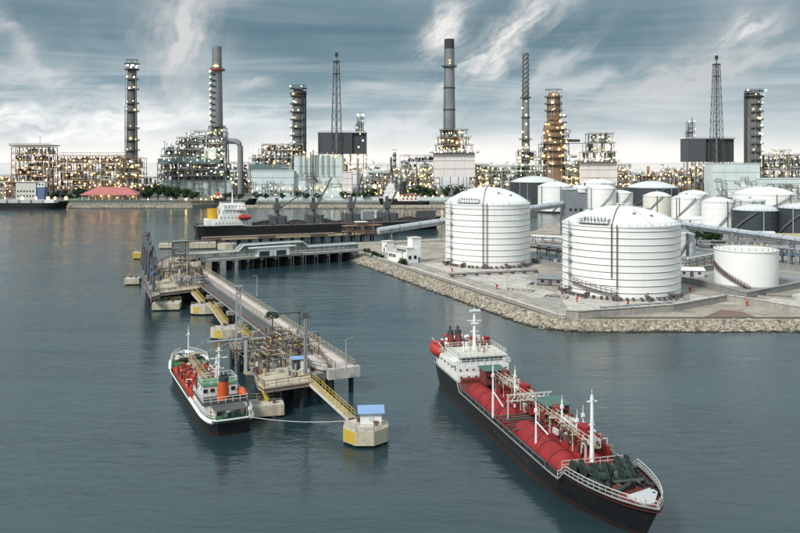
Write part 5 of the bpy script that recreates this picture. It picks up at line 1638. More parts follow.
# ---------------------------------------------------------------- bulk carrier
S0c = Vector((-121.5, 474)); L_c = 160; hc = Vector((.93, .367)).normalized(); mc = S0c + hc * (L_c / 2)
bc = thing('bulk_carrier', 'long black bulk carrier with yellow funnel and grey deck cranes behind the trestle', 'ship', (mc.x, mc.y, 0), math.atan2(hc.y, hc.x))
hcl = L_c / 2; D3 = 5.0
zd3, ed3, tp3 = hull(bc, L_c, 24, D3, fc=(.93, 1.6), poop=(.16, .8), bulw=.7, rake=4, deckm='dark_deck', boot=1.2, edge='steel', bow0=.86)
z3 = D3 + .8
house(bc, -hcl + 10, -hcl + 32, 19, z3, z3 + 3.2, 'white', True, 'deckhouse', 8)
house(bc, -hcl + 13, -hcl + 30, 18, z3 + 3.2, z3 + 6.4, 'white', True, 'deckhouse', 8)
house(bc, -hcl + 14.5, -hcl + 29, 17, z3 + 6.4, z3 + 9.6, 'white', True, 'deckhouse', 8)
house(bc, -hcl + 15.5, -hcl + 28, 18, z3 + 9.6, z3 + 12.8, 'white', True, 'bridge', 11, .6)
MB().b2(-hcl + 23, -hcl + 28, -12, 12, z3 + 9.62, z3 + 10.8).build('bridge_wing', 'white', bc)
fn = MB().cyl((-hcl + 10.6, 0, z3), (-hcl + 10.0, 0, z3 + 10.5), 3.3, 16, 2.9).build('funnel', 'yellow_funnel', bc, True)
MB().cyl((-hcl + 10.0, 0, z3 + 10.5), (-hcl + 9.9, 0, z3 + 13), 2.92, 16, 2.8).build('funnel_top', 'stack_dark', fn, True)
MB().b2(-hcl + 6, -hcl + 12.5, -7, 7, z3, z3 + 4).build('aft_casing', 'white', bc)
mast(bc, -hcl + 22, 0, z3 + 12.8, 8.5, .5, 'white', ((.4, 2), (.75, 7), (.95, 2)), 'radar_mast')
q2 = MB().lathe([(.02, -4.2), (1.3, -3.2), (1.6, 0), (1.3, 3.2), (.02, 4.2)], 12)
MB().add([(-hcl + 27.5 + z, -10.6 + x, z3 + 5.2 + y) for x, y, z in q2.v], q2.f).build('lifeboat', 'red_bright', bc, True)
q = MB(); q.rail([ed3(-hcl + 1 + i * 3, -1, .1) for i in range(9)], 1, 1.5, .12); q.build('stern_railing', 'offwhite', bc)
xs_ = [277, 313.5, 351, 387]
for i, px_ in enumerate(xs_):
    # station along the hull seen at this bearing
    k = (px_ - 400) / F
    tpar = (k * S0c.y - S0c.x) / (hc.x - k * hc.y)
    x_ = tpar - hcl
    ped = MB().cyl((x_, 0, D3), (x_, 0, D3 + 9), 1.5, 14, 1.3).build('crane_pedestal', 'crane_grey', bc, True)
    MB().b2(x_ - 2.0, x_ + 2.0, -1.9, 1.9, D3 + 9, D3 + 13).build('crane_cab', 'crane_grey', bc)
    MB().b2(x_ - 1.0, x_ + .8, -.9, .9, D3 + 13, D3 + 16.5).build('crane_head', 'crane_grey', bc)
    ang = R((34, 60, 75, 58)[i]); Lj = 22
    jib = Vector((math.cos(ang), (-.15, .1, -.1, .2)[i], math.sin(ang))) * Lj
    q = MB()
    for s in (-.8, .8): q.bar((x_ + 1.5, s, D3 + 10), Vector((x_ + 1.5, s * .4, D3 + 10)) + jib, .6)
    for j in range(9):
        a, b_ = j / 9, (j + 1) / 9
        q.bar(Vector((x_ + 1.5, -.8 * (1 - .6 * a), D3 + 10)) + jib * a, Vector((x_ + 1.5, .8 * (1 - .6 * b_), D3 + 10)) + jib * b_, .3)
    q.build('crane_jib', 'crane_grey', bc)
    MB().bar((x_, 0, D3 + 16.4), Vector((x_ + 1.5, 0, D3 + 10)) + jib, .12).build('luffing_wire', 'steel_dark', bc)
    # open hatch covers standing beside the crane
    for y_, xw in ((-8.6, 4.6), (2.0, 4.6)):
        for sx_ in (-1, 1):
            MB().box((x_ + sx_ * 2.6 - .6, y_ + 3, D3 + 3.4), (.7, 9.0, 5.6)).build('hatch_cover', 'crane_grey', bc)
    MB().b2(x_ - 6.5, x_ + 4.2, -9.3, -8.9, D3 + .6, D3 + 6.2).build('hatch_panel', 'crane_grey', bc)
xs3 = [-hcl + 36 + i * 19 for i in range(6)]
for i, x_ in enumerate(xs3):
    MB().b2(x_, x_ + 13, -8.5, 8.5, D3, D3 + 1.5).build('hatch_coaming', 'dark_deck', bc)
    q = MB(); rr = random.Random(i + 40)
    g_ = 7
    P = [(x_ + .5 + 12 * a / g_, -8 + 16 * b_ / g_, D3 + 1.2 + 1.6 * math.sin(PI * a / g_) * math.sin(PI * b_ / g_) + rr.random() * .5) for a in range(g_ + 1) for b_ in range(g_ + 1)]
    q.add(P, [(a * (g_ + 1) + b_, (a + 1) * (g_ + 1) + b_, (a + 1) * (g_ + 1) + b_ + 1, a * (g_ + 1) + b_ + 1) for a in range(g_) for b_ in range(g_)])
    q.build('coal_cargo', 'coal', bc)
MB().box((hcl - 12, -3, D3 + 4), (14, .8, 5.5), R(8)).build('hatch_panel', 'crane_grey', bc); MB().box((hcl - 11, 4, D3 + 3.6), (12, .8, 5), R(8)).build('hatch_panel', 'crane_grey', bc)
for i in range(46):
    x_, y_ = -hcl + 35 + rn.random() * (L_c - 50), -11.2 + rn.random() * 1.6
    MB().b2(x_ - .8, x_ + .8, y_ - .4, y_ + .4, D3, D3 + rn.uniform(.6, 2.2)).build('deck_fitting', rn.choice(('dark_deck', 'steel', 'brown', 'steel_dark')), bc)
for k in range(3): MB().cyl((-hcl + 27, -10.6 + k * .5, D3 + .8), (hcl - 14, -10.6 + k * .5, D3 + .8), .2, 6).build('deck_pipe', 'steel_warm', bc)
mast(bc, hcl - 5, 0, D3 + 1.6, 9, .35, 'steel_light', ((.8, 2),), 'foremast')
q = MB(); q.rail([ed3(-hcl + 26 + i * 3, -1, .1) for i in range(38)], 1, 1.5, .1); q.build('deck_railing', 'crane_grey', bc)


# ================================================================== REFINERY
class Unit:
    """a process unit at depth D; photo columns and rows become local metres"""
    def __init__(s, name, label, cat, xc, D, g=ZB, group=None):
        s.xc, s.D, s.g, s.s = xc, D, g, D / F
        s.o = thing(name, label, cat, ((xc - 400) * s.s, D, g), 0, group)

    def X(s, x): return (x - s.xc) * s.s

    def Z(s, y): return H - (y - YH) * s.s - s.g


RN = random.Random(77)


def frame(u, x0, x1, y0, y1, levels, nx, ny, m='steel_dark', w=.55, brace=True, plates=True, pm='steel', rails=True, fill=1.9):
    """steel structure: each column its own part, floors as plates"""
    zt = levels[-1]
    for i in range(nx + 1):
        for j in range(ny + 1):
            x, y = x0 + (x1 - x0) * i / nx, y0 + (y1 - y0) * j / ny
            MB().bar((x, y, 0), (x, y, zt), w).build('column', m, u.o)
    for k, z in enumerate(levels):
        q = MB()
        for i in range(nx + 1): q.bar((x0 + (x1 - x0) * i / nx, y0, z), (x0 + (x1 - x0) * i / nx, y1, z), w * .8)
        for j in range(ny + 1): q.bar((x0, y0 + (y1 - y0) * j / ny, z), (x1, y0 + (y1 - y0) * j / ny, z), w * .9)
        q.build('floor_beams', m, u.o)
        if plates: MB().b2(x0, x1, y0, y1, z + w * .45, z + w * .45 + .15).build('floor_plate', pm, u.o)
        if rails:
            q = MB(); q.rail([(x0, y0, z + .5), (x1, y0, z + .5)], 1.3, 3, .18); q.build('railing', m, u.o)
    zz = [0] + list(levels)
    for k in range(len(zz) - 1):
        hgt = zz[k + 1] - zz[k] - .5
        n_ = int((x1 - x0) / 4.2 * fill)
        for i in range(n_):
            x, y = RN.uniform(x0 + 1.5, x1 - 1.5), RN.uniform(y0 + (y1 - y0) * .25, y1 - 1)
            w_, h_ = RN.uniform(1.0, 3.6), hgt * RN.uniform(.45, .98); mm = RN.choice(EQ)
            if RN.random() < .45: MB().lathe([(.05, 0), (w_ * .45, .1), (w_ * .45, h_ * .9), (.05, h_)], 10, (x, y, zz[k] + .4)).build('equipment', mm, u.o, True)
            else: MB().b2(x - w_ / 2, x + w_ / 2, y - 1.0, y + 1.0, zz[k] + .4, zz[k] + .4 + h_).build('equipment', mm, u.o)
    for k in range(int((x1 - x0) * zz[-1] / 130 * fill)):
        x, z = RN.uniform(x0, x1), RN.uniform(1, zz[-1]); x2 = max(x0, min(x1, x + RN.uniform(-14, 14))); z2 = max(1, min(zz[-1] + 1, z + RN.uniform(-10, 10))); y = y0 - RN.uniform(.3, 1.2)
        MB().tube([(x, y, z), (x, y, z2), (x2, y, z2)], RN.uniform(.16, .4), 5).build('pipe', RN.choice(('alu', 'steel_light', 'steel', 'pale_clad', 'steel_warm', 'offwhite')), u.o)
    if brace:
        q = MB()
        for k in range(len(zz) - 1):
            for i in range(0, nx, 2):
                xa, xb = x0 + (x1 - x0) * i / nx, x0 + (x1 - x0) * (i + 1) / nx
                q.bar((xa, y0, zz[k]), (xb, y0, zz[k + 1]), w * .5)
        q.build('bracing', m, u.o)


EQ = ('steel', 'steel_dark', 'steel', 'steel_warm', 'alu', 'tank_grey', 'steel_light', 'teal_steel', 'pale_clad')
VM = ('alu', 'alu', 'steel_light', 'steel', 'pale_clad', 'tank_grey')


def vessel(u, x, y, z, h, r, m=None):
    m = m or RN.choice(VM)
    MB().lathe([(.05, z), (r * .7, z + .1), (r, z + r * .4), (r, z + h - r * .6), (r * .7, z + h - r * .15), (.05, z + h)], 14, (x, y, 0)).build('vessel', m, u.o, True)
    if h > 8:
        for k in range(1, int(h / 6) + 1):
            zz = z + k * 6 - 1
            if zz < z + h - 1: MB().lathe([(r, 0), (r + 1.0, 0), (r + 1.0, .2), (r, .2)], 12, (x, y, zz)).build('ring_platform', 'steel_dark', u.o)


def drum(u, x, y, z, L, r, m=None):
    m = m or RN.choice(VM)
    q2 = MB().lathe([(.05, -L / 2 - r * .4), (r * .75, -L / 2 - r * .2), (r, -L / 2), (r, L / 2), (r * .75, L / 2 + r * .2), (.05, L / 2 + r * .4)], 14)
    MB().add([(x + zz, y + yy, z + r + xx) for xx, yy, zz in q2.v], q2.f).build('drum', m, u.o, True)
    MB().b2(x - L * .3 - .4, x - L * .3 + .4, y - r * .7, y + r * .7, z, z + r * .6).b2(x + L * .3 - .4, x + L * .3 + .4, y - r * .7, y + r * .7, z, z + r * .6).build('saddle', 'steel_dark', u.o)


def pipes(u, x0, x1, y0, y1, z0, z1, n, mats=('steel_light', 'steel', 'alu', 'teal_steel', 'steel_warm')):
    for i in range(n):
        x, y, z = RN.uniform(x0, x1), RN.uniform(y0, y1), RN.uniform(z0, z1)
        dx_ = RN.choice((-1, 1)) * RN.uniform(3, 12); x2 = max(x0, min(x1, x + dx_)); zt = max(z0, min(z1, z + RN.uniform(-9, 9)))
        MB().tube([(x, y, z), (x, y, zt), (x2, y, zt), (x2, y, z0 if RN.random() < .4 else max(z0, zt - 4))], RN.uniform(.25, .6), 6).build('pipe', RN.choice(mats), u.o, True)


def lamps(u, x0, x1, y, zs, n, kinds=('gold', 'warm'), r=(.6, 1.0), jit=1.2):
    n = int(n * 1.7)
    for z in zs:
        for i in range(n):
            lamp(u.o, (x0 + (x1 - x0) * (i + RN.uniform(.15, .85)) / n, y + RN.uniform(-.6, .6), z + RN.uniform(-jit, jit) * 1.8), RN.choice(kinds), RN.uniform(*r))


def chimney(u, x, y, zb, zt, r0, r1, m='stack', cap=None, capm='stack_dark', rings=(), ringm='steel_dark', strakes=None, n=24):
    """tapering stack; cap is the height where the dark top begins"""
    zc = cap or zt
    rc = r0 + (r1 - r0) * (zc - zb) / (zt - zb)
    MB().lathe([(r0, zb), (rc, zc)] + ([] if cap else [(rc * .85, zc), (rc * .85, zc - 3)]), n, (x, y, 0)).build('shaft', m, u.o, True)
    if cap: MB().lathe([(rc + .02, zc), (r1 + .02, zt), (r1 * .85, zt), (r1 * .85, zt - 3)], n, (x, y, 0)).build('top_section', capm, u.o, True)
    for z, ex in rings:
        rr = r0 + (r1 - r0) * (z - zb) / (zt - zb)
        MB().lathe([(rr - .05, 0), (rr + ex, 0), (rr + ex, .35), (rr - .05, .35)], n, (x, y, z)).build('ring_platform', ringm, u.o)
        q = MB(); q.rail([(x + math.cos(2 * PI * i / 16) * (rr + ex), y + math.sin(2 * PI * i / 16) * (rr + ex), z + .35) for i in range(16)], 1.3, 4, .2, True, True); q.build('ring_railing', ringm, u.o)
    q = MB(); a = -PI / 2 - .9
    for da in (-.5, .5):
        q.bar((x + math.cos(a) * (r0 + .5) + da, y + math.sin(a) * (r0 + .5), zb), (x + math.cos(a) * (r1 + .5) + da, y + math.sin(a) * (r1 + .5), zt - 2), .25)
    q.build('ladder', 'steel_dark', u.o)
    if strakes:
        for s in range(3):
            pts = []
            for i in range(60):
                z = strakes[0] + (strakes[1] - strakes[0]) * i / 59; rr = r0 + (r1 - r0) * (z - zb) / (zt - zb) + .25
                t_ = s * 2 * PI / 3 + 2 * PI * (z - strakes[0]) / 16
                pts.append((x + math.cos(t_) * rr, y + math.sin(t_) * rr, z))
            MB().tube(pts, .42, 5).build('helical_strake', 'steel_dark', u.o)


def column_tower(u, x, y, zb, zt, r, plats, m='stack', side=-1, kinds=('gold', 'cool'), head=True, r2=None, lr=(.7, 1.1), pr=2.0):
    """distillation column: shell, part-ring platforms with lamps, pipes, ladder cage"""
    r2 = r2 or r
    MB().lathe([(r, zb), (r2, zt - r2), (r2 * .8, zt - r2 * .3), (.1, zt)], 24, (x, y, 0)).build('shell', m, u.o, True)
    for i, z in enumerate(plats):
        rr = r + (r2 - r) * (z - zb) / (zt - zb)
        a0 = PI * .75 if side < 0 else -PI * .75
        MB().lathe([(rr - .05, 0), (rr + pr, 0), (rr + pr, .35), (rr - .05, .35)], 14, (x, y, z), a0, a0 + PI * 1.25).build('platform', 'steel_dark', u.o)
        q = MB(); q.rail([(x + math.cos(a0 + PI * 1.25 * k / 12) * (rr + pr - .1), y + math.sin(a0 + PI * 1.25 * k / 12) * (rr + pr - .1), z + .35) for k in range(13)], 1.4, 3, .2); q.build('platform_railing', 'steel_dark', u.o)
        for k in range(2):
            t_ = -PI / 2 + side * RN.uniform(.1, 1.2) if k else -PI / 2 + RN.uniform(-.6, .6)
            lamp(u.o, (x + math.cos(t_) * (rr + pr + .2), y + math.sin(t_) * (rr + pr + .2), z + RN.uniform(1.5, 3.2)), RN.choice(kinds), RN.uniform(*lr))
    for k in range(4):
        t_ = -PI / 2 + RN.uniform(-1.3, 1.3); R_ = r + RN.uniform(.5, 1.1)
        za, zb2 = zb + RN.uniform(0, .2) * (zt - zb), zb + RN.uniform(.6, 1.02) * (zt - zb)
        MB().cyl((x + math.cos(t_) * R_, y + math.sin(t_) * R_, za), (x + math.cos(t_) * R_, y + math.sin(t_) * R_, zb2), RN.uniform(.25, .5), 8).build('riser_pipe', RN.choice(('steel_light', 'alu', 'steel')), u.o, True)
    if head:
        q = MB()
        for k in range(6): q.bar((x + math.cos(k) * (r2 + 1.4), y + math.sin(k) * (r2 + 1.4), zt - 3), (x + math.cos(k) * (r2 + 1.4), y + math.sin(k) * (r2 + 1.4), zt + 2.5), .3)
        q.lathe([(r2 + 1.2, 0), (r2 + 1.9, 0), (r2 + 1.9, .3), (r2 + 1.2, .3)], 16, (x, y, zt + 2.2)).bar((x - r2 - 1.6, y, zt + 2.2), (x + r2 + 1.6, y, zt + 2.2), .3)
        q.build('head_frame', 'steel_dark', u.o)


def clutter(u, x0, x1, y0, y1, z0, prof, n, mv=None):
    """vessels, drums, posts and pipes standing on a deck under a height profile"""
    for i in range(n):
        x = RN.uniform(x0, x1); y = RN.uniform(y0, y1); hm = prof((x - x0) / (x1 - x0))
        k = RN.random()
        if k < .45: vessel(u, x, y, z0, max(3, hm * RN.uniform(.5, 1)), RN.uniform(.8, 2.0), mv)
        elif k < .7: drum(u, x, y, z0 + RN.uniform(0, hm * .6), RN.uniform(5, 9), RN.uniform(1, 1.8), mv)
        else:
            h = hm * RN.uniform(.7, 1.15)
            MB().bar((x, y, z0), (x, y, z0 + h), .4).box((x, y, z0 + h), (1.8, 1.0, .8)).build('post', RN.choice(('steel_dark', 'steel', 'steel_warm')), u.o)


# --- U1 long orange lit rack with block at its left end
D1 = 900
u = Unit('process_unit', 'long orange lit open steel rack left of the leftmost tall column', 'process unit', 75, D1)
X, Z = u.X, u.Z
frame(u, X(14), X(52), -6, 14, [Z(y) for y in (189, 182, 175, 168, 161, 154, 147)], 5, 2, 'steel_warm', .6, pm='steel_warm')
MB().b2(X(12.5), X(54), -8, 16, Z(146), Z(145)).build('top_deck', 'steel_warm', u.o)
q = MB(); q.rail([(X(12.5), -8, Z(145)), (X(54), -8, Z(145))], 1.6, 2, .22); q.build('top_railing', 'steel_dark', u.o)
frame(u, X(52.8), X(128), -2, 14, [Z(y) for y in (189, 180, 171, 163, 156)], 12, 2, 'steel_warm', .55, pm='steel_warm')
for k in range(6): drum(u, X(60 + 11 * k), 4, Z(163) + .5, 9, 2.2, 'steel_light')
q = MB()
for k in range(8): q.bar((X(62 + 9 * k), 4, Z(156)), (X(62 + 9 * k), 4, Z(152.5)), .3)
q.bar((X(60), 4, Z(152.7)), (X(129), 4, Z(152.7)), .5).bar((X(60), -2, Z(152.7)), (X(129), -2, Z(152.7)), .4); q.build('roof_gantry', 'steel', u.o)
clutter(u, X(16), X(50), 0, 8, Z(189), lambda t_: 30, 14); clutter(u, X(56), X(126), 2, 10, Z(189), lambda t_: 26, 26)
pipes(u, X(15), X(51), -4, 4, 2, Z(148), 26, ('steel_warm', 'steel_light', 'brown', 'alu')); pipes(u, X(54), X(128), -4, 4, 2, Z(158), 44, ('steel_warm', 'steel_light', 'brown', 'alu'))
for zz in (152, 160, 167, 174, 181): lamps(u, X(16), X(52), -7.5, [Z(zz)], 4, ('warm', 'orange', 'gold'), (.8, 1.25))
for zz in (160, 166, 174, 183): lamps(u, X(54), X(130), -4.5, [Z(zz)], 9, ('warm', 'orange', 'gold'), (.7, 1.2))
lamps(u, X(60), X(135), -8, [Z(187)], 9, ('gold', 'warm'), (1.0, 1.5))
q = MB(); q.bar((X(40), 0, Z(145)), (X(40), 0, Z(138)), .3).box((X(40), 0, Z(137.5)), (1, 1, 1)); q.build('signal_mast', 'steel_dark', u.o)
# white cabins at its foot
cb = Unit('site_cabin', 'white two storey site cabin at the foot of the orange lit rack', 'building', 28, 850)
MB().b2(cb.X(18), cb.X(38), -5, 5, 0, cb.Z(182)).build('wall', 'offwhite', cb.o); MB().b2(cb.X(17), cb.X(39), -6, 6, cb.Z(182), cb.Z(181.4)).build('roof', 'roof_grey', cb.o)
for k in range(6):
    for z in (3, 8): MB().b2(cb.X(19.5 + 3 * k), cb.X(21 + 3 * k), -5.1, -4.9, z, z + 2).build('window', 'glass', cb.o)
cb = Unit('site_cabin', 'blue based white cabin right of the two storey site cabin', 'building', 43, 850)
MB().b2(cb.X(36.5), cb.X(46), -4, 4, 0, cb.Z(187)).build('lower_wall', 'blue', cb.o); MB().b2(cb.X(36.5), cb.X(46), -4, 4, cb.Z(187) + .01, cb.Z(182)).build('upper_wall', 'white', cb.o)
MB().b2(cb.X(36), cb.X(46.5), -4.5, 4.5, cb.Z(182), cb.Z(181.5)).build('roof', 'roof_grey', cb.o)
for k in range(3): MB().b2(cb.X(37.5 + 3 * k), cb.X(39 + 3 * k), -4.1, -3.9, cb.Z(185.5), cb.Z(183.5)).build('window', 'glass', cb.o)

# --- C1 tall dark column
u = Unit('column_stack', 'tall dark column with ring platforms and lamps, farthest left in the skyline', 'column', 132, 880)
X, Z = u.X, u.Z
column_tower(u, 0, 0, 0, Z(62), X(138.2), [Z(y) for y in (188, 176, 164, 151, 141, 129, 112, 104, 90, 80, 70)], 'column_dark', 1, ('gold', 'warm', 'cool'), True, X(136.2), (.8, 1.3), 2.2)
for y in (64, 70): MB().lathe([(X(136), 0), (X(139.6), 0), (X(139.6), .5), (X(136), .5)], 20, (0, 0, Z(y))).build('ring_platform', 'steel_dark', u.o)
for k in range(7): lamp(u.o, (math.cos(k) * 6, -abs(math.sin(k)) * 6, Z(66)), 'cool', 1.1)
frame(u, X(120), X(144), -9, 9, [Z(y) for y in (188, 178, 168, 158)], 3, 2, 'steel_warm', .5, pm='steel_warm')
lamps(u, X(120), X(144), -9.6, [Z(185), Z(175), Z(165)], 4, ('gold', 'warm'), (.9, 1.4)); pipes(u, X(120), X(144), -8, -4, 2, Z(160), 12)

# --- U2 stepped unit with stack
D2_ = 930
u = Unit('process_unit', 'stepped steel unit rising to the slender stack with red ring', 'process unit', 195, D2_)
X, Z = u.X, u.Z
MB().b2(X(161), X(232), -4, 20, 0, Z(180)).build('plinth', 'pale_clad', u.o)
frame(u, X(160), X(226), -10, 18, [Z(y) for y in (176, 170, 164)], 9, 2, 'steel_dark', .6)
MB().b2(X(160), X(222), -9.0, -7.8, Z(163), Z(158.5)).build('screen_panel', 'teal_steel', u.o)
frame(u, X(163), X(226), -6, 16, [Z(y) for y in (157, 150)], 8, 2, 'steel', .45)
frame(u, X(178), X(226), -5, 14, [Z(144), Z(138)], 6, 2, 'steel', .45)
frame(u, X(192), X(226), -4, 12, [Z(132)], 4, 2, 'steel', .4)
clutter(u, X(164), X(222), -3, 12, Z(157), lambda t_: 16 + 22 * t_, 60)
pipes(u, X(163), X(226), -8, 2, Z(176), Z(150), 40); pipes(u, X(185), X(226), -6, 2, Z(158), Z(130), 26)
MB().b2(X(206), X(217.5), -8, -1, Z(162), Z(148)).build('exchanger_house', 'pale_clad', u.o)
MB().cyl((X(207), -10, Z(162)), (X(207), -10, Z(150)), 1.2, 10).build('vessel', 'pale_clad', u.o, True)
for zz in (174, 167, 160, 154, 147, 140, 133): lamps(u, X(163 + max(0, 160 - zz)), X(226), -9.5, [Z(zz)], 6, ('cool', 'gold', 'cool'), (.6, 1.1))
chimney(u, X(216), 6, 0, Z(46), X(223) - X(216), X(220.3) - X(216), 'stack', Z(69), 'stack', [(Z(127), 3.4), (Z(69), 3.0)], 'steel_dark')
MB().lathe([(X(220.6) - X(216), 0), (X(224) - X(216), 0), (X(224) - X(216), 1.2), (X(220.6) - X(216), 1.2)], 24, (X(216), 6, Z(70.2))).build('red_ring', 'red_bright', u.o)
for i, y in enumerate((74, 80, 86, 92, 98, 104, 110, 116, 122)):
    MB().lathe([(5, 0), (8.2, 0), (8.2, .4), (5, .4)], 8, (X(216), 6, Z(y)), PI * .85, PI * 1.45).build('stack_platform', 'steel_dark', u.o)
    MB().b2(X(209.3), X(212), 3.2, 5.6, Z(y) + .4, Z(y) + 2.6).build('platform_guard', 'steel_dark', u.o)
    lamp(u.o, (X(209.6), 1.5, Z(y) + 3.4), 'gold' if i % 2 else 'cool', 1.15)
for k in range(3): lamp(u.o, (X(214 + 2 * k), -.8, Z(66)), 'warm', 1.2)
frame(u, X(208), X(225), 0, 12, [Z(y) for y in (176, 168, 160, 152, 144, 136, 128)], 2, 2, 'steel_dark', .5)
lamps(u, X(209), X(224), -.8, [Z(y) for y in (172, 164, 156, 148, 140, 132)], 3, ('gold', 'cool'), (.8, 1.2))
# elbow duct
pts = [(X(219), 2, Z(141)), (X(230), 2, Z(141))] + [(X(233.5) + math.sin(a) * 7.5, 2, Z(141) - 7.5 + math.cos(a) * 7.5) for a in (.3, .7, 1.1, 1.4)] + [(X(240), 2, Z(152)), (X(240), 2, 0)]
MB().tube(pts, 3.3, 16).build('elbow_duct', 'stack', u.o, True)
frame(u, X(226), X(248), 4, 14, [Z(y) for y in (186, 178, 170, 163)], 3, 1, 'steel', .45)
lamps(u, X(227), X(247), 1, [Z(183), Z(175), Z(167)], 3, ('gold', 'cool'), (.8, 1.2))

# --- U3 stepped unit, column tower
u = Unit('process_unit', 'stepped rusty steel unit in front of the square shouldered column tower', 'process unit', 278, 930)
X, Z = u.X, u.Z
frame(u, X(250), X(292), -6, 14, [Z(y) for y in (186, 178, 171, 165, 158)], 6, 2, 'steel', .5)
MB().b2(X(250), X(290), -7, -6.2, Z(170), Z(165)).build('screen_panel', 'teal_steel', u.o)
frame(u, X(262), X(304), -4, 12, [Z(151), Z(145)], 5, 2, 'steel_warm', .45)
clutter(u, X(251), X(292), -3, 10, Z(165), lambda t_: 12 + 16 * t_, 34); pipes(u, X(250), X(304), -6, 2, Z(178), Z(144), 34)
for zz in (182, 174, 162, 155, 148): lamps(u, X(250), X(304), -7, [Z(zz)], 6, ('cool', 'gold', 'warm'), (.6, 1.1))
column_tower(u, X(297.5), 8, 0, Z(87), X(303.6) - X(297.5), [Z(y) for y in (160, 152, 144, 136, 128, 120, 112, 104, 96)], 'column_dark', -1, ('gold', 'cool'), True, None, (.9, 1.35), 2.6)
MB().b2(X(300), X(305), 10, 14, 0, Z(90)).build('elevator_shaft', 'steel_dark', u.o)
for y in (88, 93): MB().lathe([(X(303) - X(297.5), 0), (X(306.6) - X(297.5), 0), (X(306.6) - X(297.5), .5), (X(303) - X(297.5), .5)], 20, (X(297.5), 8, Z(y))).build('head_platform', 'steel_dark', u.o)
for x in (290, 301): lamp(u.o, (X(x), 3, Z(86)), 'cool', 1.2)

# --- pale blocks
def block(label, x0, x1, yt, yb, D, dep, m='pale_clad', name='clad_building', seams=4, rail_=True):
    u = Unit(name, label, 'building', (x0 + x1) / 2, D)
    n_ = max(2, round((x1 - x0) / 12))
    for i in range(n_):
        a, b_ = u.X(x0) + (u.X(x1) - u.X(x0)) * i / n_, u.X(x0) + (u.X(x1) - u.X(x0)) * (i + 1) / n_
        MB().b2(a + .08, b_ - .08, 0, .6, 0, u.Z(yt)).build('wall_panel', m, u.o)
    MB().b2(u.X(x0) + .1, u.X(x1) - .1, .7, dep, 0, u.Z(yt) - .05).build('core', m, u.o)
    for k in range(1, seams): MB().b2(u.X(x0), u.X(x1), -.25, .1, u.Z(yt) * k / seams, u.Z(yt) * k / seams + .35).build('seam_band', 'steel_light', u.o)
    MB().b2(u.X(x0) - .4, u.X(x1) + .4, -.5, dep + .4, u.Z(yt), u.Z(yt) + .6).build('parapet', m, u.o)
    if name == 'clad_building':
        pipes(u, u.X(x0), u.X(x1), -3, -1.2, .5, u.Z((yt + 190) / 2), int((x1 - x0) * .35), ('steel', 'steel_dark', 'steel_warm')); lamps(u, u.X(x0), u.X(x1), -6, [u.Z(190)], int((x1 - x0) / 14) + 1, ('gold', 'cool'), (.5, .8), 3)
    if rail_:
        q = MB(); q.rail([(u.X(x0), -.3, u.Z(yt) + .6), (u.X(x1), -.3, u.Z(yt) + .6)], 1.4, 3, .2); q.build('roof_railing', 'steel', u.o)
    return u


u = block('long pale aqua clad block below the stepped rusty unit', 252, 294, 171, 195, 880, 26)
for x in (268, 271, 274):
    MB().cyl((u.X(x), -3, 0), (u.X(x), -3, u.Z(181)), .7, 8).build('vent_stack', 'steel', u.o, True)
lamps(u, u.X(253), u.X(293), -2, [u.Z(189)], 4, ('cool', 'gold'), (.8, 1.2))
u = block('higher pale aqua clad block beneath the slate box and flare', 294, 342, 156, 195, 885, 30)
for k in range(7):
    q = MB(); x = u.X(300 + 5.5 * k); MB().cyl((x, -2, u.Z(175)), (x, -2, u.Z(152)), .6, 8).build('riser_pipe', RN.choice(('steel', 'steel_dark', 'alu')), u.o, True)
MB().b2(u.X(313), u.X(314), -3, -2, 0, u.Z(150)).build('ladder_mast', 'steel_dark', u.o)
lamps(u, u.X(296), u.X(340), -2, [u.Z(154), u.Z(189)], 5, ('cool', 'gold'), (.7, 1.1))
block('pale pink lit block right of the higher aqua block', 342, 352, 172, 195, 882, 16, 'pink_clad', rail_=False)

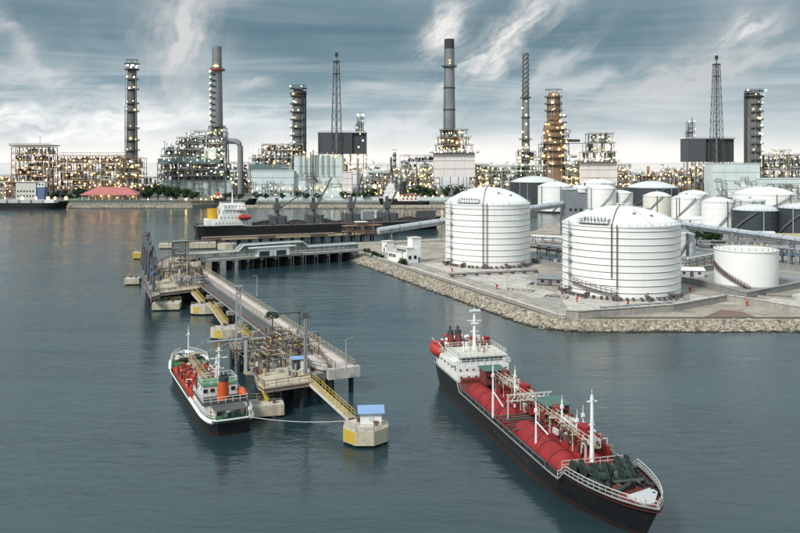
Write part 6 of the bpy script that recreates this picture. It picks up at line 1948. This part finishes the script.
# --- slate box + flare (two places)
def slate_box(label, x0, xm, x1, yt, yb, D, lab2, fx, ftop, tower_x, side):
    u = Unit('boiler_house', label, 'building', (x0 + x1) / 2, D)
    X, Z = u.X, u.Z
    dep = 26
    fr = [(X(x0), X(xm), 'box_grey'), (X(xm), X(x1), 'box_shaded')]  # second face is the box's turned side, shade painted into its cladding
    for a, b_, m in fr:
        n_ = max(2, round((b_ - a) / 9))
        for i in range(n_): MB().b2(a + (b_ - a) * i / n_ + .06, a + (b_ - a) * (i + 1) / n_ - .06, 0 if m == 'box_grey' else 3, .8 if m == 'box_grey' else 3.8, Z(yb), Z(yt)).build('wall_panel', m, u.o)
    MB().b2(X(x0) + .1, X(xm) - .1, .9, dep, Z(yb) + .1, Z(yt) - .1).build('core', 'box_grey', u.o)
    MB().b2(X(xm) + .1, X(x1) - .1, 3.9, dep, Z(yb) + .1, Z(yt) - .1).build('core', 'box_shaded', u.o)
    MB().b2(X(x0) - .5, X(x1) + .5, -.4, dep + .5, Z(yt), Z(yt) + .7).build('roof', 'steel', u.o)
    for i in range(7):
        for y in (1.5, 14): MB().bar((X(x0) + (X(x1) - X(x0)) * i / 6, y, 0), (X(x0) + (X(x1) - X(x0)) * i / 6, y, Z(yb)), .8).build('leg', 'steel_warm', u.o)
    for k in range(1, 4): MB().b2(X(x0), X(x1), 1, 15, Z(yb) * k / 4, Z(yb) * k / 4 + .3).build('floor_plate', 'steel_warm', u.o)
    clutter(u, X(x0), X(x1), 2, 10, Z(yb) * .5, lambda t_: Z(yb) * .45, 12)
    pipes(u, X(x0), X(x1 + 8), -3, 0, 2, Z(yb) - 1, 26, ('steel_warm', 'steel_light', 'steel'))
    lamps(u, X(x0 + 2), X(x1 + 8), -3.5, [Z(yb + 4), Z(yb + 8), Z(yb + 13)], 6, ('warm', 'gold'), (.9, 1.5))
    q = MB(); q.rail([(X(x0), 0, Z(yt) + .7), (X(x1), 0, Z(yt) + .7)], 1.4, 3, .2); q.build('roof_railing', 'steel_dark', u.o)
    # stair tower with lamps on the side
    for k in range(5):
        MB().b2(X(tower_x - 4), X(tower_x + 4), 4, 10, Z(yb - 4 - 6.5 * k), Z(yb - 4 - 6.5 * k) + .4).build('stair_landing', 'steel_dark', u.o)
        lamp(u.o, (X(tower_x + RN.uniform(-4, 4)), 3, Z(yb - 7 - 6.5 * k)), RN.choice(('cool', 'gold')), 1.2)
    for sx in (-3.2, 3.2):
        for y in (4.5, 9.5): MB().bar((X(tower_x + sx), y, 0), (X(tower_x + sx), y, Z(yt - 18)), .5).build('stair_post', 'steel_dark', u.o)
    for k in range(3): vessel(u, X(tower_x - 4 - 3 * side * 0 + 2.6 * k), 7, Z(yt - 2), u.s * (8 + 6 * k), 1.3, 'steel')
    for k in range(2): lamp(u.o, (X(tower_x - 2 + 5 * k), 3, Z(yt - 18)), 'cool', 1.4)
    f = Unit('flare_tower', lab2, 'tower', fx, D - 6)
    h = f.Z(ftop); wb, wt = 6.6 * f.s, 2.6 * f.s
    for sx in (-1, 1):
        for sy in (-1, 1): MB().bar((sx * wb, sy * wb, 0), (sx * wt, sy * wt, h * .95), .5).build('leg', 'steel_dark', f.o)
    nb = 16
    for i in range(nb):
        a, b_ = i / nb * .95, (i + 1) / nb * .95
        wa, wb_ = wb + (wt - wb) * a / .95, wb + (wt - wb) * b_ / .95
        q = MB()
        for (s0, s1) in (((-1, -1), (1, -1)), ((1, -1), (1, 1)), ((1, 1), (-1, 1)), ((-1, 1), (-1, -1))):
            q.bar((s0[0] * wa, s0[1] * wa, h * a), (s1[0] * wb_, s1[1] * wb_, h * b_), .28)
            q.bar((s1[0] * wa, s1[1] * wa, h * a), (s0[0] * wb_, s0[1] * wb_, h * b_), .28)
            q.bar((s0[0] * wb_, s0[1] * wb_, h * b_), (s1[0] * wb_, s1[1] * wb_, h * b_), .28)
        q.build('lattice_bay', 'steel_dark', f.o)
    MB().cyl((0, 0, 0), (0, 0, h), 1.3, 12, 1.0).build('flare_stack', 'stack', f.o, True)
    MB().cyl((0, 0, h - 3), (0, 0, h + 1.5), 1.9, 12).build('flare_tip', 'stack_dark', f.o, True)
    MB().b2(-wt - 1, wt + 1, -wt - 1, wt + 1, h * .945, h * .945 + .5).b2(-wt - 1.2, wt + 1.2, -wt - 1.2, wt + 1.2, h * .86, h * .86 + .4).build('top_platform', 'steel_dark', f.o)
    return u


slate_box('slate grey boiler house on orange lit legs left of centre', 318, 352, 366, 133, 154, 950, 'lattice flare tower standing behind the left slate boiler house', 336.5, 54, 360, 1)
slate_box('slate grey boiler house on orange lit legs in the right third', 688, 706, 735, 139, 162, 950, 'lattice flare tower standing behind the right slate boiler house', 716.5, 57, 692.5, -1)

# --- U4 low middle yard
u = Unit('process_unit', 'low steel yard with two thin towers between slate box and pink block', 'process unit', 398, 930)
X, Z = u.X, u.Z
frame(u, X(368), X(392), 0, 12, [Z(y) for y in (188, 180, 173)], 4, 1, 'steel', .4)
frame(u, X(400), X(434), 0, 12, [Z(y) for y in (187, 178, 170, 162, 156)], 4, 1, 'steel', .4)
MB().b2(X(360), X(402), 6, 9, Z(180), Z(170)).build('screen_panel', 'pale_clad', u.o)
vessel(u, X(394.5), 3, 0, Z(152), 1.9, 'steel'); vessel(u, X(404), 3, 0, Z(160), 3.2, 'steel_light'); vessel(u, X(391), 5, 0, Z(157), 1.2, 'steel_dark')
q = MB()
for y in (166, 160, 155, 150): q.b2(X(391.5), X(398), 0, 5, Z(y), Z(y) + .4)
q.build('tower_landing', 'steel_dark', u.o)
clutter(u, X(366), X(432), 2, 10, Z(188), lambda t_: 18, 30); pipes(u, X(360), X(434), -4, 2, 1, Z(165), 46)
lamps(u, X(362), X(434), -4, [Z(192), Z(184), Z(176), Z(169)], 8, ('gold', 'warm', 'cool'), (.8, 1.4))

# --- reactor blocks (pink) with decks and stacks
def reactor(label, x0, x1, yt, yb, D, top, m='pink_clad'):
    u = Unit('reactor_block', label, 'process unit', (x0 + x1) / 2, D)
    X, Z = u.X, u.Z
    n_ = 4
    for i in range(n_): MB().b2(X(x0) + (X(x1) - X(x0)) * i / n_ + .06, X(x0) + (X(x1) - X(x0)) * (i + 1) / n_ - .06, 0, .8, Z(yb), Z(yt)).build('wall_panel', m, u.o)
    for k in range(1, 3): MB().b2(X(x0), X(x1), -.2, .05, Z(yb) + (Z(yt) - Z(yb)) * k / 3, Z(yb) + (Z(yt) - Z(yb)) * k / 3 + .4).build('seam_band', 'steel', u.o)
    MB().b2(X(x0) + .1, X(x1) - .1, .9, 26, Z(yb), Z(yt) - .1).build('core', m, u.o)
    for i in range(6): MB().bar((X(x0) + (X(x1) - X(x0)) * i / 5, 2, 0), (X(x0) + (X(x1) - X(x0)) * i / 5, 2, Z(yb)), .8).build('leg', 'steel_warm', u.o)
    MB().b2(X(x0 - 4), X(x1 + 4), -4, 28, Z(yt), Z(yt) + .6).build('deck', 'steel_dark', u.o)
    q = MB(); q.rail([(X(x0 - 4), -4, Z(yt) + .6), (X(x1 + 4), -4, Z(yt) + .6)], 1.6, 2.5, .25); q.build('deck_railing', 'steel_dark', u.o)
    lv = top
    for k in range(3):
        f = (k + 1) / 3.0
        xa, xb = x0 + (lv[0] - x0) * f, x1 + (lv[1] - x1) * f
        ya, yb2 = yt + (lv[2] - yt) * k / 3, yt + (lv[2] - yt) * (k + 1) / 3
        for i in range(4):
            for y in (2, 16): MB().bar((X(xa) + (X(xb) - X(xa)) * i / 3, y, Z(ya)), (X(xa) + (X(xb) - X(xa)) * i / 3, y, Z(yb2)), .5).build('column', 'steel_dark', u.o)
        MB().b2(X(xa - 1.5), X(xb + 1.5), 0, 18, Z(yb2), Z(yb2) + .4).build('floor_plate', 'steel_warm', u.o)
        q = MB(); q.rail([(X(xa - 1.5), 0, Z(yb2) + .4), (X(xb + 1.5), 0, Z(yb2) + .4)], 1.5, 2.5, .2); q.build('railing', 'steel_dark', u.o)
        lamps(u, X(xa - 1), X(xb + 1), -1, [Z((ya + yb2) / 2)], 5, ('gold', 'cool', 'gold'), (.8, 1.4))
        for i in range(9): vessel(u, RN.uniform(X(xa), X(xb)), RN.uniform(4, 12), Z(ya), (Z(yb2) - Z(ya)) * RN.uniform(.7, 1.3), RN.uniform(.8, 1.7))
        pipes(u, X(xa), X(xb), 0, 2, Z(ya), Z(yb2), 16, ('steel_warm', 'steel', 'alu'))
    lamps(u, X(x0 - 4), X(x1 + 4), -4.5, [Z(yt - 2.5)], 9, ('gold', 'cool'), (.8, 1.3))
    # frames either side
    for a, b_ in ((x0 - 14, x0 - 2), (x1 + 2, x1 + 14)):
        frame(u, X(a), X(b_), 2, 14, [Z(y) for y in (188, 180, 172, 165)], 2, 1, 'steel', .45, pm='steel_warm')
        pipes(u, X(a), X(b_), 0, 4, 1, Z(164), 12, ('steel_warm', 'steel', 'alu')); lamps(u, X(a), X(b_), -1, [Z(185), Z(177), Z(169)], 3, ('gold', 'warm'), (.8, 1.3))
    return u


u = reactor('pale pink reactor block beneath the tallest plain stack', 434, 475, 153, 177, 900, (441, 467, 130))
chimney(u, u.X(449.8), 10, u.Z(150), u.Z(38), 6.4 * u.s, 4.9 * u.s, 'stack', u.Z(48), 'stack_dark', [(u.Z(66), 2.6), (u.Z(110), .5), (u.Z(88), .4), (u.Z(132), 2.5)], 'steel_dark')
lamp(u.o, (u.X(450), 3, u.Z(60)), 'gold', 1.6); lamp(u.o, (u.X(450), 2.6, u.Z(63)), 'gold', 1.2)
u = reactor('pale pink reactor block with stepped lamp lit crown right of the gold column', 580, 617, 162, 186, 900, (589, 613, 134))

# --- U6 teal rack
u = Unit('pipe_bridge', 'long low teal pipe bridge with lamps behind the first rear tanks', 'pipe rack', 526, 905)
X, Z = u.X, u.Z
frame(u, X(476), X(580), 0, 12, [Z(y) for y in (188, 181, 174, 167)], 14, 1, 'teal_steel', .5, pm='steel')
for k in range(16): MB().cyl((X(474), 1 + (k % 5) * 2, Z((186, 179, 172, 166)[k // 4]) + 1), (X(582), 1 + (k % 5) * 2, Z((186, 179, 172, 166)[k // 4]) + 1), .55, 8).build('pipe', RN.choice(('teal_steel', 'steel_light', 'alu', 'pale_clad')), u.o, True)
pipes(u, X(476), X(580), -2, 6, 1, Z(162), 40, ('teal_steel', 'alu', 'steel_light', 'steel'))
lamps(u, X(476), X(580), -2.5, [Z(184), Z(177), Z(170), Z(163)], 9, ('gold', 'cool', 'gold'), (.7, 1.2))
MB().tube([(X(463), -4, Z(188)), (X(463), -4, Z(164)), (X(476), -4, Z(164)), (X(476), -4, Z(188))], .5, 6).build('pipe_loop', 'steel_dark', u.o)

# --- C6 thin straked stack
u = Unit('thin_stack', 'thin stack with spiral strakes near the centre right skyline', 'stack', 526.5, 910)
X, Z = u.X, u.Z
chimney(u, 0, 6, 0, Z(52), 4.6 * u.s, 2.9 * u.s, 'stack', Z(98), 'stack', [(Z(98), 2.2), (Z(140), 3.0), (Z(118), 1.0), (Z(156), 3.0)], 'steel_dark', (Z(97), Z(53)))
for y in (101, 108, 115, 124, 132, 137, 145, 151): lamp(u.o, (X(526.5 + RN.choice((-4, 4, 0))), 1.5, Z(y)), RN.choice(('gold', 'cool')), 1.2)
frame(u, X(518), X(536), 0, 12, [Z(y) for y in (160, 152)], 2, 1, 'steel_dark', .5); pipes(u, X(518), X(536), -1, 3, Z(160), Z(150), 8)
lamps(u, X(518), X(536), -1, [Z(157), Z(149)], 4, ('gold', 'cool'), (.9, 1.3))

# --- T7 gold-lit column
u = Unit('gold_column', 'stout gold lit column wrapped in platforms right of the thin stack', 'column', 555, 905)
X, Z = u.X, u.Z
column_tower(u, 0, 8, 0, Z(118), X(565.5), [Z(y) for y in (165, 158, 151, 144, 137, 130, 123, 117)], 'steel_warm', 1, ('gold', 'gold', 'warm'), False, None, (1.1, 1.7), 3.0)
column_tower(u, 0, 8, Z(120), Z(91), X(561.8), [Z(y) for y in (111, 104, 97)], 'steel_warm', -1, ('gold', 'gold', 'cool'), True, None, (1.1, 1.6), 2.4)
frame(u, X(541), X(569), 0, 16, [Z(y) for y in (160, 152, 144)], 3, 1, 'steel_dark', .6)
lamps(u, X(542), X(568), -2, [Z(156), Z(148), Z(140), Z(133), Z(126)], 4, ('gold', 'gold', 'warm'), (1.0, 1.6))
MB().cyl((X(563), 6, Z(140.5)), (X(581), 6, Z(140.5)), 1.6, 12).build('overhead_pipe', 'steel_dark', u.o, True)
MB().b2(X(563), X(582), 3, 9, Z(143.5), Z(143)).build('pipe_gantry', 'steel_dark', u.o)
pipes(u, X(540), X(570), -2, 4, Z(185), Z(130), 24, ('steel_warm', 'alu', 'steel_light'))
clutter(u, X(534), X(575), 0, 8, Z(165), lambda t_: 14, 14)

# --- U9 right rack and column
u = Unit('process_unit', 'gold lit steel rack under the dark column at the right edge', 'process unit', 775, 930)
X, Z = u.X, u.Z
frame(u, X(764), X(812), 0, 14, [Z(y) for y in (186, 178, 170, 162, 155)], 6, 1, 'steel_dark', .5, pm='steel_warm')
clutter(u, X(764), X(812), 2, 12, Z(170), lambda t_: 20 - 6 * t_, 26); pipes(u, X(764), X(812), -3, 3, 2, Z(150), 34, ('steel_warm', 'alu', 'steel_light'))
lamps(u, X(764), X(808), -2.5, [Z(182), Z(174), Z(166), Z(158), Z(152)], 5, ('gold', 'cool', 'gold'), (.8, 1.4))
column_tower(u, X(757), 8, 0, Z(91), X(763.8) - X(757), [Z(y) for y in (168, 160, 152, 144, 136, 128, 120, 112, 104, 97)], 'column_dark', 1, ('gold', 'cool'), True, None, (.9, 1.4), 2.6)
MB().b2(X(749), X(754), 9, 14, 0, Z(92)).build('elevator_shaft', 'steel_dark', u.o)
for x in (749, 767): lamp(u.o, (X(x), 3, Z(90)), 'cool', 1.3)
for y in (91, 96): MB().lathe([(X(763) - X(757), 0), (X(766.6) - X(757), 0), (X(766.6) - X(757), .5), (X(763) - X(757), .5)], 20, (X(757), 8, Z(y))).build('head_platform', 'steel_dark', u.o)
block('pale aqua clad block below the right slate boiler house', 713, 760, 164, 195, 890, 26)
block('low pale aqua clad block at the right edge of the refinery', 760, 815, 179, 195, 880, 26)
u = Unit('process_unit', 'low rusty pipe yard left of the right slate boiler house', 'process unit', 660, 900)
X, Z = u.X, u.Z
frame(u, X(620), X(690), 0, 10, [Z(y) for y in (188, 181, 174)], 9, 1, 'steel_dark', .4, pm='steel_warm')
vessel(u, X(649), 3, 0, Z(166), 1.6, 'steel_warm'); vessel(u, X(654), 3, 0, Z(171), 2.2, 'steel_warm')
clutter(u, X(636), X(690), 2, 9, Z(188), lambda t_: 14, 22); pipes(u, X(620), X(690), -3, 2, 1, Z(170), 36, ('steel_warm', 'brown', 'alu', 'steel'))
lamps(u, X(636), X(690), -3, [Z(184), Z(177), Z(171)], 7, ('warm', 'gold', 'orange'), (.7, 1.2))
u = Unit('process_unit', 'small rusty frame standing at the far left edge of the shore', 'process unit', 4, 900)
X, Z = u.X, u.Z
frame(u, X(-14), X(13), 0, 10, [Z(y) for y in (188, 181, 176)], 4, 1, 'steel_warm', .4, pm='steel_warm'); pipes(u, X(-14), X(13), -2, 2, 1, Z(176), 14)
lamps(u, X(-10), X(13), -2, [Z(192), Z(185), Z(179)], 4, ('warm', 'orange'), (.8, 1.3))

# --- rear racks closing the gaps
for (x0, x1, yt, lab) in ((138, 164, 176, 'low rear rack between the leftmost column and the stepped unit'), (222, 254, 172, 'low rear rack behind the elbow duct'), (362, 400, 170, 'low rear rack right of the left boiler house'),
                          (400, 440, 172, 'low rear rack left of the pink block under the tallest stack'), (470, 545, 168, 'low rear rack behind the teal pipe bridge'), (560, 584, 165, 'low rear rack right of the gold column'), (612, 662, 172, 'low rear rack behind the pale roofed dark tank'),
                          (660, 715, 168, 'low rear rack left of the right boiler house'), (732, 770, 166, 'low rear rack below the dark right column')):
    u = Unit('pipe_rack', lab, 'process unit', (x0 + x1) / 2, 985)
    lv = [u.Z(y) for y in (190, 184, 178, 172, 166) if y > yt]
    frame(u, u.X(x0), u.X(x1), 0, 12, lv, max(3, int((x1 - x0) / 7)), 1, RN.choice(('steel_dark', 'steel_warm', 'steel')), .5, pm='steel_warm', fill=1.5)
    clutter(u, u.X(x0), u.X(x1), 1, 10, lv[-1], lambda t_: 9, int((x1 - x0) / 4)); lamps(u, u.X(x0), u.X(x1), -1.5, [z - 3 for z in lv] + [lv[-1] + 3], max(2, int((x1 - x0) / 10)), ('gold', 'warm', 'gold', 'cool'), (.7, 1.4), 1.5)

# ================================================================== FAR BANK
# pavilion
u = Unit('pavilion', 'open waterside pavilion with broad red hipped roof on the far left bank', 'building', 112, 790)
X, Z = u.X, u.Z
q = MB(); a, b_, c_, d_ = X(83), X(141), -9, 9; zt, ze = Z(187), Z(194.5)
q.add([(a, c_, ze), (b_, c_, ze), (b_, d_, ze), (a, d_, ze), (X(97), 0, zt), (X(127), 0, zt), (a, c_, ze - .4), (b_, c_, ze - .4), (b_, d_, ze - .4), (a, d_, ze - .4)],
      [(0, 1, 5, 4), (1, 2, 5), (2, 3, 4, 5), (3, 0, 4), (9, 8, 7, 6), (0, 6, 7, 1), (1, 7, 8, 2), (2, 8, 9, 3), (3, 9, 6, 0)]); q.build('roof', 'red_roof', u.o)
for i in range(9):
    for y in (-7.5, 7.5): MB().bar((a + 2 + (b_ - a - 4) * i / 8, y, 0), (a + 2 + (b_ - a - 4) * i / 8, y, ze), .45).build('post', 'white', u.o)
MB().b2(a + 3, b_ - 3, 4, 5, 0, ze - .5).build('wall', 'offwhite', u.o); MB().b2(a, b_, c_, d_, -.1, .25).build('floor', 'conc_dirty', u.o)
lamps(u, a + 3, b_ - 3, 2, [ze - 1.2], 4, ('gold', 'warm'), (.5, .8))
for i, x in enumerate((79, 84)):
    u = Unit('parasol', ('green parasol canopy left of the red roofed pavilion', 'green parasol canopy touching the pavilion roof')[i], 'parasol', x, 778, group='green parasols')
    MB().lathe([(3.4, 3.2), (.1, 4.8)], 10).build('canopy', 'green_deck', u.o); MB().cyl((0, 0, 0), (0, 0, 4.8), .15, 6).build('pole', 'steel', u.o)


def fence(label, x0, x1, y, h, m, n, zb=ZB, rows=3, name='bank_fence'):
    t_ = thing(name, label, 'fence', (x0, y, zb))
    for i in range(n + 1): MB().bar(((x1 - x0) * i / n, 0, 0), ((x1 - x0) * i / n, 0, h), .35).build('post', m, t_)
    for k in range(rows): MB().bar((0, 0, h * (k + 1) / rows - .15), (x1 - x0, 0, h * (k + 1) / rows - .15), .22).build('rail', m, t_)
    return t_


fence('pale railing along the far left bank in front of the pavilion', -330, -198, 756, 2.4, 'steel_light', 40)
fence('pale railing along the inlet quay below the aqua blocks', -148, 165, 803, 2.6, 'pale_clad', 70)


def bank_wall(label, x0, x1, y, h, m):
    t_ = thing('bank_wall', label, 'wall', (x0, y, ZB)); n_ = max(2, int((x1 - x0) / 14))
    for i in range(n_): MB().b2((x1 - x0) * i / n_ + .06, (x1 - x0) * (i + 1) / n_ - .06, -.3, .3, 0, h).build('wall_panel', m, t_)
    MB().b2(0, x1 - x0, -.5, .5, h + .01, h + .3).build('coping', 'steel_light', t_)


bank_wall('grey green wall behind the railing on the far left bank', -330, -178, 768, 3.2, 'moss')
bank_wall('pale wall behind the inlet quay railing', -150, 165, 832, 3.6, 'pale_clad')
# trees
spots = [(150, 782, 11, 1.15), (158, 786, 12.5, 1.1), (167, 784, 10, 1.2), (176, 790, 11.5, 1.1), (185, 786, 10, 1.15), (193, 784, 8, 1.3), (146, 790, 8, 1.1)]
ord_ = ('first', 'second', 'third', 'fourth', 'fifth', 'sixth', 'seventh')
for i, (x, d, h, w) in enumerate(sorted(spots)):
    tree('dark tree right of the pavilion, %s from the left in the clump' % ord_[i], ((x - 400) / F * d, d, ZB), h * 1.45, w, 0, None, 'trees right of the pavilion')
spots = [(54, 800, 8), (62, 806, 9), (70, 800, 7), (80, 806, 11), (88, 812, 9)]
for i, (x, d, h) in enumerate(spots):
    tree('green tree in front of the orange lit rack, %s from the left' % ord_[i], ((x - 400) / F * d, d, ZB), h * 1.3, 1.3, 1, None, 'trees before the orange lit rack')
spots = [(224, 812, 8), (231, 816, 9), (239, 812, 8), (258, 820, 9), (266, 824, 7.5), (283, 820, 8), (298, 824, 9.5), (306, 820, 8.5), (318, 826, 7.5)]
ordn = ('first', 'second', 'third', 'fourth', 'fifth', 'sixth', 'seventh', 'eighth', 'ninth')
for i, (x, d, h) in enumerate(spots):
    tree('round low tree before the pale aqua blocks, %s from the left' % ordn[i], ((x - 400) / F * d, d, ZB), h, 1.35, 1, None, 'low trees before the aqua blocks')
spots = [(345, 830, 10), (354, 836, 9), (364, 830, 10), (372, 836, 12), (416, 840, 15), (424, 838, 14), (432, 840, 12), (446, 836, 13), (456, 832, 12), (464, 836, 10), (480, 838, 9), (492, 836, 8)]
ordt = ordn + ('tenth', 'eleventh', 'twelfth')
for i, (x, d, h) in enumerate(spots):
    tree('dark tree along the inlet near the white supply ship, %s from the left' % ordt[i], ((x - 400) / F * d, d, ZB), h, 1.15, 0, None, 'trees by the inlet')
# shore lamps
lr_ = Unit('quay_light', 'bright starry floodlight mast beside the white supply ship', 'lamp post', 374.5, 842)
MB().cyl((0, 0, 0), (0, 0, lr_.Z(187)), .25, 8).build('pole', 'steel', lr_.o); lamp(lr_.o, (0, -.5, lr_.Z(186.5)), 'cool', 3.0)
for i, x in enumerate((148, 171, 186, 201, 206, 212)):
    l_ = Unit('quay_light', 'globe light on the far left bank, %s from the left' % ord_[i], 'lamp post', x, 762, group='globe lights on the left bank')
    MB().cyl((0, 0, 0), (0, 0, 4.4), .16, 8).build('pole', 'steel', l_.o); lamp(l_.o, (0, 0, 4.6), 'gold' if i < 4 else 'orange', 1.5)
for i, x in enumerate((332, 345, 362, 389, 398, 425, 433, 442)):
    l_ = Unit('quay_light', 'globe light along the inlet quay, %s from the left' % ordn[i], 'lamp post', x, 808, group='globe lights on the inlet quay')
    MB().cyl((0, 0, 0), (0, 0, 5.0), .16, 8).build('pole', 'steel', l_.o); lamp(l_.o, (0, 0, 5.3), RN.choice(('gold', 'warm', 'cool')), 1.3)
for i, x in enumerate((5, 22, 36, 48, 55, 66)):
    l_ = Unit('quay_light', 'globe light behind the moored barge, %s from the left' % ord_[i], 'lamp post', x, 770, group='globe lights behind the barge')
    MB().cyl((0, 0, 0), (0, 0, 5.0), .16, 8).build('pole', 'steel', l_.o); lamp(l_.o, (0, 0, 5.3), RN.choice(('orange', 'gold', 'orange')), 1.7)

# white supply ship in the inlet
sp = thing('supply_ship', 'white supply ship with red canopy moored in the inlet', 'ship', ((404 - 400) / F * 782, 782, 0), PI)
hull(sp, 50, 11, 4.6, fc=(.62, 2.2), bulw=.6, rake=3, deckm='red_deck', mats=('black_hull', 'boot'), edge='white')
MB().b2(4, 20, -4.6, 4.6, 5.0, 11.5).build('deckhouse', 'white', sp)
house(sp, 6, 19, 9, 11.5, 15, 'white', True, 'deckhouse', 6); house(sp, 9, 17.5, 8, 15, 19, 'white', True, 'bridge', 7, .6)
MB().b2(10, 16, -4, 4, 19, 22).build('flying_bridge', 'white', sp)
MB().b2(-13, 4, -5, 5, 10.8, 11.6).build('canopy', 'red_roof', sp)
MB().b2(-14, 4, -4.2, 4.2, 5, 9).build('aft_house', 'pink_clad', sp)
for k in range(4): MB().b2(-12 + 4 * k, -10.5 + 4 * k, 4.15, 4.3, 6.5, 8).build('window', 'glass', sp)
MB().cyl((1, 0, 11.6), (1, 0, 24), 3.2, 14, 2.8).build('funnel', 'dark_deck', sp, True)
mast(sp, 13, 0, 22, 9, .4, 'white', ((.5, 3), (.8, 2)), 'radar_mast')
for k in range(6): lamp(sp, (-14 + 4 * k, 4.8, 9.6), 'orange' if k % 2 else 'gold', .9)
# dark coaster
cs = thing('dark_coaster', 'low dark coaster hull moored behind the bulk carrier funnel', 'ship', ((236 - 400) / F * 790, 781, 0), 0)
hull(cs, 46, 10, 4.2, fc=(.8, 2.0), poop=(.3, 2.5), bulw=1.0, rake=4, edge='steel_dark')
MB().b2(-20, -10, -4, 4, 6.5, 10).build('deckhouse', 'steel', cs)
MB().cyl((-16, 0, 10), (-16, 0, 14), 1.5, 12).build('funnel', 'orange', cs, True)
for k in range(4): lamp(cs, (-21 + 3 * k, -4.4, 9 + k % 2), 'orange', 1.1)
# black barge
bg_ = thing('moored_barge', 'long black barge with pale deck load at the far left edge', 'barge', ((22 - 400) / F * 735, 738, 0), 0)
hull(bg_, 84, 14, 5.0, fc=(.9, 1.0), bulw=.6, rake=4, edge='steel_dark')
for k in range(6): MB().b2(-34 + 11 * k, -25 + 11 * k, -4.5, 4.5, 5.0, 8.4).build('hatch_cover', RN.choice(('white', 'tank_grey', 'offwhite')), bg_)
MB().b2(-39, -34.5, -4, 4, 5, 12).build('deckhouse', 'white', bg_)
mast(bg_, 34, 0, 5.5, 9, .3, 'steel', ((.8, 2),), 'foremast'); 

# far woods across the land behind the units
q = MB(); rw = random.Random(9)
for i in range(420):
    x = rw.uniform(-820, 820); y = rw.uniform(1060, 1110); h = rw.uniform(5, 11)
    leaf_blob(q, (x, y, ZB + h * .45), h * .8, h * .6, 26, 1.3, rw)
o = q.build('woods', 'leaf2'); o['kind'] = 'stuff'; tag(o, 'low belt of dark trees behind the refinery', 'trees')
# low works buildings behind the units
for i, (x0, x1, yt, m, lab) in enumerate(((140, 160, 186, 'steel_light', 'low grey works hall behind the trees right of the pavilion'), (236, 250, 182, 'pale_clad', 'low pale works hall beside the elbow duct'),
                                        (484, 512, 186, 'conc_grey', 'low grey works hall behind the teal pipe bridge'), (636, 656, 186, 'tank_grey', 'low grey works hall behind the rusty pipe yard'))):
    block(lab, x0, x1, yt, 195, 1000, 16, m, 'works_hall', 3, False)

# ================================================================== SMALL DECK CLUTTER
def oddments(label, p, rz, sx, sy, n, seed, mats, hmax=1.4, name='deck_equipment', cat='equipment'):
    rn = random.Random(seed); t_ = thing(name, label, cat, p, rz)
    for i in range(n):
        x, y = rn.uniform(-sx, sx) / 2, rn.uniform(-sy, sy) / 2; w, d, h = rn.uniform(.3, 1.1), rn.uniform(.3, 1.0), rn.uniform(.25, hmax)
        if rn.random() < .6: MB().box((0, 0, h / 2), (w, d, h), rn.random()).build('crate', rn.choice(mats), t_, loc=(x, y, 0))
        else: MB().cyl((0, 0, 0), (0, 0, h), w * .4, 10).build('barrel', rn.choice(mats), t_, loc=(x, y, 0))
    return t_


c = PX(278, 372, ZD); oddments('scattered crates and barrels on the open part of the near platform', c, R(-20), 11, 7, 26, 31, ('brown', 'tan_walk', 'steel', 'offwhite', 'red_deck'))
c = PX(172, 278, ZD); oddments('crates and cabinets crowded under the folded loaders', c, R(15), 16, 12, 34, 32, ('brown', 'tan_walk', 'steel', 'offwhite', 'steel_dark'), 2.6)
c = PX(560, 262, ZL); oddments('pump sets and cabinets between the two banded tanks', c, R(-10), 24, 10, 40, 33, ('steel', 'steel_dark', 'offwhite', 'blue', 'brown'), 1.8)
c = PX(706, 257, ZL); oddments('pump sets and cabinets left of the plain tank', c, R(-10), 18, 16, 46, 34, ('steel', 'steel_dark', 'offwhite', 'blue', 'brown'), 2.2)
c = PX(790, 256, ZL); oddments('dark equipment stacked at the right edge behind the plain tank', c, R(-10), 16, 14, 40, 35, ('steel', 'steel_dark', 'steel_light', 'blue', 'brown'), 2.6)
for i in range(60):
    x_, y_ = -hs + 24 + rn.random() * 38, rn.uniform(-.6, 5.2)
    MB().box((x_, y_, DZ + 2.6 - .4 * max(0, y_ - 4)), (rn.uniform(.4, 1.6), rn.uniform(.3, 1.0), rn.uniform(.5, 1.3))).build('deck_box', rn.choice(('red_deck', 'red_deck', 'tan_walk', 'brown', 'red_tank', 'offwhite')), rt)
for o in rt.children:
    if o.name.split('.')[0] not in ('hull', 'deck', 'gunwale', 'stern_rail', 'bow_railing', 'deck_railing', 'bollard', 'hull_mark'): o.scale.y *= .83; o.location.y *= .83

# low concrete pits and drains on the tank apron
for lab, x, y, w, d, h in (('open concrete pit beside the largest tank left foot', 547, 287, 12, 8, 1.0), ('low concrete kerbed box on the apron left of the largest tank', 556, 298, 7, 5, .6), ('long low concrete kerb box near the quay path', 520, 291, 9, 4, .5), ('low concrete box behind the zigzag wall on the right', 775, 297, 10, 6, .7)):
    p = PX(x, y, ZL); t_ = thing('concrete_pit', lab, 'pit', p, R(-24))
    for a, b_, c_, e in ((-w / 2, w / 2, -d / 2, -d / 2 + .3), (-w / 2, w / 2, d / 2 - .3, d / 2), (-w / 2, -w / 2 + .3, -d / 2 + .31, d / 2 - .31), (w / 2 - .3, w / 2, -d / 2 + .31, d / 2 - .31)): MB().b2(a, b_, c_, e, 0, h).build('pit_wall', 'conc_dirty', t_)
    MB().b2(-w / 2 + .31, w / 2 - .31, -d / 2 + .31, d / 2 - .31, .05, .09).build('pit_floor', 'dark_deck', t_)
    for k in range(4): MB().cyl((-w * .3 + k * w * .2, -d * .2, .1), (-w * .3 + k * w * .2, d * .3, h * .8), .15, 6).build('pipe', ('brown', 'steel', 'red_bright', 'steel')[k], t_)
